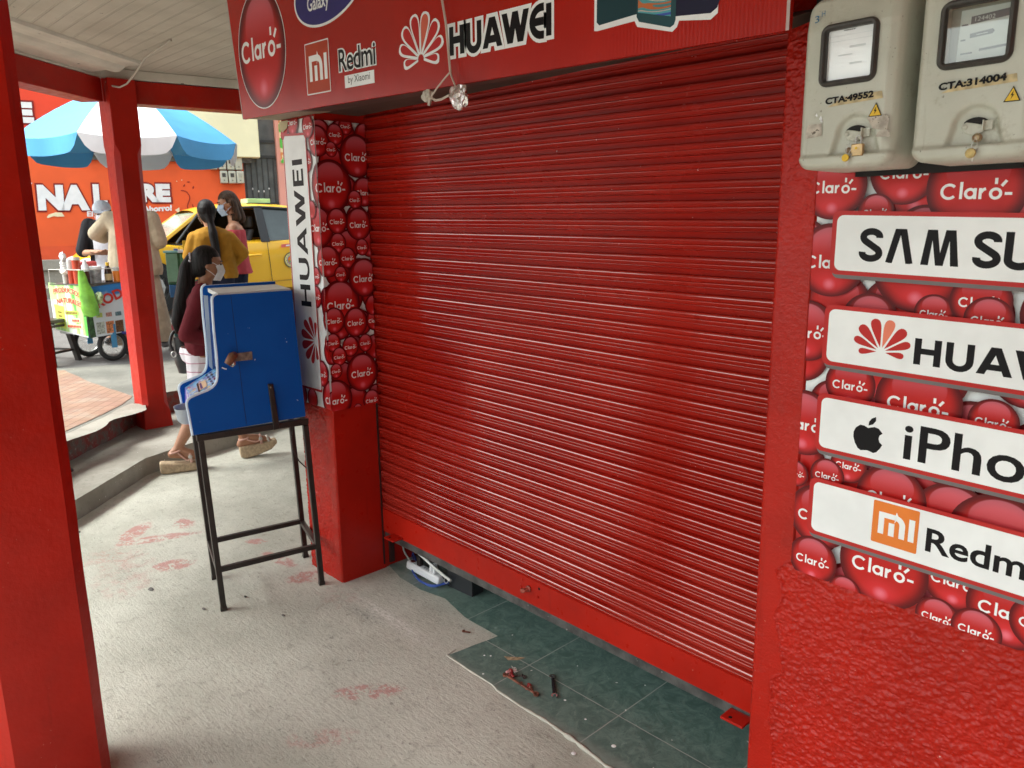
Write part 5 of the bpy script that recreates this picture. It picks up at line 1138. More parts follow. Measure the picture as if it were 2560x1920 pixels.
ff = Fr(an(0, 14.49, 0), A, UP, -N); fu = Fr(an(0, 14.44, 0), A, UP, -N)
wt, dk = MB(), MB()
def big(fr_, s, x, z, w, h, shear=0, tilt=0.0):
    dtext(dk, fr_, s, x - .026, z - .026, w + .052, h + .052, .002, 0, .10, shear=shear); dtext(wt, fr_, s, x, z, w, h, .008, 0, .072, shear=shear)
big(ff, 'NA', -1.70, 1.965, .73, .40, .04); big(ff, 'L', -.91, 2.02, .20, .36, .03); big(ff, 'RE', -.22, 2.095, .47, .30, .02); big(fu, 'E', -1.90, 3.29, .31, .31)
dtext(wt, ff, 'El', -1.03, 1.865, .085, .085, .008, 0, .03, shear=.1); dtext(wt, ff, 'Ahorro!', -.20, 1.93, .45, .10, .008, 0, .05, shear=.12, rot=3)
dpoly(wt, ff, [(.30, 1.965), (.37, 2.01), (.365, 1.90)], .008, 1); dpoly(wt, ff, [(-1.60, 1.86), (-1.57, 1.90), (-1.47, 1.935), (-1.38, 1.93), (-1.35, 1.87), (-1.45, 1.865), (-1.50, 1.875), (-1.585, 1.845)], .008, 1)
stroke(wt, ff, [(-1.90, 2.42), (-1.86, 2.46), (-1.80, 2.42), (-1.79, 2.39), (-1.74, 2.385)], .02, .008, 0); dpoly(wt, ff, [(-1.86, 2.33), (-1.76, 2.30), (-1.80, 2.17), (-1.83, 2.17), (-1.80, 2.26), (-1.87, 2.28)], .008)
for (x, z) in ((.37, 2.44), (.45, 2.46), (1.02, 2.17)): dpoly(wt, ff, [(x + .008 * cos(t), z + .010 * sin(t)) for t in [k * pi / 3 for k in range(6)]], .008, 1)
stroke(dk, ff, bez([Vector((.42, 2.29, 0)), Vector((.50, 2.27, 0)), Vector((.55, 2.17, 0)), Vector((.50, 2.03, 0)), Vector((.53, 1.95, 0)), Vector((.59, 1.97, 0)), Vector((.58, 2.06, 0))])and [(p.x, p.y) for p in bez([Vector((.42, 2.29, 0)), Vector((.50, 2.27, 0)), Vector((.55, 2.17, 0)), Vector((.50, 2.03, 0)), Vector((.53, 1.95, 0)), Vector((.59, 1.97, 0)), Vector((.58, 2.06, 0))])], .012, .006)
for (x, z, r) in ((.55, 2.43, 0), (.48, 2.37, 1), (.62, 2.34, 1.2)): dpoly(dk, ff, [(x + .03 * cos(r), z + .03 * sin(r)), (x - .012 * sin(r), z + .012 * cos(r)), (x - .03 * cos(r), z - .03 * sin(r)), (x + .012 * sin(r), z - .012 * cos(r))], .006)
obj('letter_outline', dk, flat('wall_dark_red', (.22, .012, .012)), ob_, recalc=False); obj('lettering', wt, [flat('wall_white', (.80, .80, .82)), flat('wall_cream', (.82, .72, .48))], ob_, recalc=False)
mb = MB(); abox(mb, -1.02, 1.73, 14.25, 14.49, 2.84, 6.4); tag(obj('cream_signboard', mb, wallmat('cream_panel', (.80, .76, .52)), bevel=.01), 'blank pale cream signboard high on the orange building, above the parasol', 'signboard')
mb = MB(); abox(mb, -1.0, 1.6, 14.4, 14.5, 2.76, 2.84); obj('signboard_shadow_ledge', mb, M['darkmetal'], ob_)
dr = thing('metal_door', 'tall dark grey sheet-metal gate with vertical ribs between the orange and pink buildings', 'gate', tuple(an(1.75, 14.6, .7)))
gmt = pm('gate_grey', (.105, .115, .115), .5, .25, 5, .2, 20, metal=.2)
mb = MB(); abox(mb, 1.462, 2.04, 14.62, 14.7, .5, 5.0); obj('leaf', mb, gmt, dr)
mb = MB()
for k in range(6): a = 1.50 + .095 * k; abox(mb, a, a + .014, 14.60, 14.62, .7, 2.9)
for z in (2.05, 2.86, 3.12): abox(mb, 1.46, 2.03, 14.585, 14.60, z, z + .045)
obj('rib', mb, pm('gate_rib', (.03, .033, .034), .5), dr)
for k, (a, z) in enumerate(((1.60, 2.33), (1.70, 2.29), (1.79, 2.29), (1.88, 2.335))):
    mb = MB(); mb.ball(an(a, 14.60, z), (.012, .012, .02), 8); obj('bolt', mb, M['white'], dr)
mb = MB(); abox(mb, 1.47, 1.74, 14.57, 14.585, 2.052, 2.075); obj('latch_bar', mb, M['screw'], dr)
pb_ = thing('pink_building', 'salmon pink building with a menu banner at the right end of the street view', 'building', tuple(an(3, 14.6, .7)))
mb = MB(); abox(mb, 2.04, 9, 14.45, 17, .3, 6.0); obj('wall', mb, wallmat('pink_wall', (.72, .32, .26)), pb_)
mb = MB(); abox(mb, 2.22, 2.8, 14.35, 14.45, 2.20, 2.235); obj('shelf', mb, wallmat('pink_wall_b', (.62, .30, .25)), pb_)
def mfood():
    t = NT('menu_banner'); n = t.noise(4.5, 2, .4, dist=.6); r = t.node('ShaderNodeValToRGB'); t.l.new(n, r.inputs[0]); e = r.color_ramp.elements; r.color_ramp.interpolation = 'CONSTANT'
    e[0].color = (.10, .45, .05, 1); e[1].position = .48; e[1].color = (.75, .60, .35, 1); q = e.new(.55); q.color = (.65, .22, .06, 1); q = e.new(.63); q.color = (.30, .10, .03, 1); q = e.new(.68); q.color = (.12, .50, .06, 1); return t.out(r.outputs[0], .5)
mb = MB(); abox(mb, 2.10, 2.9, 14.42, 14.448, 2.77, 3.5); tag(obj('menu_banner', mb, mfood()), 'green and orange food banner on the pink wall', 'banner')
mb = MB(); abox(mb, 2.20, 2.36, 14.43, 14.448, 2.55, 2.73, 0); abox(mb, 2.20, 2.36, 14.425, 14.43, 2.70, 2.73, 1)
for k in range(4): abox(mb, 2.22 + .06 * (k % 2), 2.255 + .06 * (k % 2), 14.425, 14.43, 2.58 + .06 * (k // 2), 2.62 + .06 * (k // 2), 2)
tag(obj('wall_notice', mb, [M['white'], M['prtred'], pm('notice_grey', (.35, .33, .33))]), 'small white notice with a red top on the pink wall under the banner', 'notice')
MBX = [(0.905, 2.635), (1.05, 2.635), (1.185, 2.635), (1.315, 2.635), (1.06, 2.41), (1.195, 2.41), (1.325, 2.41)]
LB = ['first meter box of the top row on the orange wall, beside the parasol', 'second meter box of the top row on the orange wall', 'third meter box of the top row on the orange wall', 'windowless meter box at the right end of the top row', 'left meter box of the bottom row on the orange wall', 'middle meter box of the bottom row on the orange wall', 'pale-windowed meter box at the right end of the bottom row']
for (a, z), lb in zip(MBX, LB):
    t = thing('meter_box', lb, 'meter box', tuple(an(a, 14.4, z)), 0, 'meter boxes on the orange wall')
    mb = MB(); abox(mb, a, a + .118, 14.33, 14.495, z, z + .205); obj('case', mb, M['meter'], t, bevel=.012)
    if lb != LB[3]:
        mb = MB(); abox(mb, a + .03, a + .088, 14.322, 14.33, z + .10, z + .165); obj('window', mb, M['rubber'] if lb != LB[6] else pm('pale_window', (.36, .35, .29)), t)
    mb = MB(); abox(mb, a + .05, a + .068, 14.322, 14.33, z + .04, z + .055); obj('lock_flap', mb, M['rubber'], t)
# ------------------------------------------------------------------ parasol
um = thing('parasol', 'big blue and white panelled parasol opened over the juice cart', 'parasol', tuple(an(-.175, 9.6, .37)))
ub = [pm('canopy_blue', (.075, .33, .62), .75, .06, 3, .1, 60), pm('canopy_white', (.78, .79, .80), .75, .05, 3, .1, 60)]
uc = an(-.175, 9.6, 0); U0 = A.copy(); R_ = 1.13; zr = 2.545; za = 3.13; ph = pi / 8
def up(r, k, z, c=0.0): t = ph + k * pi / 4; return uc + (A * sin(t) - N * cos(t)) * r + UP * z
for k in range(8):
    mt = ub[0] if k % 2 == 1 else ub[1]
    mb = MB(); nr, nc = 8, 8; G = []
    for i in range(nr + 1):
        f = i / nr; r = R_ * f; z = za - (za - zr) * (f ** 1.55); row = []
        for j in range(nc + 1):
            p = up(r, k - 1, z).lerp(up(r, k, z), j / nc); q = 4 * (j / nc) * (1 - j / nc); p = p - UP * (.035 * q * f); row.append(p)
        G.append(row)
    for i in range(nr):
        for j in range(nc): mb.face([G[i][j], G[i][j + 1], G[i + 1][j + 1], G[i + 1][j]])
    o = obj('canopy_panel', mb, mt, um, smooth=50, recalc=False)
    mb = MB(); V = []
    for j in range(17):
        u = j / 16; p = up(R_, k - 1, zr).lerp(up(R_, k, zr), u) - UP * (.035 * 4 * u * (1 - u)); dz = .165 * min(1, (min(u, 1 - u) / .14)) ** .5 if 0 < u < 1 else .01
        o_ = (p - uc); o_.z = 0; o_.normalize(); V.append((p, p - UP * dz + o_ * (.012 * sin(u * 9 + k))))
    for j in range(16): mb.face([V[j][0], V[j + 1][0], V[j + 1][1], V[j][1]])
    obj('valance', mb, mt, um, smooth=50, recalc=False)
mt = pm('parasol_metal', (.5, .5, .5), .4, metal=.6)
for k in range(8):
    mb = MB(); mb.ring_tube([uc + UP * (za - .04), up(R_ * .5, k, za - (za - zr) * .38 - .02), up(R_ * .98, k, zr - .005)], .006, 6); obj('rib', mb, mt, um)
mb = MB(); mb.ring_tube([uc + UP * .36, uc + UP * (za + .05)], .019, 12); obj('pole', mb, mt, um, smooth=50)
# ------------------------------------------------------------------ juice cart
ct = thing('juice_cart', 'juice vendor cart with a green panel and a blue-white panel on small bicycle wheels', 'cart', tuple(an(-.68, 8.9, .25)))
Pc = an(-.725, 8.66, 0); e1 = (an(-1.02, 8.98, 0) - Pc); w1 = e1.length; e1.normalize(); e2 = (an(-.36, 8.86, 0) - Pc); w2 = e2.length; e2.normalize()
def cartp(x, y, z): return Pc + e1 * x + e2 * y + UP * z
z0, z1 = .605, 1.105
mb = MB(); mb.hexa([cartp(.01, .01, z0), cartp(.01, w2, z0), cartp(w1, w2, z0), cartp(w1, .01, z0), cartp(.01, .01, z1), cartp(.01, w2, z1), cartp(w1, w2, z1), cartp(w1, .01, z1)]); obj('cart_body', mb, pm('cart_grey', (.45, .46, .46), .4), ct)
n1 = e1.cross(UP).normalized(); n1 = n1 if n1.dot(N) < 0 else -n1
n2 = e2.cross(UP).normalized(); n2 = n2 if n2.dot(N) < 0 else -n2
fg = Fr(cartp(w1, 0, z0 + .02), -e1, UP, n1); fb = Fr(cartp(0, 0, z0), e2, UP, n2)
def mgreen():
    t = NT('green_poster'); n = t.noise(1, 2, .4, vec=t.mapping(scale=(16, 16, 1.2)), dist=.4); c = t.mix(t.ramp(n, .38, .5), (.12, .50, .08), (.55, .85, .30)); c = t.mix(t.ramp(n, .55, .62), c, (.80, .93, .78)); return t.out(c, .4)
mb = MB(); dpoly(mb, fg, [(-.03, .02), (w1 + .005, -.04), (w1 + .005, z1 - z0 - .03), (-.045, z1 - z0 + .0)], .012, 0); dpoly(mb, fg, [(-.03, .02), (w1 + .005, -.04), (w1 + .005, -.03), (-.03, .03)], .014, 1)
dpoly(mb, fg, [(.02, .06), (.14, .03), (.14, .26), (.0, .28)], .014, 2); dpoly(mb, fg, [(.0, .29), (.13, .27), (.13, .32), (.0, .33)], .014, 1)
o = obj('green_panel', mb, [mgreen(), M['white'], pm('lime_label', (.62, .78, .10))], ct, recalc=False)
tx = MB(); py = pm('panel_cream', (.85, .80, .50)); pr = flat('panel_red', (.68, .05, .04))
for s, x, z, w, h, bd in (('PRODUCTOS', .02, .385, w1 - .06, .052, .035), ('NATURALES', .05, .285, w1 - .08, .052, .03)):
    dtext(tx, fg, s, x - .003, z - .003, w + .006, h + .006, .016, 1, .10, bend=bd, rot=-5); dtext(tx, fg, s, x, z, w, h, .018, 0, .02, bend=bd, rot=-5)
for (x, z, w, m_) in ((.16, .19, .17, 2), (.24, .115, .11, 0), (.17, .055, .21, 0)): dpoly(tx, fg, rrect(x - .006, x + w + .006, z - .008, z + .034, .008), .016, 1 if m_ == 0 else 3); [dpoly(tx, fg, [(x + k * .021, z), (x + k * .021 + .014, z - .002), (x + k * .021 + .014, z + .022), (x + k * .021, z + .024)], .018, m_) for k in range(int(w / .021))]
for z in (.20, .16, .13, .10): dpoly(tx, fg, [(.05, z), (.10, z - .004), (.10, z + .010), (.05, z + .014)], .017, 2)
obj('lettering', tx, [pr, py, pm('panel_brown', (.28, .12, .02)), pm('panel_lime', (.45, .72, .10))], ct, recalc=False)
def mblue():
    t = NT('blue_poster'); x = t.xyz(); n = t.noise(4, 3, dist=.5); c = t.mix(t.ramp(t.math('ADD', x[2], t.math('MULTIPLY', n, .15)), .80, .86), (.62, .72, .78), (.03, .22, .58)); return t.out(c, .35)
mb = MB(); dpoly(mb, fb, [(0, -.03), (w2, .0), (w2, z1 - z0 + .01), (0, z1 - z0 - .03)], .012, 0); dpoly(mb, fb, [(0, -.03), (.06, -.02), (.05, .2), (.02, .33), (0, .34)], .014, 1)
for k, m_ in enumerate((2, 3, 4)): x = .075 + .095 * k; dpoly(mb, fb, [(x, .0), (x + .08, .005), (x + .08, .125), (x, .12)], .014, m_); dpoly(mb, fb, [(x + .01, .17), (x + .07, .17), (x + .07, .215), (x + .01, .21)], .014, (5, 6, 7)[k])
obj('blue_panel', mb, [mblue(), pm('print_leaf', (.03, .09, .03), .4, .6, 30), pm('print_grey', (.40, .46, .42), .4, .5, 60), pm('print_orange', (.55, .20, .08), .4, .6, 60), pm('print_brown', (.14, .06, .02), .4, .6, 60), pm('print_lime', (.45, .60, .15)), pm('print_dots', (.45, .25, .22), .4, .6, 80), pm('print_dots_b', (.10, .18, .22), .4, .8, 80)], ct, recalc=False)
mb = MB(); dtext(mb, fb, 'PROD', .045, .235, .36, .105, .018, 0, .035, rot=20); obj('panel_word', mb, flat('panel_red_b', (.58, .045, .035)), ct, recalc=False)
mb = MB(); mb.hexa([cartp(-.02, -.02, z1), cartp(-.02, w2 + .3, z1), cartp(w1 + .02, w2 + .3, z1), cartp(w1 + .02, -.02, z1), cartp(-.02, -.02, z1 + .012), cartp(-.02, w2 + .3, z1 + .012), cartp(w1 + .02, w2 + .3, z1 + .012), cartp(w1 + .02, -.02, z1 + .012)]); obj('counter_top', mb, pm('counter_dark', (.10, .09, .08), .4), ct)
mb = MB()
for a, b in ((cartp(-.02, -.02, 1.255), cartp(-.02, w2 + .25, 1.262)), (cartp(-.02, -.02, 1.255), cartp(w1, -.02, 1.255)), (cartp(-.02, -.02, 1.11), cartp(-.02, -.02, 1.255)), (cartp(w1, -.02, 1.11), cartp(w1, -.02, 1.255))): mb.ring_tube([a, b], .004, 6)
obj('guard_rail', mb, pm('rail_clear', (.62, .60, .55), .3), ct)
cb_ = pm('cart_blue', (.06, .26, .48), .45); tyre = pm('tyre_rubber', (.02, .02, .02), .7)
def wheel(c, r, axis, parent, spokes=14, tw=.024, rimc=None):
    mb = MB(); u = axis.orthogonal().normalized() if abs(axis.z) > .9 else UP; v = axis.cross(u).normalized(); u = v.cross(axis).normalized()
    pts = [c + (u * cos(2 * pi * k / 28) + v * sin(2 * pi * k / 28)) * (r - tw) for k in range(29)]; mb.ring_tube(pts, tw, 8, cap=False, flat=axis); w = obj('wheel', mb, tyre, parent, smooth=60)
    mb = MB(); pts = [c + (u * cos(2 * pi * k / 28) + v * sin(2 * pi * k / 28)) * (r - tw * 2.1) for k in range(29)]; mb.ring_tube(pts, .006, 6, cap=False); obj('rim', mb, rimc or M['screw'], w, smooth=60)
    mb = MB()
    for k in range(spokes): q = u * cos(2 * pi * k / spokes) + v * sin(2 * pi * k / spokes); mb.ring_tube([c, c + q * (r - tw * 2)], .0015, 4)
    mb.ring_tube([c - axis * .03, c + axis * .03], .014, 8); obj('hub', mb, M['screw'], w)
    return w
wx = (A * .9 + N * .35).normalized()
ax_ = (N * .85 - A * .5).normalized()
for (a, n, zc, r) in ((-.775, 9.08, .334 + .160, .160), (-.535, 8.80, .313 + .160, .160)):
    c = an(a, n, zc); wheel(c, r, ax_, ct)
    mb = MB(); q = c - ax_ * .045; h = wx * .024; mb.hexa([q - h - UP * .02, q + h - UP * .02, q + h + ax_ * .012 - UP * .02, q - h + ax_ * .012 - UP * .02, q - h + UP * .22, q + h + UP * .22, q + h + ax_ * .012 + UP * .22, q - h + ax_ * .012 + UP * .22]); obj('fork', mb, cb_, ct)
mb = MB(); mb.ring_tube([an(-.60, 8.86, .60), an(-.40, 8.9, .60), an(-.30, 8.9, .56)], .02, 8); mb.ring_tube([an(-.44, 8.8, .60), an(-.30, 8.82, .555)], .014, 8); obj('chassis', mb, pm('chassis_navy', (.03, .04, .22), .5), ct)
def bottle(name, label, cat, x, y, prof, mats, z=1.117, capprof=None, labprof=None, g='jars and bottles on the juice cart'):
    c = cartp(x, y, z); t = thing(name, label, cat, tuple(c), 0, g); mb = MB(); mb.lathe(prof, tuple(c), 18); obj('container', mb, mats[0], t, smooth=45)
    if capprof: mb = MB(); mb.lathe(capprof, tuple(c), 18); obj('lid', mb, mats[1], t, smooth=45)
    if labprof: mb = MB(); mb.lathe(labprof, tuple(c), 18); obj('paper_label', mb, mats[2], t, smooth=45)
redj = pm('red_drink', (.50, .055, .02), .15, .15, 20, coat=.6); clr = pm('clear_plastic', (.55, .55, .52), .12, .1, 20); 
bottle('drink_jar', 'tall jar of red drink at the left corner of the juice cart', 'jar', .175, .02, [(.030, 0), (.032, .10), (.032, .135)], [redj, clr], capprof=[(.033, .136), (.034, .22), (.030, .24), (.0, .24)])
bottle('drink_jar', 'second jar of red drink, next to the white-capped bottle', 'jar', .09, .02, [(.036, 0), (.038, .12), (.038, .23)], [redj, clr], capprof=[(.038, .232), (.038, .26), (.0, .26)])
bottle('syrup_bottle', 'bottle with a big white cap above the green bag', 'bottle', .03, .06, [(.034, 0), (.034, .09), (.030, .12)], [pm('brown_syrup', (.06, .025, .015), .2), M['white']], capprof=[(.035, .12), (.035, .17), (.018, .20), (.018, .235), (0, .238)])
bottle('food_tub', 'grey plastic tub with a white lid on the cart', 'tub', .05, .165, [(.050, 0), (.058, .13)], [pm('tub_grey', (.33, .36, .38), .3, .4, 25), M['white']], capprof=[(.062, .13), (.062, .165), (0, .168)])
bottle('sauce_bottle', 'dark bottle with a yellow cap and a pale label on the cart', 'bottle', .03, .28, [(.034, 0), (.036, .09), (.030, .13), (.015, .165)], [pm('dark_glass', (.03, .018, .012), .12), M['yellow'], pm('label_pale', (.55, .42, .22))], capprof=[(.016, .165), (.017, .20), (0, .201)], labprof=[(.0365, .02), (.0372, .085)])
bottle('juice_jar', 'orange juice jar beside the middle post', 'jar', .03, .37, [(.040, 0), (.042, .11)], [pm('orange_drink', (.72, .22, .03), .15), clr], capprof=[(.043, .111), (.043, .15), (0, .15)])
mb = MB(); M_ = None; mb.hexa([cartp(.14, .10, 1.25), cartp(.14, .26, 1.25), cartp(.26, .26, 1.25), cartp(.26, .10, 1.25), cartp(.14, .10, 1.33), cartp(.14, .26, 1.33), cartp(.26, .26, 1.33), cartp(.26, .10, 1.33)]); mb.hexa([cartp(.14, .10, 1.117), cartp(.14, .26, 1.117), cartp(.26, .26, 1.117), cartp(.26, .10, 1.117), cartp(.14, .10, 1.249), cartp(.14, .26, 1.249), cartp(.26, .26, 1.249), cartp(.26, .10, 1.249)], 1)
tag(obj('plastic_box', mb, [pm('pink_lid', (.62, .10, .10), .4), clr], bevel=.012), 'box with a rounded pink-red lid behind the white tub', 'box')
t = thing('cup_stack', 'stack of white foam cups in crinkled clear plastic on the cart corner', 'cups', tuple(cartp(.235, .0, 1.117)))
mb = MB(); c = cartp(.235, .0, 1.117); mb.lathe([(.026, .09), (.036, .105)] + [(.030 + .006 * (k % 2), .115 + .012 * k) for k in range(8)] + [(.033, .215), (0, .215)], tuple(c), 16); obj('cups', mb, M['white'], t, smooth=30)
mb = crumple(c + UP * .25, (.036, .032, .055), 21, 3); obj('plastic_wrap', mb, pm('wrap_pale', (.68, .66, .66), .25), t); mb = crumple(c + UP * .12, (.050, .040, .03), 9, 3); obj('plastic_wrap', mb, pm('wrap_white', (.80, .78, .74), .3), t)
mb = MB(); mb.lathe([(.024, 0), (.026, .09)], tuple(c), 14); obj('tube_stand', mb, clr, t, smooth=40)
def bag_mesh():
    mb = MB(); c = cartp(-.045, -.035, 0); R = []
    for i in range(17):
        f = i / 16; z = 1.245 - .44 * f; wd_ = .022 + .070 * (f ** .8) * (1 if f < .8 else 1 - (f - .8) * 1.6); dp = .012 + .045 * f * (1 if f < .85 else .8); off = .05 * f
        row = []
        for k in range(20):
            t_ = 2 * pi * k / 20; w = 1 + .16 * noise.noise(Vector((cos(t_) * 2, sin(t_) * 2, f * 5))); row.append(mb.vert(c + A * (off + wd_ * cos(t_) * w) - N * (dp * sin(t_) * w) + UP * (z + .01 * sin(t_ * 3))))
        R.append(row)
    for a, b in zip(R[:-1], R[1:]):
        for k in range(20): j = (k + 1) % 20; mb.fi((a[k], a[j], b[j], b[k]))
    mb.fi(R[-1]); return mb
t = thing('plastic_bag', 'bright green plastic bag hanging from the rail of the juice cart', 'bag', tuple(cartp(-.05, .07, 1.0)))
obj('bag', bag_mesh(), pm('green_plastic', (.20, .50, .06), .35, .25, 12, .3, 30), t, smooth=60)
obj('contents', crumple(cartp(-.06, .10, .975), (.05, .035, .055), 8, 3), pm('pale_green_wrap', (.45, .58, .30), .3, .4, 25), t, smooth=30)
# ------------------------------------------------------------------ wooden stool
st = thing('wooden_stool', 'dark wooden stool half hidden behind the left post', 'stool', (-8.75, 1.90, .30)); sw = pm('dark_wood', (.035, .028, .024), .5, .3, 20)
sc_ = Vector((-8.80, 1.86, .30)); fx = (A * .8 - N * .6).normalized(); fy = Vector((-fx.y, fx.x, 0))
def sp_(x, y, z): return sc_ + fx * x + fy * y + UP * z
mb = MB(); mb.hexa([sp_(-.17, -.15, .43), sp_(.17, -.15, .43), sp_(.17, .15, .43), sp_(-.17, .15, .43), sp_(-.17, -.15, .465), sp_(.17, -.15, .465), sp_(.17, .15, .465), sp_(-.17, .15, .465)]); obj('seat', mb, sw, st, bevel=.008)
for sx_ in (-1, 1):
    for sy_ in (-1, 1):
        mb = MB(); h = .024; p = sp_(.19 * sx_, .17 * sy_, 0); q = sp_(.13 * sx_, .11 * sy_, .43)
        mb.hexa([p - fx * h - fy * h, p + fx * h - fy * h, p + fx * h + fy * h, p - fx * h + fy * h, q - fx * h - fy * h, q + fx * h - fy * h, q + fx * h + fy * h, q - fx * h + fy * h]); obj('leg', mb, sw, st, bevel=.003)
for z in (.14, .40):
    k = 1 - z * .3
    for P in (((-.17 * k, -.15 * k), (.17 * k, -.15 * k)), ((-.17 * k, .15 * k), (.17 * k, .15 * k)), ((-.17 * k, -.15 * k), (-.17 * k, .15 * k)), ((.17 * k, -.15 * k), (.17 * k, .15 * k))):
        mb = MB(); mb.ring_tube([sp_(*P[0], z), sp_(*P[1], z)], .015, 4); obj('stretcher', mb, sw, st)
# ------------------------------------------------------------------ second cart (green glass display)
c2 = thing('display_cart', 'small vending cart with green glass sides, white top and blue front', 'cart', tuple(an(.22, 9.6, .3)))
def cb2(a0, a1, n0, n1, z0, z1, mt, nm, bv=.004): mb = MB(); abox(mb, a0, a1, n0, n1, z0, z1); return obj(nm, mb, mt, c2, bevel=bv)
cb2(.055, .40, 9.55, 9.95, 1.02, 1.375, pm('green_glass', (.06, .20, .09), .12, .5, 6, coat=.6), 'glass_case'); cb2(.05, .17, 9.53, 9.54, 1.05, 1.37, pm('pale_green_glass', (.22, .42, .28), .15), 'glass_pane'); cb2(.20, .36, 9.53, 9.54, 1.03, 1.36, pm('mid_green_glass', (.12, .28, .14), .15), 'glass_pane')
cb2(.18, .44, 9.50, 9.98, 1.376, 1.40, M['white'], 'top_board'); cb2(.03, .18, 9.52, 9.9, 1.376, 1.395, pm('aqua_top', (.25, .55, .50)), 'top_board')
cb2(.06, .44, 9.5, 9.95, .88, 1.015, pm('cart_blue_b', (.04, .16, .36), .4), 'skirt_board'); cb2(.10, .42, 9.56, 9.9, .55, .88, pm('cart_grey_b', (.35, .33, .32), .5, .4, 8), 'lower_body')
cb2(.06, .42, 9.54, 9.92, .42, .55, pm('cart_teal', (.03, .10, .09), .5), 'base')
for a, c, z in ((.24, M['yellow'], .11), (.14, pm('item_blue', (.1, .2, .6)), .02), (.30, pm('item_yellow', (.7, .6, .1)), .07)):
    mb = MB(); abox(mb, a, a + .045, 9.55, 9.60, 1.401, 1.401 + z); tag(obj('snack_box', mb, c, bevel=.004), {M['yellow'].name: 'tall yellow box on top of the display cart'}.get(c.name, 'small blue packet on top of the display cart' if z < .05 else 'small yellow packet next to the tall box'), 'packet')
# ------------------------------------------------------------------ taxi
tx_ = thing('taxi', 'yellow taxi sedan parked across the street behind the women', 'car', tuple(an(1.37, 11.5, street_z(12.3) - .02) - Matrix.Rotation(radians(264), 3, 'Z') @ Vector((-.17, .86, 0))), radians(264))
TM = WM[tx_.name]
M['taxi'] = pm('taxi_yellow', (.80, .44, .015), .3, .05, 2, coat=.5); M['taxidark'] = pm('car_dark', (.02, .02, .022), .5); M['glassd'] = pm('car_glass', (.05, .065, .065), .06, .3, 2, coat=1.0)
def tp(x, y, z): return TM @ Vector((x, y, z))
ST = [(-2.16, .45, .62, .60), (-2.10, .34, .86, .72), (-1.9, .24, .95, .80), (-1.4, .20, .97, .845), (-.9, .20, .93, .86), (-.2, .19, .90, .86), (.4, .19, .87, .86), (.95, .20, .85, .855), (1.35, .20, .90, .845), (1.75, .22, .84, .81), (2.0, .26, .76, .74), (2.12, .34, .66, .62), (2.16, .42, .56, .55)]
def sect(s):
    x, zb, zt, w = s; top = {True: zt}[True]
    return [(0, zb), (w * .86, zb), (w * .97, zb + .05), (w * .985, zb + .16), (w * .99, zb + (zt - zb) * .52), (w, zb + (zt - zb) * .60), (w * .985, zb + (zt - zb) * .86), (w * .94, zt), (w * .80, zt + .025), (0, zt + .05)]
mb = MB(); rows = []
for s in ST:
    h = sect(s); full = h + [(-y, z) for y, z in h[-2:0:-1]]; rows.append([mb.vert(tp(s[0], y, z)) for y, z in full])
for a, b in zip(rows[:-1], rows[1:]):
    n = len(a)
    for k in range(n): j = (k + 1) % n; mb.fi((a[k], a[j], b[j], b[k]))
mb.fi(rows[0]); mb.fi(rows[-1]); obj('body', mb, M['taxi'], tx_, smooth=32)
# greenhouse: outline at belt and at roof
BL_ = {'a': (1.22, .70, .87), 'b': (-.17, .80, .905), 'b2': (-.27, .80, .907), 'c': (-1.05, .78, .93), 'd': (-1.62, .66, .97)}
RL = {'a': (.60, .56, 1.325), 'b': (-.15, .595, 1.385), 'b2': (-.25, .595, 1.385), 'c': (-.80, .575, 1.36), 'd': (-1.12, .53, 1.325)}
mb = MB(); rf = []
for x, w, z in ((.66, .54, 1.30), (.50, .575, 1.345), (.2, .60, 1.39), (-.2, .61, 1.405), (-.6, .60, 1.39), (-.9, .575, 1.36), (-1.16, .53, 1.315)):
    rf.append([tp(x, w * c, z + .055 * (1 - abs(c) ** 2.5) - (.02 if abs(c) > .99 else 0)) for c in (-1, -.95, -.75, -.4, 0, .4, .75, .95, 1)])
for a, b in zip(rf[:-1], rf[1:]):
    for k in range(8): mb.face([a[k], a[k + 1], b[k + 1], b[k]])
obj('roof', mb, M['taxi'], tx_, smooth=50, recalc=False)
def pillar(nm, p, q, w, mt, sd):
    p = tp(p[0], p[1] * sd, p[2]); q = tp(q[0], q[1] * sd, q[2]); X = (TM.to_3x3() @ Vector((1, 0, 0))) * w / 2; Y = (TM.to_3x3() @ Vector((0, 1, 0))) * .02
    mb = MB(); mb.hexa([p - X - Y, p + X - Y, p + X + Y, p - X + Y, q - X - Y, q + X - Y, q + X + Y, q - X + Y]); obj(nm, mb, mt, tx_, bevel=.006)
for sd in (1, -1):
    pillar('pillar', (1.24, .70, .86), (.60, .555, 1.325), .075, M['taxi'], sd); pillar('pillar', (-.20, .80, .90), (-.19, .60, 1.39), .12, M['taxidark'], sd); pillar('pillar', (-1.12, .775, .93), (-.84, .575, 1.36), .05, M['taxidark'], sd); pillar('pillar', (-1.50, .68, .95), (-1.05, .535, 1.33), .22, M['taxi'], sd)
    mb = MB(); mb.ring_tube([tp(1.0, .765 * sd, 1.035 - .13), tp(.62, .585 * sd, 1.315), tp(.3, .60 * sd, 1.372), tp(-.2, .612 * sd, 1.393), tp(-.8, .59 * sd, 1.362)], .016, 6); obj('window_frame', mb, M['taxidark'], tx_, smooth=50)
mb = MB(); mb.face([tp(1.22, .68, .885), tp(1.22, -.68, .885), tp(.64, -.54, 1.315), tp(.64, .54, 1.315)]); obj('windscreen', mb, pm('windscreen_pale', (.42, .56, .48), .08, .15, 2, coat=1), tx_, recalc=False)  # pale green base colour carries the reflection on the windscreen
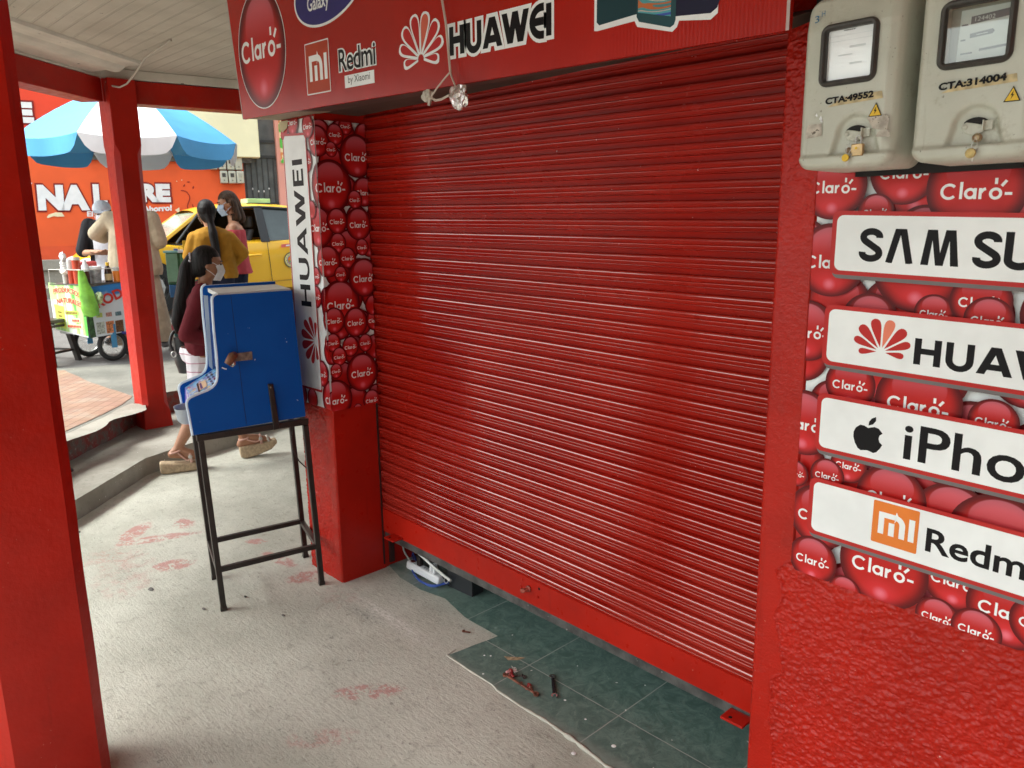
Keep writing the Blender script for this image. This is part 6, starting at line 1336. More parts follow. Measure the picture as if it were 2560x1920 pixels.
mb = MB(); mb.face([tp(-1.66, .62, .99), tp(-1.66, -.62, .99), tp(-1.14, -.50, 1.32), tp(-1.14, .50, 1.32)]); obj('rear_window', mb, M['glassd'], tx_, recalc=False)
for sd in (1, -1):
    mb = MB(); mb.face([tp(-.27, .79 * sd, .915), tp(-1.08, .765 * sd, .935), tp(-.84, .565 * sd, 1.355), tp(-.26, .59 * sd, 1.38)]); obj('rear_side_window', mb, M['glassd'], tx_, recalc=False)
mb = MB(); mb.face([tp(1.15, -.70, .88), tp(-.15, -.79, .905), tp(-.14, -.59, 1.385), tp(.58, -.56, 1.32)]); obj('front_side_window', mb, M['glassd'], tx_, recalc=False)
for (x, y) in ((.25, .36), (.25, -.36), (-.62, .0)):
    mb = MB(); wd_ = .24 if y else .6; M4 = TM @ Matrix.Translation(Vector((x, y, 0))); mb.box(-.30, .18, -wd_, wd_, .45, .62, 0, M4); mb.hexa([M4 @ Vector(p) for p in ((-.22, -wd_, .6), (-.12, -wd_, .6), (-.12, wd_, .6), (-.22, wd_, .6), (-.40, -wd_ * .8, 1.08), (-.32, -wd_ * .8, 1.08), (-.32, wd_ * .8, 1.08), (-.40, wd_ * .8, 1.08))]); mb.box(-.41, -.33, -.12, .12, 1.10, 1.27, 0, M4); obj('seat', mb, pm('seat_dark', (.035, .033, .035), .7), tx_, bevel=.03)
mb = MB(); M4 = TM; mb.box(.85, 1.2, -.68, .68, .62, .9, 0, M4); obj('dashboard', mb, M['taxidark'], tx_, bevel=.03)
mb = MB(); c = tp(.72, .36, .93); ax2 = (TM.to_3x3() @ Vector((-1, 0, .35))).normalized(); u = ax2.orthogonal().normalized(); v = ax2.cross(u); mb.ring_tube([c + (u * cos(2 * pi * k / 20) + v * sin(2 * pi * k / 20)) * .18 for k in range(21)], .014, 6, cap=False); obj('steering_wheel', mb, M['taxidark'], tx_, smooth=50)
yl = Vector((0, 1, 0))
for sd in (1, -1):
    for x in (1.38, -1.34):
        mb = MB(); c = tp(x, .845 * sd, .335); axw = TM.to_3x3() @ Vector((0, sd, 0))
        mb.lathe([(.36, -.05), (.36, .022), (0, .022)], tuple(c), 28, 0, axw.to_track_quat('Z', 'Y').to_matrix().to_4x4()); obj('wheel_arch', mb, M['taxidark'], tx_, smooth=40)
        mb = MB(); mb.lathe([(.20, -.12), (.30, -.10), (.315, 0), (.30, .03), (.22, .035), (.20, .02)], tuple(c), 32, 0, axw.to_track_quat('Z', 'Y').to_matrix().to_4x4()); w = obj('wheel', mb, tyre, tx_, smooth=40)
        mb = MB(); mb.lathe([(.20, .022), (.18, .02), (.06, .04), (0, .04)], tuple(c), 10, 0, axw.to_track_quat('Z', 'Y').to_matrix().to_4x4()); obj('rim', mb, M['screw'], w)
    fsd = Fr(tp(0, .866 * sd, 0), TM.to_3x3() @ Vector((-1, 0, 0)), UP, TM.to_3x3() @ Vector((0, sd, 0)))
    mb = MB(); stroke(mb, fsd, [(.20, .90), (.22, .60), (.24, .22)], .008, .002); stroke(mb, fsd, [(-1.0, .86), (-.98, .5), (-.9, .22)], .008, .002); stroke(mb, fsd, [(1.08, .93), (1.06, .6), (.95, .3)], .008, .002); obj('door_gap', mb, M['taxidark'], tx_, recalc=False)
    mb = MB(); stroke(mb, fsd, [(-1.0, .29), (0, .33), (.95, .37)], .018, .004); obj('side_moulding', mb, pm('moulding_shadow', (.45, .25, .02), .5), tx_, recalc=False)
    for s_ in (.0, .86):
        mb = MB(); mb.ring_tube([fsd.P(s_ - .10, .708, .004), fsd.P(s_ - .08, .715, .03), fsd.P(s_ + .08, .725, .03), fsd.P(s_ + .10, .722, .004)], .013, 8); obj('door_handle', mb, M['taxi'], tx_, smooth=50)
mb = MB(); fsd = Fr(tp(0, .866, 0), TM.to_3x3() @ Vector((-1, 0, 0)), UP, TM.to_3x3() @ Vector((0, 1, 0)))
for r, m_, d_ in ((.112, 0, .004), (.100, 3, .006), (.068, 2, .008), (.060, 1, .010)): dpoly(mb, fsd, [(.54 + r * cos(2 * pi * k / 30), .635 + r * sin(2 * pi * k / 30)) for k in range(30)], d_, m_)
dpoly(mb, fsd, [(.48, .635), (.51, .60), (.57, .60), (.60, .64), (.565, .63), (.54, .65), (.51, .625)], .012, 4); dpoly(mb, fsd, [(.50, .60), (.54, .577), (.58, .60)], .012, 2)
for k in range(14): t_ = 2 * pi * k / 14; dpoly(mb, fsd, [(.54 + .084 * cos(t_ + q) + e, .635 + .084 * sin(t_ + q)) for q, e in ((0, 0), (.12, .0), (.12, .008), (0, .008))], .012, 0)
obj('door_emblem', mb, [pm('emblem_dark', (.06, .07, .06)), M['orange'], pm('emblem_blue', (.10, .22, .5)), pm('emblem_cream', (.68, .60, .25)), pm('emblem_green', (.05, .35, .08))], tx_, recalc=False)
mb = MB(); dpoly(mb, fsd, [(.40, .815), (.70, .84), (.70, .885), (.40, .86)], .004, 0); dpoly(mb, fsd, [(.47, .832), (.66, .848), (.66, .866), (.47, .850)], .006, 1); obj('door_sticker', mb, [pm('sticker_pink', (.70, .14, .12)), M['white']], tx_, recalc=False)
mb = MB(); mb.box(-.50, -.16, .0, .30, 1.455, 1.52, 0, TM); mb.box(-.52, -.14, -.02, .32, 1.445, 1.456, 1, TM); obj('roof_sign', mb, [pm('sign_green', (.38, .62, .30), .4), M['taxidark']], tx_, bevel=.012)
for sd in (1, -1):
    mb = MB(); mb.ball(tp(2.0, .56 * sd, .68), (.16, .17, .07), 12, 0, TM.to_3x3()); obj('headlight', mb, pm('lamp_glass', (.7, .7, .7), .1, coat=1), tx_, smooth=60)
    mb = MB(); mb.ball(tp(-2.08, .60 * sd, .80), (.08, .14, .08), 12, 0, TM.to_3x3()); obj('tail_light', mb, pm('lamp_red', (.5, .02, .02), .1, coat=1), tx_, smooth=60)
mb = MB(); mb.box(2.10, 2.185, -.5, .5, .30, .42, 0, TM); mb.box(-2.20, -2.12, -.6, .6, .34, .50, 0, TM); obj('bumper', mb, M['taxi'], tx_, bevel=.02)
# ------------------------------------------------------------------ people
def remeshed(name, mb, vox, mats, parent, cuts=(), smooth=4, fn=None):
    me = mb.mesh('tmp', []); o = bpy.data.objects.new('tmp', me); COL.objects.link(o)
    r = o.modifiers.new('r', 'REMESH'); r.mode = 'VOXEL'; r.voxel_size = vox
    s = o.modifiers.new('s', 'SMOOTH'); s.factor = .5; s.iterations = smooth
    bpy.context.view_layer.update()
    m2 = bpy.data.meshes.new_from_object(o.evaluated_get(bpy.context.evaluated_depsgraph_get()))
    bpy.data.objects.remove(o); bpy.data.meshes.remove(me)
    if fn or cuts:
        bm = bmesh.new(); bm.from_mesh(m2)
        for co, no in cuts: bmesh.ops.bisect_plane(bm, geom=bm.verts[:] + bm.edges[:] + bm.faces[:], plane_co=Vector(co), plane_no=Vector(no), clear_outer=True)
        if fn:
            for v in bm.verts: v.co = fn(v.co)
        bm.to_mesh(m2); bm.free()
    m2.materials.clear()
    for m_ in (mats if isinstance(mats, (list, tuple)) else [mats]): m2.materials.append(m_)
    # meshes are made in the person's own frame
    for p in m2.polygons: p.use_smooth = True
    ob = bpy.data.objects.new(name, m2); COL.objects.link(ob); ob.parent = parent; WM[ob.name] = WM[parent.name]; return ob
def local(name, mb, mats, parent, smooth=60, bevel=0):
    me = mb.mesh(name, mats if isinstance(mats, (list, tuple)) else [mats]); finish(me, smooth); o = bpy.data.objects.new(name, me); COL.objects.link(o); o.parent = parent; WM[o.name] = WM[parent.name]; return o
def cloth(name, c, stripes=None):
    t = NT(name); n = t.noise(9, 4, dist=.6); col = t.mix(t.ramp(n, .3, .7), scl(c, .86), scl(c, 1.12))
    if stripes:
        w = t.math('FRACT', t.math('DIVIDE', t.math('ADD', t.xyz()[2], t.math('MULTIPLY', t.noise(5, 2), .012)), stripes[1])); col = t.mix(t.ramp(t.math('ABSOLUTE', t.math('SUBTRACT', w, .5)), .42, .46), col, stripes[0])
    fold = t.noise(5, 3, .5, vec=t.mapping(scale=(1, 1, .45)), dist=1.2)
    return t.out(col, .85, t.bump(t.math('ADD', fold, t.math('MULTIPLY', t.noise(240, 2), .08)), .7, .02), spec=.2)
def skin(name, c): return pm(name, c, .5, .06, 12, .1, 150)
SK = skin('skin_tan', (.42, .21, .12)); SK2 = skin('skin_brown', (.34, .16, .09))
def hairm(name, c):
    t = NT(name); n = t.noise(1, 4, .6, vec=t.mapping(scale=(90, 90, 6))); return t.out(t.mix(t.ramp(n, .35, .7), scl(c, .5), scl(c, 1.7)), .55, t.bump(n, .6, .006), spec=.18)
HB = hairm('hair_black', (.012, .010, .010)); HBR = hairm('hair_brown', (.050, .028, .016))
DEF = dict(head=(0, .01, 1.50), neck=(0, -.01, 1.36), chest=(0, 0, 1.24), waist=(0, 0, 1.02), pelvis=(0, 0, .90), shw=.165, shz=1.285, lelb=(-.22, -.03, 1.04), relb=(.22, -.03, 1.04), lwri=(-.23, .06, .82), rwri=(.23, .06, .82), hipw=.09, lknee=(-.09, .02, .47), rknee=(.09, .02, .47), lank=(-.09, -.01, .09), rank=(.09, -.01, .09), look=0.0, nod=0.0, ltoe=None, rtoe=None)
def figure(name, label, loc, rz, pose, sk, H=1.6, vox=.0085):
    t = thing(name, label, 'person', loc, rz); s = H / 1.62; D = dict(DEF); D.update(pose)
    g = lambda k: Vector(D[k]) * s
    hd, nk, ch, wa, pe = g('head'), g('neck'), g('chest'), g('waist'), g('pelvis'); shw, shz, hw = D['shw'] * s, D['shz'] * s, D['hipw'] * s
    ls = Vector((ch.x - shw, ch.y, shz)); rs = Vector((ch.x + shw, ch.y, shz)); lh = Vector((pe.x - hw, pe.y, pe.z - .02)); rh = Vector((pe.x + hw, pe.y, pe.z - .02))
    mb = MB(); c = lambda a, r, b, q: mb.cap(a, r * s, b, q * s, 12)
    R = Matrix.Rotation(D['look'], 3, 'Z') @ Matrix.Rotation(D['nod'], 3, 'X')
    f = lambda x, y, z: hd + R @ (Vector((x, y, z)) * s)
    mb.ball(f(0, -.008, .018), (.076 * s, .094 * s, .098 * s), 18, 0, R); mb.ball(f(0, .022, -.045), (.058 * s, .066 * s, .062 * s), 14, 0, R); mb.ball(f(0, .062, -.085), (.026 * s, .022 * s, .02 * s), 10, 0, R)   # skull, jaw, chin
    mb.cap(f(0, .084, .012), .010 * s, f(0, .104, -.026), .013 * s, 8); mb.cap(f(-.018, .086, -.062), .009 * s, f(.018, .086, -.062), .009 * s, 8)      # nose, lips
    mb.cap(f(-.034, .078, .022), .010 * s, f(.034, .078, .022), .010 * s, 8)
    for e in (-1, 1): mb.ball(f(.077 * e, -.008, -.012), (.009 * s, .017 * s, .028 * s), 8, 0, R)
    c(nk + Vector((0, 0, -.04 * s)), .050, f(0, -.01, -.06), .046)
    c(Vector((ch.x - .085 * s, ch.y, ch.z)), .092, Vector((ch.x + .085 * s, ch.y, ch.z)), .092); c(Vector((wa.x - .055 * s, wa.y, wa.z)), .088, Vector((wa.x + .055 * s, wa.y, wa.z)), .088); c(Vector((pe.x - .075 * s, pe.y, pe.z)), .098, Vector((pe.x + .075 * s, pe.y, pe.z)), .098)
    for e in (-1, 1):
        c(Vector((ch.x + e * .08 * s, ch.y, ch.z)), .088, Vector((wa.x + e * .055 * s, wa.y, wa.z)), .084); c(Vector((wa.x + e * .055 * s, wa.y, wa.z)), .084, Vector((pe.x + e * .07 * s, pe.y, pe.z)), .095)
    c(ls + Vector((.02, 0, .0)), .044, nk + Vector((0, 0, -.02)), .048); c(rs + Vector((-.02, 0, .0)), .044, nk + Vector((0, 0, -.02)), .048); c(Vector((ch.x, ch.y, ch.z + .02)), .09, nk + Vector((0, 0, -.05)), .055)
    out = dict(ls=ls, rs=rs, lh=lh, rh=rh, hd=hd, f=f, R=R, s=s, nk=nk, ch=ch, wa=wa, pe=pe, t=t)
    for sd, S_, e in (('l', ls, -1), ('r', rs, 1)):
        el, wr = g(sd + 'elb'), g(sd + 'wri'); c(S_, .052, el, .038); c(el, .038, wr, .025); out[sd + 'e'], out[sd + 'w'] = el, wr
        d = (wr - el).normalized(); pn = d.cross(Vector((0, 0, 1))); pn = pn.normalized() if pn.length > .1 else Vector((0, 1, 0)); pm_ = d.cross(pn).normalized()
        pc = wr + d * .045 * s; mb.cap(wr, .022 * s, pc, .022 * s, 8); mb.cap(pc - pn * .018 * s, .015 * s, pc + pn * .018 * s, .015 * s, 8)
        for k in range(4):
            o = pn * ((k - 1.5) * .0165 * s); L = (.062, .072, .068, .052)[k] * s; a = pc + o + d * .018 * s; m1 = a + d * L * .5; m2_ = m1 + (d * .8 - pm_ * .6 * 1) * L * .5; mb.cap(a, .0085 * s, m1, .008 * s, 6); mb.cap(m1, .008 * s, m2_, .0068 * s, 6)
        mb.cap(wr + d * .02 * s - pn * .02 * s * e, .010 * s, pc - pn * .042 * s * e + d * .012 * s, .008 * s, 6)
    for sd, h_, e in (('l', lh, -1), ('r', rh, 1)):
        kn, ak = g(sd + 'knee'), g(sd + 'ank'); c(h_, .086, kn, .053); mid = kn.lerp(ak, .32) + Vector((0, -.012 * s, 0)); c(kn, .052, mid, .052); c(mid, .052, ak, .030); out[sd + 'k'], out[sd + 'a'] = kn, ak
        toe = g(sd + 'toe') if D[sd + 'toe'] else ak + Vector((.012 * e, .155, -.062)) * s; out[sd + 't'] = toe
        heel = ak + Vector((0, -.028, -.048)) * s if not D.get(sd + 'heel') else g(sd + 'heel'); c(ak, .031, heel, .028); c(ak, .030, ak.lerp(toe, .6) + Vector((0, 0, .006)), .027); c(ak.lerp(toe, .55), .027, toe, .020); c(heel, .026, toe, .020)
        for k in range(5): q = toe + Vector(((k - 2) * .013 * s, .014 * s, 0)); mb.ball(q, .0095 * s, 8)
    body = remeshed('body', mb, vox, sk, t, smooth=3); out['body'] = body
    ey = MB()
    for e in (-1, 1): ey.ball(f(.030 * e, .082, .006), (.011 * s, .006 * s, .006 * s), 8, 0, R)
    local('eyes', ey, pm('eye_dark', (.02, .012, .01), .2), t)
    bw = MB()
    for e in (-1, 1): bw.ring_tube([f(.016 * e, .091, .026), f(.030 * e, .089, .031), f(.046 * e, .078, .027)], .0035 * s, 5)
    local('eyebrows', bw, HB, t)
    return out
def limbs(o, keys, grow, mb=None):
    mb = mb or MB()
    for a, ra, b, rb in keys: mb.cap(a, (ra + grow) * o['s'], b, (rb + grow) * o['s'], 12)
    return mb
def torso(mb, o, gr, top=1.0, bot=0.0, full=0.0):
    ch, wa, pe, nk, s = o['ch'], o['wa'], o['pe'], o['nk'], o['s']
    for e in (-1, 1):
        S_ = o['ls'] if e < 0 else o['rs']
        A_ = Vector((ch.x + e * .08 * s, ch.y, ch.z)); B_ = Vector((wa.x + e * (.06 + full) * s, wa.y, wa.z)); C_ = Vector((pe.x + e * (.075 + full) * s, pe.y, pe.z + bot))
        mb.cap(A_, (.092 + gr) * s, B_, (.090 + gr) * s); mb.cap(B_, (.090 + gr) * s, C_, (.100 + gr) * s); mb.cap(S_, (.044 + gr) * s, nk + Vector((0, 0, -.03)), (.040 + gr) * s); mb.cap(S_, (.05 + gr) * s, A_, (.085 + gr) * s)
    mb.cap(Vector((ch.x - .08 * s, ch.y, ch.z)), (.093 + gr) * s, Vector((ch.x + .08 * s, ch.y, ch.z)), (.093 + gr) * s)
def mask(o, mat, nm='face_mask'):
    f, R, s = o['f'], o['R'], o['s']; mb = MB(); rows = []
    for i in range(9):
        v = i / 8; z = .006 - .115 * v; row = []
        for j in range(11):
            u = j / 10 * 2 - 1; wd_ = .062 * (1 - .35 * abs(v - .35)); y = .118 - .055 * u * u - .030 * abs(v - .42) * 1.6; row.append(f(wd_ * u, y, z))
        rows.append(row)
    for a, b in zip(rows[:-1], rows[1:]):
        for k in range(10): mb.face([a[k], a[k + 1], b[k + 1], b[k]])
    ob = local(nm, mb, mat, o['t'])
    for e in (-1, 1):
        q = MB(); q.ring_tube([f(.058 * e, .075, -.008), f(.076 * e, .03, .012), f(.082 * e, -.012, .012)], .0022 * s, 5); q.ring_tube([f(.052 * e, .060, -.085), f(.074 * e, .02, -.055), f(.081 * e, -.014, -.035)], .0022 * s, 5); local('ear_loop', q, mat, o['t'])
def hair(o, mat, parts, cut=.055, gx=0.0):
    f, R, s = o['f'], o['R'], o['s']; mb = MB(); mb.ball(f(0, -.018, .026), (.089 * s, .101 * s, .104 * s), 18, 0, R); mb.ball(f(0, -.045, -.02), (.078 * s, .07 * s, .085 * s), 14, 0, R)
    for a, ra, b, rb in parts: mb.cap(a, ra * s, b, rb * s, 10)
    n = R @ Vector((0, 1, .0)); n2 = R @ Vector((0, .80, -.60))
    ob = remeshed('hair', mb, .009, mat, o['t'], smooth=3, fn=None)
    # open the face
    bm = bmesh.new(); bm.from_mesh(ob.data); inv = R.inverted(); kill = []
    for fc in bm.faces:
        p = inv @ (fc.calc_center_median() - o['hd']) / s
        if p.y > .020 and p.z < .058 - max(0, .06 - p.y) * .3 and p.z > -.16: kill.append(fc)
        elif p.y > -.015 and p.z < .0 and p.z > -.10 and abs(p.x) > .04: kill.append(fc)
    bmesh.ops.delete(bm, geom=kill, context='FACES'); bm.to_mesh(ob.data); bm.free(); return ob
white = cloth('mask_white', (.72, .72, .76))
# --- woman walking in the maroon top -------------------------------------------------
o = figure('person', 'woman in maroon top and white striped skirt walking behind the blue cabinet', tuple(an(.205, 5.60, 0)), radians(-19.1),
    dict(head=(0, .085, 1.452), neck=(0, .045, 1.31), chest=(0, .02, 1.18), waist=(0, 0, .97), pelvis=(0, -.01, .87), shz=1.265, shw=.155, relb=(.205, -.105, .985), rwri=(.20, .10, .93), lelb=(-.20, -.14, 1.0), lwri=(-.19, .03, .88),
         lknee=(-.08, .13, .50), lank=(-.06, .225, .155), ltoe=(-.06, .395, .125), rknee=(.08, -.06, .44), rank=(.075, -.235, .165), rtoe=(.085, -.085, .085), rheel=(.075, -.275, .130), look=0, nod=radians(-8)), SK2, 1.56, .0075)
t, s = o['t'], o['s']
mr = cloth('maroon_knit', (.115, .012, .018)); mb = MB(); torso(mb, o, .012, bot=.02, full=.01); limbs(o, [(o['rs'], .052, o['re'], .040), (o['re'], .040, o['rw'], .030), (o['ls'], .052, o['le'], .040), (o['le'], .040, o['lw'], .030)], .014, mb)
remeshed('top', mb, .0085, mr, t, cuts=(((0, 0, .800), (0, 0, -1)), (tuple(o['nk'] + Vector((0, 0, .012))), (0, .25, 1))))
mb = MB(); hip = o['pe']; mb.cap(hip + Vector((-.075, 0, .06)), .108, hip + Vector((.075, 0, .06)), .108); mb.cap(hip + Vector((-.06, 0, .04)), .108, Vector((-.07, .06, .50)), .100); mb.cap(hip + Vector((.06, 0, .04)), .108, Vector((.07, -.03, .50)), .095); mb.cap(Vector((-.07, .06, .50)), .095, Vector((.07, -.03, .50)), .095); mb.cap(hip + Vector((0, -.045, -.03)), .10, hip + Vector((0, 0, .05)), .10)
mb.cap(hip, .1, Vector((0, .015, .5)), .1)
remeshed('skirt', mb, .009, cloth('skirt_striped', (.66, .62, .66), ((.42, .20, .26), .058)), t, cuts=(((0, 0, .435), (0, 0, -1)), ((0, 0, .845), (0, 0, 1))))
f = o['f']; tail0 = f(0, -.118, .030)
hair(o, HB, [(f(0, -.08, .03), .03, tail0, .026), (tail0, .030, f(0, -.140, -.04), .044), (f(0, -.140, -.04), .044, f(.0, -.150, -.18), .050), (f(0, -.11, -.06), .030, f(.01, -.105, -.24), .036), (f(.0, -.150, -.18), .050, f(.01, -.165, -.30), .050), (f(.01, -.165, -.30), .050, f(.02, -.185, -.42), .036), (f(.01, -.105, -.24), .040, f(.02, -.14, -.36), .022), (f(.02, -.185, -.42), .034, f(.025, -.18, -.50), .010)])
mb = MB(); mb.ring_tube([tail0 + Vector((cos(q) * .030, 0, sin(q) * .030)) for q in [2 * pi * k / 14 for k in range(15)]], .007, 6); mb.ball(tail0 + Vector((.030, -.004, -.02)), .010, 8); local('hair_tie', mb, pm('tie_silver', (.45, .42, .45), .3), t)
mask(o, white)
esp = pm('espadrille_sole', (.40, .30, .19), .85, .2, 60, .6, 160); stp_ = pm('sandal_strap', (.55, .32, .26), .5)
def sole(x, P, w, nm='sandal'):
    mb = MB(); n = len(P) // 2
    mb.prism(P, lambda y, z: (x - w / 2, y, z), lambda y, z: (x + w / 2, y, z)); me_ = mb; ob = local(nm, mb, esp, t, 50); b = ob.modifiers.new('b', 'BEVEL'); b.width = .012; b.segments = 3; b.limit_method = 'ANGLE'; return ob
sr = sole(.083, [(-.345, .010), (-.30, .0), (-.10, .004), (-.055, .030), (-.05, .062), (-.12, .062), (-.22, .068), (-.345, .085)], .078)
sl_o = sole(-.06, [(.185, .010), (.225, .0), (.30, .012), (.40, .045), (.445, .088), (.44, .118), (.40, .112), (.30, .098), (.19, .090), (.178, .088)], .078)
def strap(P, r=.007, par=None, mt=None): mb = MB(); mb.ring_tube(bez(P), r, 6); local('strap', mb, mt or stp_, par or t)
for (x0, ank, y_t, z_t, so) in ((.083, Vector((.075, -.235, .150)), -.115, .085, sr), (-.06, Vector((-.06, .225, .150)), .365, .118, sl_o)):
    strap([ank + Vector((.035 * cos(q), -.005 + .038 * sin(q), -.005 + .01 * sin(q))) for q in [2 * pi * k / 10 for k in range(11)]], .006, so)
    strap([(x0 - .038, y_t - .03, z_t - .02), (x0 - .02, y_t - .035, z_t + .032), (x0 + .02, y_t - .035, z_t + .032), (x0 + .038, y_t - .03, z_t - .02)], .009, so); strap([(x0 - .036, y_t + .02, z_t - .012), (x0, y_t + .01, z_t + .028), (x0 + .036, y_t + .02, z_t - .012)], .008, so, pm('strap_clear', (.50, .46, .40), .15))
    strap([ank + Vector((.034, .01, -.01)), (x0 + .036, (ank.y + y_t) / 2, z_t + .0), (x0 + .03, y_t - .03, z_t + .015)], .005, so)
    mb = MB(); mb.ball((x0 + .036, y_t - .035, z_t + .018), (.005, .014, .016), 12); local('buckle', mb, pm('buckle_clear', (.42, .40, .36), .2), so)
hbw = thing('handbag', 'black handbag with a metal ring hanging at the back of the walking woman', 'bag', tuple(an(.02, 5.72, .7))); HM = an(.085, 5.72, 0)
bp = lambda a, n, z: HM + A * a + N * n + UP * z
mb = MB(); R_1 = []
for i in range(12):
    f_ = i / 11; z = .90 - .25 * f_; w = .045 + .035 * f_ * (1 - .5 * max(0, f_ - .7) / .3); dd = .035 + .02 * f_; row = []
    for k in range(18): q = 2 * pi * k / 18; wv = 1 + .10 * noise.noise(Vector((cos(q) * 2, sin(q) * 2, f_ * 4))); row.append(mb.vert(bp(-.015 + .03 * f_ + w * cos(q) * wv, dd * sin(q) * wv, z)))
    R_1.append(row)
for a, b in zip(R_1[:-1], R_1[1:]):
    for k in range(18): j = (k + 1) % 18; mb.fi((a[k], a[j], b[j], b[k]))
mb.fi(R_1[0]); mb.fi(R_1[-1]); lm = pm('black_leather', (.018, .018, .020), .35, .3, 25, .4, 70); obj('bag_body', mb, lm, hbw, smooth=55)
mb = MB(); mb.ring_tube(bez([bp(-.066, -.03, .80), bp(-.082, -.02, .86), bp(-.066, -.01, .92), bp(-.03, 0, .95), bp(.02, 0, .95)]), .011, 8); obj('handle', mb, lm, hbw, smooth=60)
mb = MB(); mb.ring_tube([bp(-.066 + .015 * cos(q), -.045, .790 + .020 * sin(q)) for q in [2 * pi * k / 18 for k in range(19)]], .005, 6, cap=False); obj('ring', mb, M['screw'], hbw, smooth=60)
# --- woman in the mustard top ----------------------------------------------------------
o = figure('person', 'woman in mustard top seen from behind, long dark ponytail, dark jeans, hand at her hip', tuple(an(.475, 8.15, .30)), radians(71),
    dict(relb=(.275, .02, 1.10), rwri=(.15, .14, .97), lelb=(-.22, .06, 1.08), lwri=(-.12, .22, 1.05), lknee=(-.1, .03, .47), rknee=(.1, .02, .47), shw=.158, shz=1.25, head=(-.03, .01, 1.50), look=radians(8)), SK, 1.61, .009)
t = o['t']; my = cloth('mustard_blouse', (.33, .165, .018)); mb = MB(); torso(mb, o, .020, bot=-.0, full=.03); limbs(o, [(o['rs'], .055, o['re'], .048), (o['re'], .046, o['rw'].lerp(o['re'], .3), .042), (o['ls'], .055, o['le'], .048), (o['le'], .046, o['lw'].lerp(o['le'], .3), .042)], .018, mb)
remeshed('blouse', mb, .010, my, t, cuts=(((0, 0, .855), (0, 0, -1)), (tuple(o['nk'] + Vector((0, 0, .0))), (0, .2, 1))))
jn = cloth('dark_jeans', (.012, .016, .035)); mb = MB(); P = o['pe']
for e, k_, a_k in ((-1, 'lk', 'la'), (1, 'rk', 'ra')): mb.cap(P + Vector((e * .07, 0, 0)), .112, o[k_], .068); mb.cap(o[k_], .068, o[a_k], .050)
mb.cap(P + Vector((-.07, 0, .03)), .108, P + Vector((.07, 0, .03)), .108); remeshed('jeans', mb, .011, jn, t, cuts=(((0, 0, .10), (0, 0, -1)), ((0, 0, 1.0), (0, 0, 1))))
f = o['f']; hair(o, HB, [(f(-.02, -.05, .02), .07, f(.02, -.05, .02), .07), (f(.0, -.07, -.03), .055, f(.01, -.10, -.09), .036), (f(.01, -.10, -.09), .030, f(.02, -.125, -.20), .044), (f(.02, -.125, -.20), .044, f(.035, -.135, -.40), .038), (f(.035, -.135, -.40), .038, f(.05, -.13, -.55), .016)])
mask(o, white)
shoe = pm('shoe_dark', (.03, .03, .03), .5)
def shoes(o, mt, zf=0.0):
    for a in ('l', 'r'):
        ak, to = o[a + 'a'], o[a + 't']; mb = MB(); mb.cap(ak + Vector((0, -.03, -.045)), .036, to, .032); mb.cap(ak + Vector((0, 0, -.02)), .036, to, .030); mb.cap(to, .032, to + Vector((0, .02, 0)), .028); remeshed('shoe', mb, .009, mt, o['t'], cuts=(((0, 0, .002), (0, 0, -1)),))
shoes(o, shoe)
# --- woman with bare shoulders -----------------------------------------------------------
o = figure('person', 'woman with brown shoulder-length hair and pink off-shoulder blouse beside the taxi', tuple(an(.74, 8.72, street_z(8.72))), radians(152),
    dict(head=(.01, .05, 1.53), neck=(0, 0, 1.36), nod=radians(-14), look=radians(14), lelb=(-.22, .02, 1.05), lwri=(-.16, .20, 1.0), relb=(.22, .02, 1.05), rwri=(.16, .2, 1.0)), SK, 1.68, .009)
t = o['t']; mb = MB(); ch, s = o['ch'], o['s']
for e in (-1, 1): mb.cap(Vector((ch.x + e * .09, ch.y, ch.z)), .108, Vector((e * .07, 0, .98)), .125); mb.cap(Vector((e * .07, 0, .98)), .125, Vector((e * .09, 0, .86)), .15); S_ = o['ls'] if e < 0 else o['rs']; E_ = o['le'] if e < 0 else o['re']; mb.cap(S_.lerp(E_, .25), .075, E_, .078); mb.cap(S_.lerp(E_, .25), .07, Vector((ch.x + e * .06, ch.y, ch.z + .02)), .10)
mb.cap(Vector((-.1, 0, .9)), .13, Vector((.1, 0, .9)), .13)
remeshed('blouse', mb, .010, cloth('pink_blouse', (.42, .06, .075)), t, cuts=(((0, 0, .86), (0, 0, -1)), ((0, 0, 1.315), (0, 0, 1))))
f = o['f']; hair(o, HBR, [(f(-.05, -.03, 0), .055, f(-.07, -.03, -.15), .048), (f(.05, -.03, 0), .055, f(.07, -.03, -.15), .048), (f(0, -.07, 0), .06, f(0, -.08, -.17), .055), (f(-.07, -.02, -.12), .046, f(-.075, 0, -.17), .03), (f(.07, -.02, -.12), .046, f(.075, 0, -.17), .03), (f(0, -.08, -.13), .055, f(0, -.08, -.19), .035), (f(-.06, .03, .05), .03, f(-.085, .03, -.10), .03), (f(.06, .03, .05), .03, f(.085, .03, -.10), .03)])
mask(o, cloth('mask_blue', (.45, .58, .72)))
mb = MB(); P = o['pe']
for e, k_, a_k in ((-1, 'lk', 'la'), (1, 'rk', 'ra')): mb.cap(P + Vector((e * .07, 0, 0)), .115, o[k_], .07); mb.cap(o[k_], .07, o[a_k], .05)
mb.cap(P + Vector((-.07, 0, .03)), .11, P + Vector((.07, 0, .03)), .11); remeshed('jeans', mb, .011, jn, t, cuts=(((0, 0, .10), (0, 0, -1)), ((0, 0, .98), (0, 0, 1)))); shoes(o, shoe)
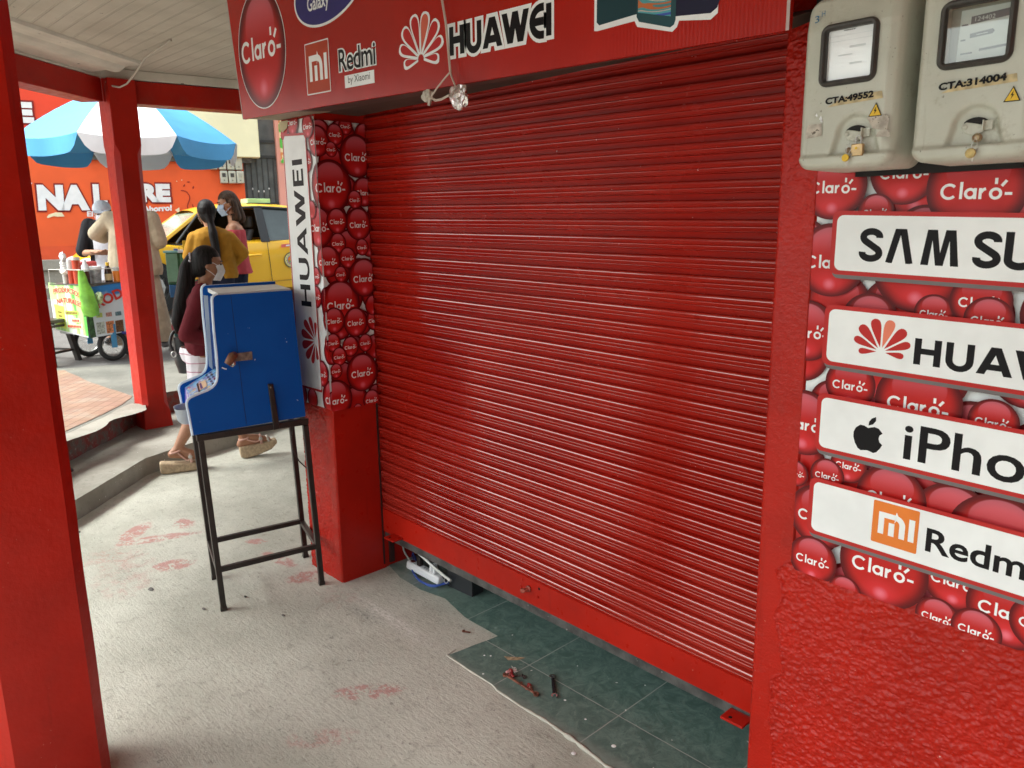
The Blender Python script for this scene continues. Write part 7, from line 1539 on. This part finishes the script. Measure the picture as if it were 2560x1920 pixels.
# --- vendor ---------------------------------------------------------------------------------
zv = street_z(9.75)
o = figure('person', 'juice vendor in black shirt and white cap with a mask, bending over the cart', tuple(an(-.50, 9.75, zv)), radians(236),
    dict(head=(0, .13, 1.40), neck=(0, .07, 1.29), chest=(0, .03, 1.20), nod=radians(-14), look=radians(10), relb=(.265, .07, .985), rwri=(.02, .30, 1.0), lelb=(-.25, .08, 1.0), lwri=(-.02, .36, .99), shz=1.28, shw=.18), SK, 1.66, .009)
t = o['t']; bk_ = cloth('black_shirt', (.022, .022, .026)); mb = MB(); torso(mb, o, .022, full=.02); limbs(o, [(o['rs'], .055, o['re'].lerp(o['rs'], .08), .052), (o['ls'], .055, o['le'].lerp(o['ls'], .08), .052)], .022, mb)
remeshed('shirt', mb, .010, bk_, t, cuts=(((0, 0, .82), (0, 0, -1)), (tuple(o['nk'] + Vector((0, 0, .075))), (0, .3, 1))))
mb = MB(); P = o['pe']
for e, k_, a_k in ((-1, 'lk', 'la'), (1, 'rk', 'ra')): mb.cap(P + Vector((e * .07, 0, 0)), .112, o[k_], .07); mb.cap(o[k_], .07, o[a_k], .05)
mb.cap(P + Vector((-.07, 0, .03)), .108, P + Vector((.07, 0, .03)), .108); remeshed('trousers', mb, .011, jn, t, cuts=(((0, 0, .10), (0, 0, -1)), ((0, 0, .98), (0, 0, 1)))); shoes(o, shoe)
mb = MB(); y0 = P.y + .12; mb.grid(lambda u, v: Vector((-.13 + .26 * u, .135 + .035 * (1 - (2 * u - 1) ** 2) - .02 * v, 1.18 - .62 * v)), 10, 10); local('apron', mb, cloth('apron_white', (.70, .70, .76)), t)
hair(o, HB, []); f, R = o['f'], o['R']; mb = MB(); mb.ball(f(0, -.012, .045), (.096, .108, .092), 18, 0, R); ob = remeshed('cap', mb, .009, cloth('cap_white', (.72, .76, .82)), t)
bm = bmesh.new(); bm.from_mesh(ob.data); inv = R.inverted(); bmesh.ops.delete(bm, geom=[q for q in bm.faces if (inv @ (q.calc_center_median() - o['hd'])).z / o['s'] < .040], context='FACES'); bm.to_mesh(ob.data); bm.free()
mb = MB(); L1 = [f(.075 * cos(q), .075 + .085 * max(0, sin(q)), .045 - .012 * sin(q)) for q in [pi * k / 12 for k in range(13)]]; mb.face(L1); mb.face([p + Vector((0, 0, .006)) for p in L1][::-1]); local('cap_peak', mb, cloth('cap_white_b', (.68, .72, .80)), t)
mask(o, white)
# --- customer in beige ---------------------------------------------------------------------
o = figure('person', 'customer in beige jacket and wide trousers, mostly hidden by the middle post', tuple(an(-.25, 9.0, street_z(9.0))), radians(60),
    dict(head=(-.05, .05, 1.50), neck=(-.02, .02, 1.40), nod=radians(-20), lelb=(-.33, .02, 1.20), lwri=(-.25, .22, 1.13), relb=(.24, .0, 1.12), rwri=(.12, .20, 1.16), shz=1.34, shw=.19, lknee=(-.12, .04, .48), lank=(-.16, -.02, .09), rknee=(.14, .02, .50), rank=(.17, .12, .12)), SK, 1.72, .009)
t = o['t']; be = cloth('beige_jacket', (.46, .38, .27)); mb = MB(); torso(mb, o, .030, bot=-.06, full=.05); limbs(o, [(o['rs'], .06, o['re'], .062), (o['re'], .06, o['re'].lerp(o['rw'], .3), .055), (o['ls'], .052, o['le'], .052), (o['le'], .052, o['le'].lerp(o['lw'], .5), .048)], .018, mb)
remeshed('jacket', mb, .010, be, t, cuts=(((0, 0, .84), (0, 0, -1)), (tuple(o['nk'] + Vector((0, 0, .0))), (0, .3, 1))))
bt = cloth('beige_trousers', (.42, .33, .24)); mb = MB(); P = o['pe']
for e, k_, a_k in ((-1, 'lk', 'la'), (1, 'rk', 'ra')): mb.cap(P + Vector((e * .08, 0, 0)), .125, o[k_], .110); mb.cap(o[k_], .110, o[a_k] + Vector((0, 0, .04)), .105)
mb.cap(P + Vector((-.07, 0, .03)), .12, P + Vector((.07, 0, .03)), .12); remeshed('trousers', mb, .012, bt, t, cuts=(((0, 0, .12), (0, 0, -1)), ((0, 0, 1.02), (0, 0, 1)))); shoes(o, pm('shoe_grey', (.12, .11, .11)))
f = o['f']; hair(o, HBR, [(f(0, -.07, 0), .06, f(0, -.08, -.12), .05)]); mask(o, white)
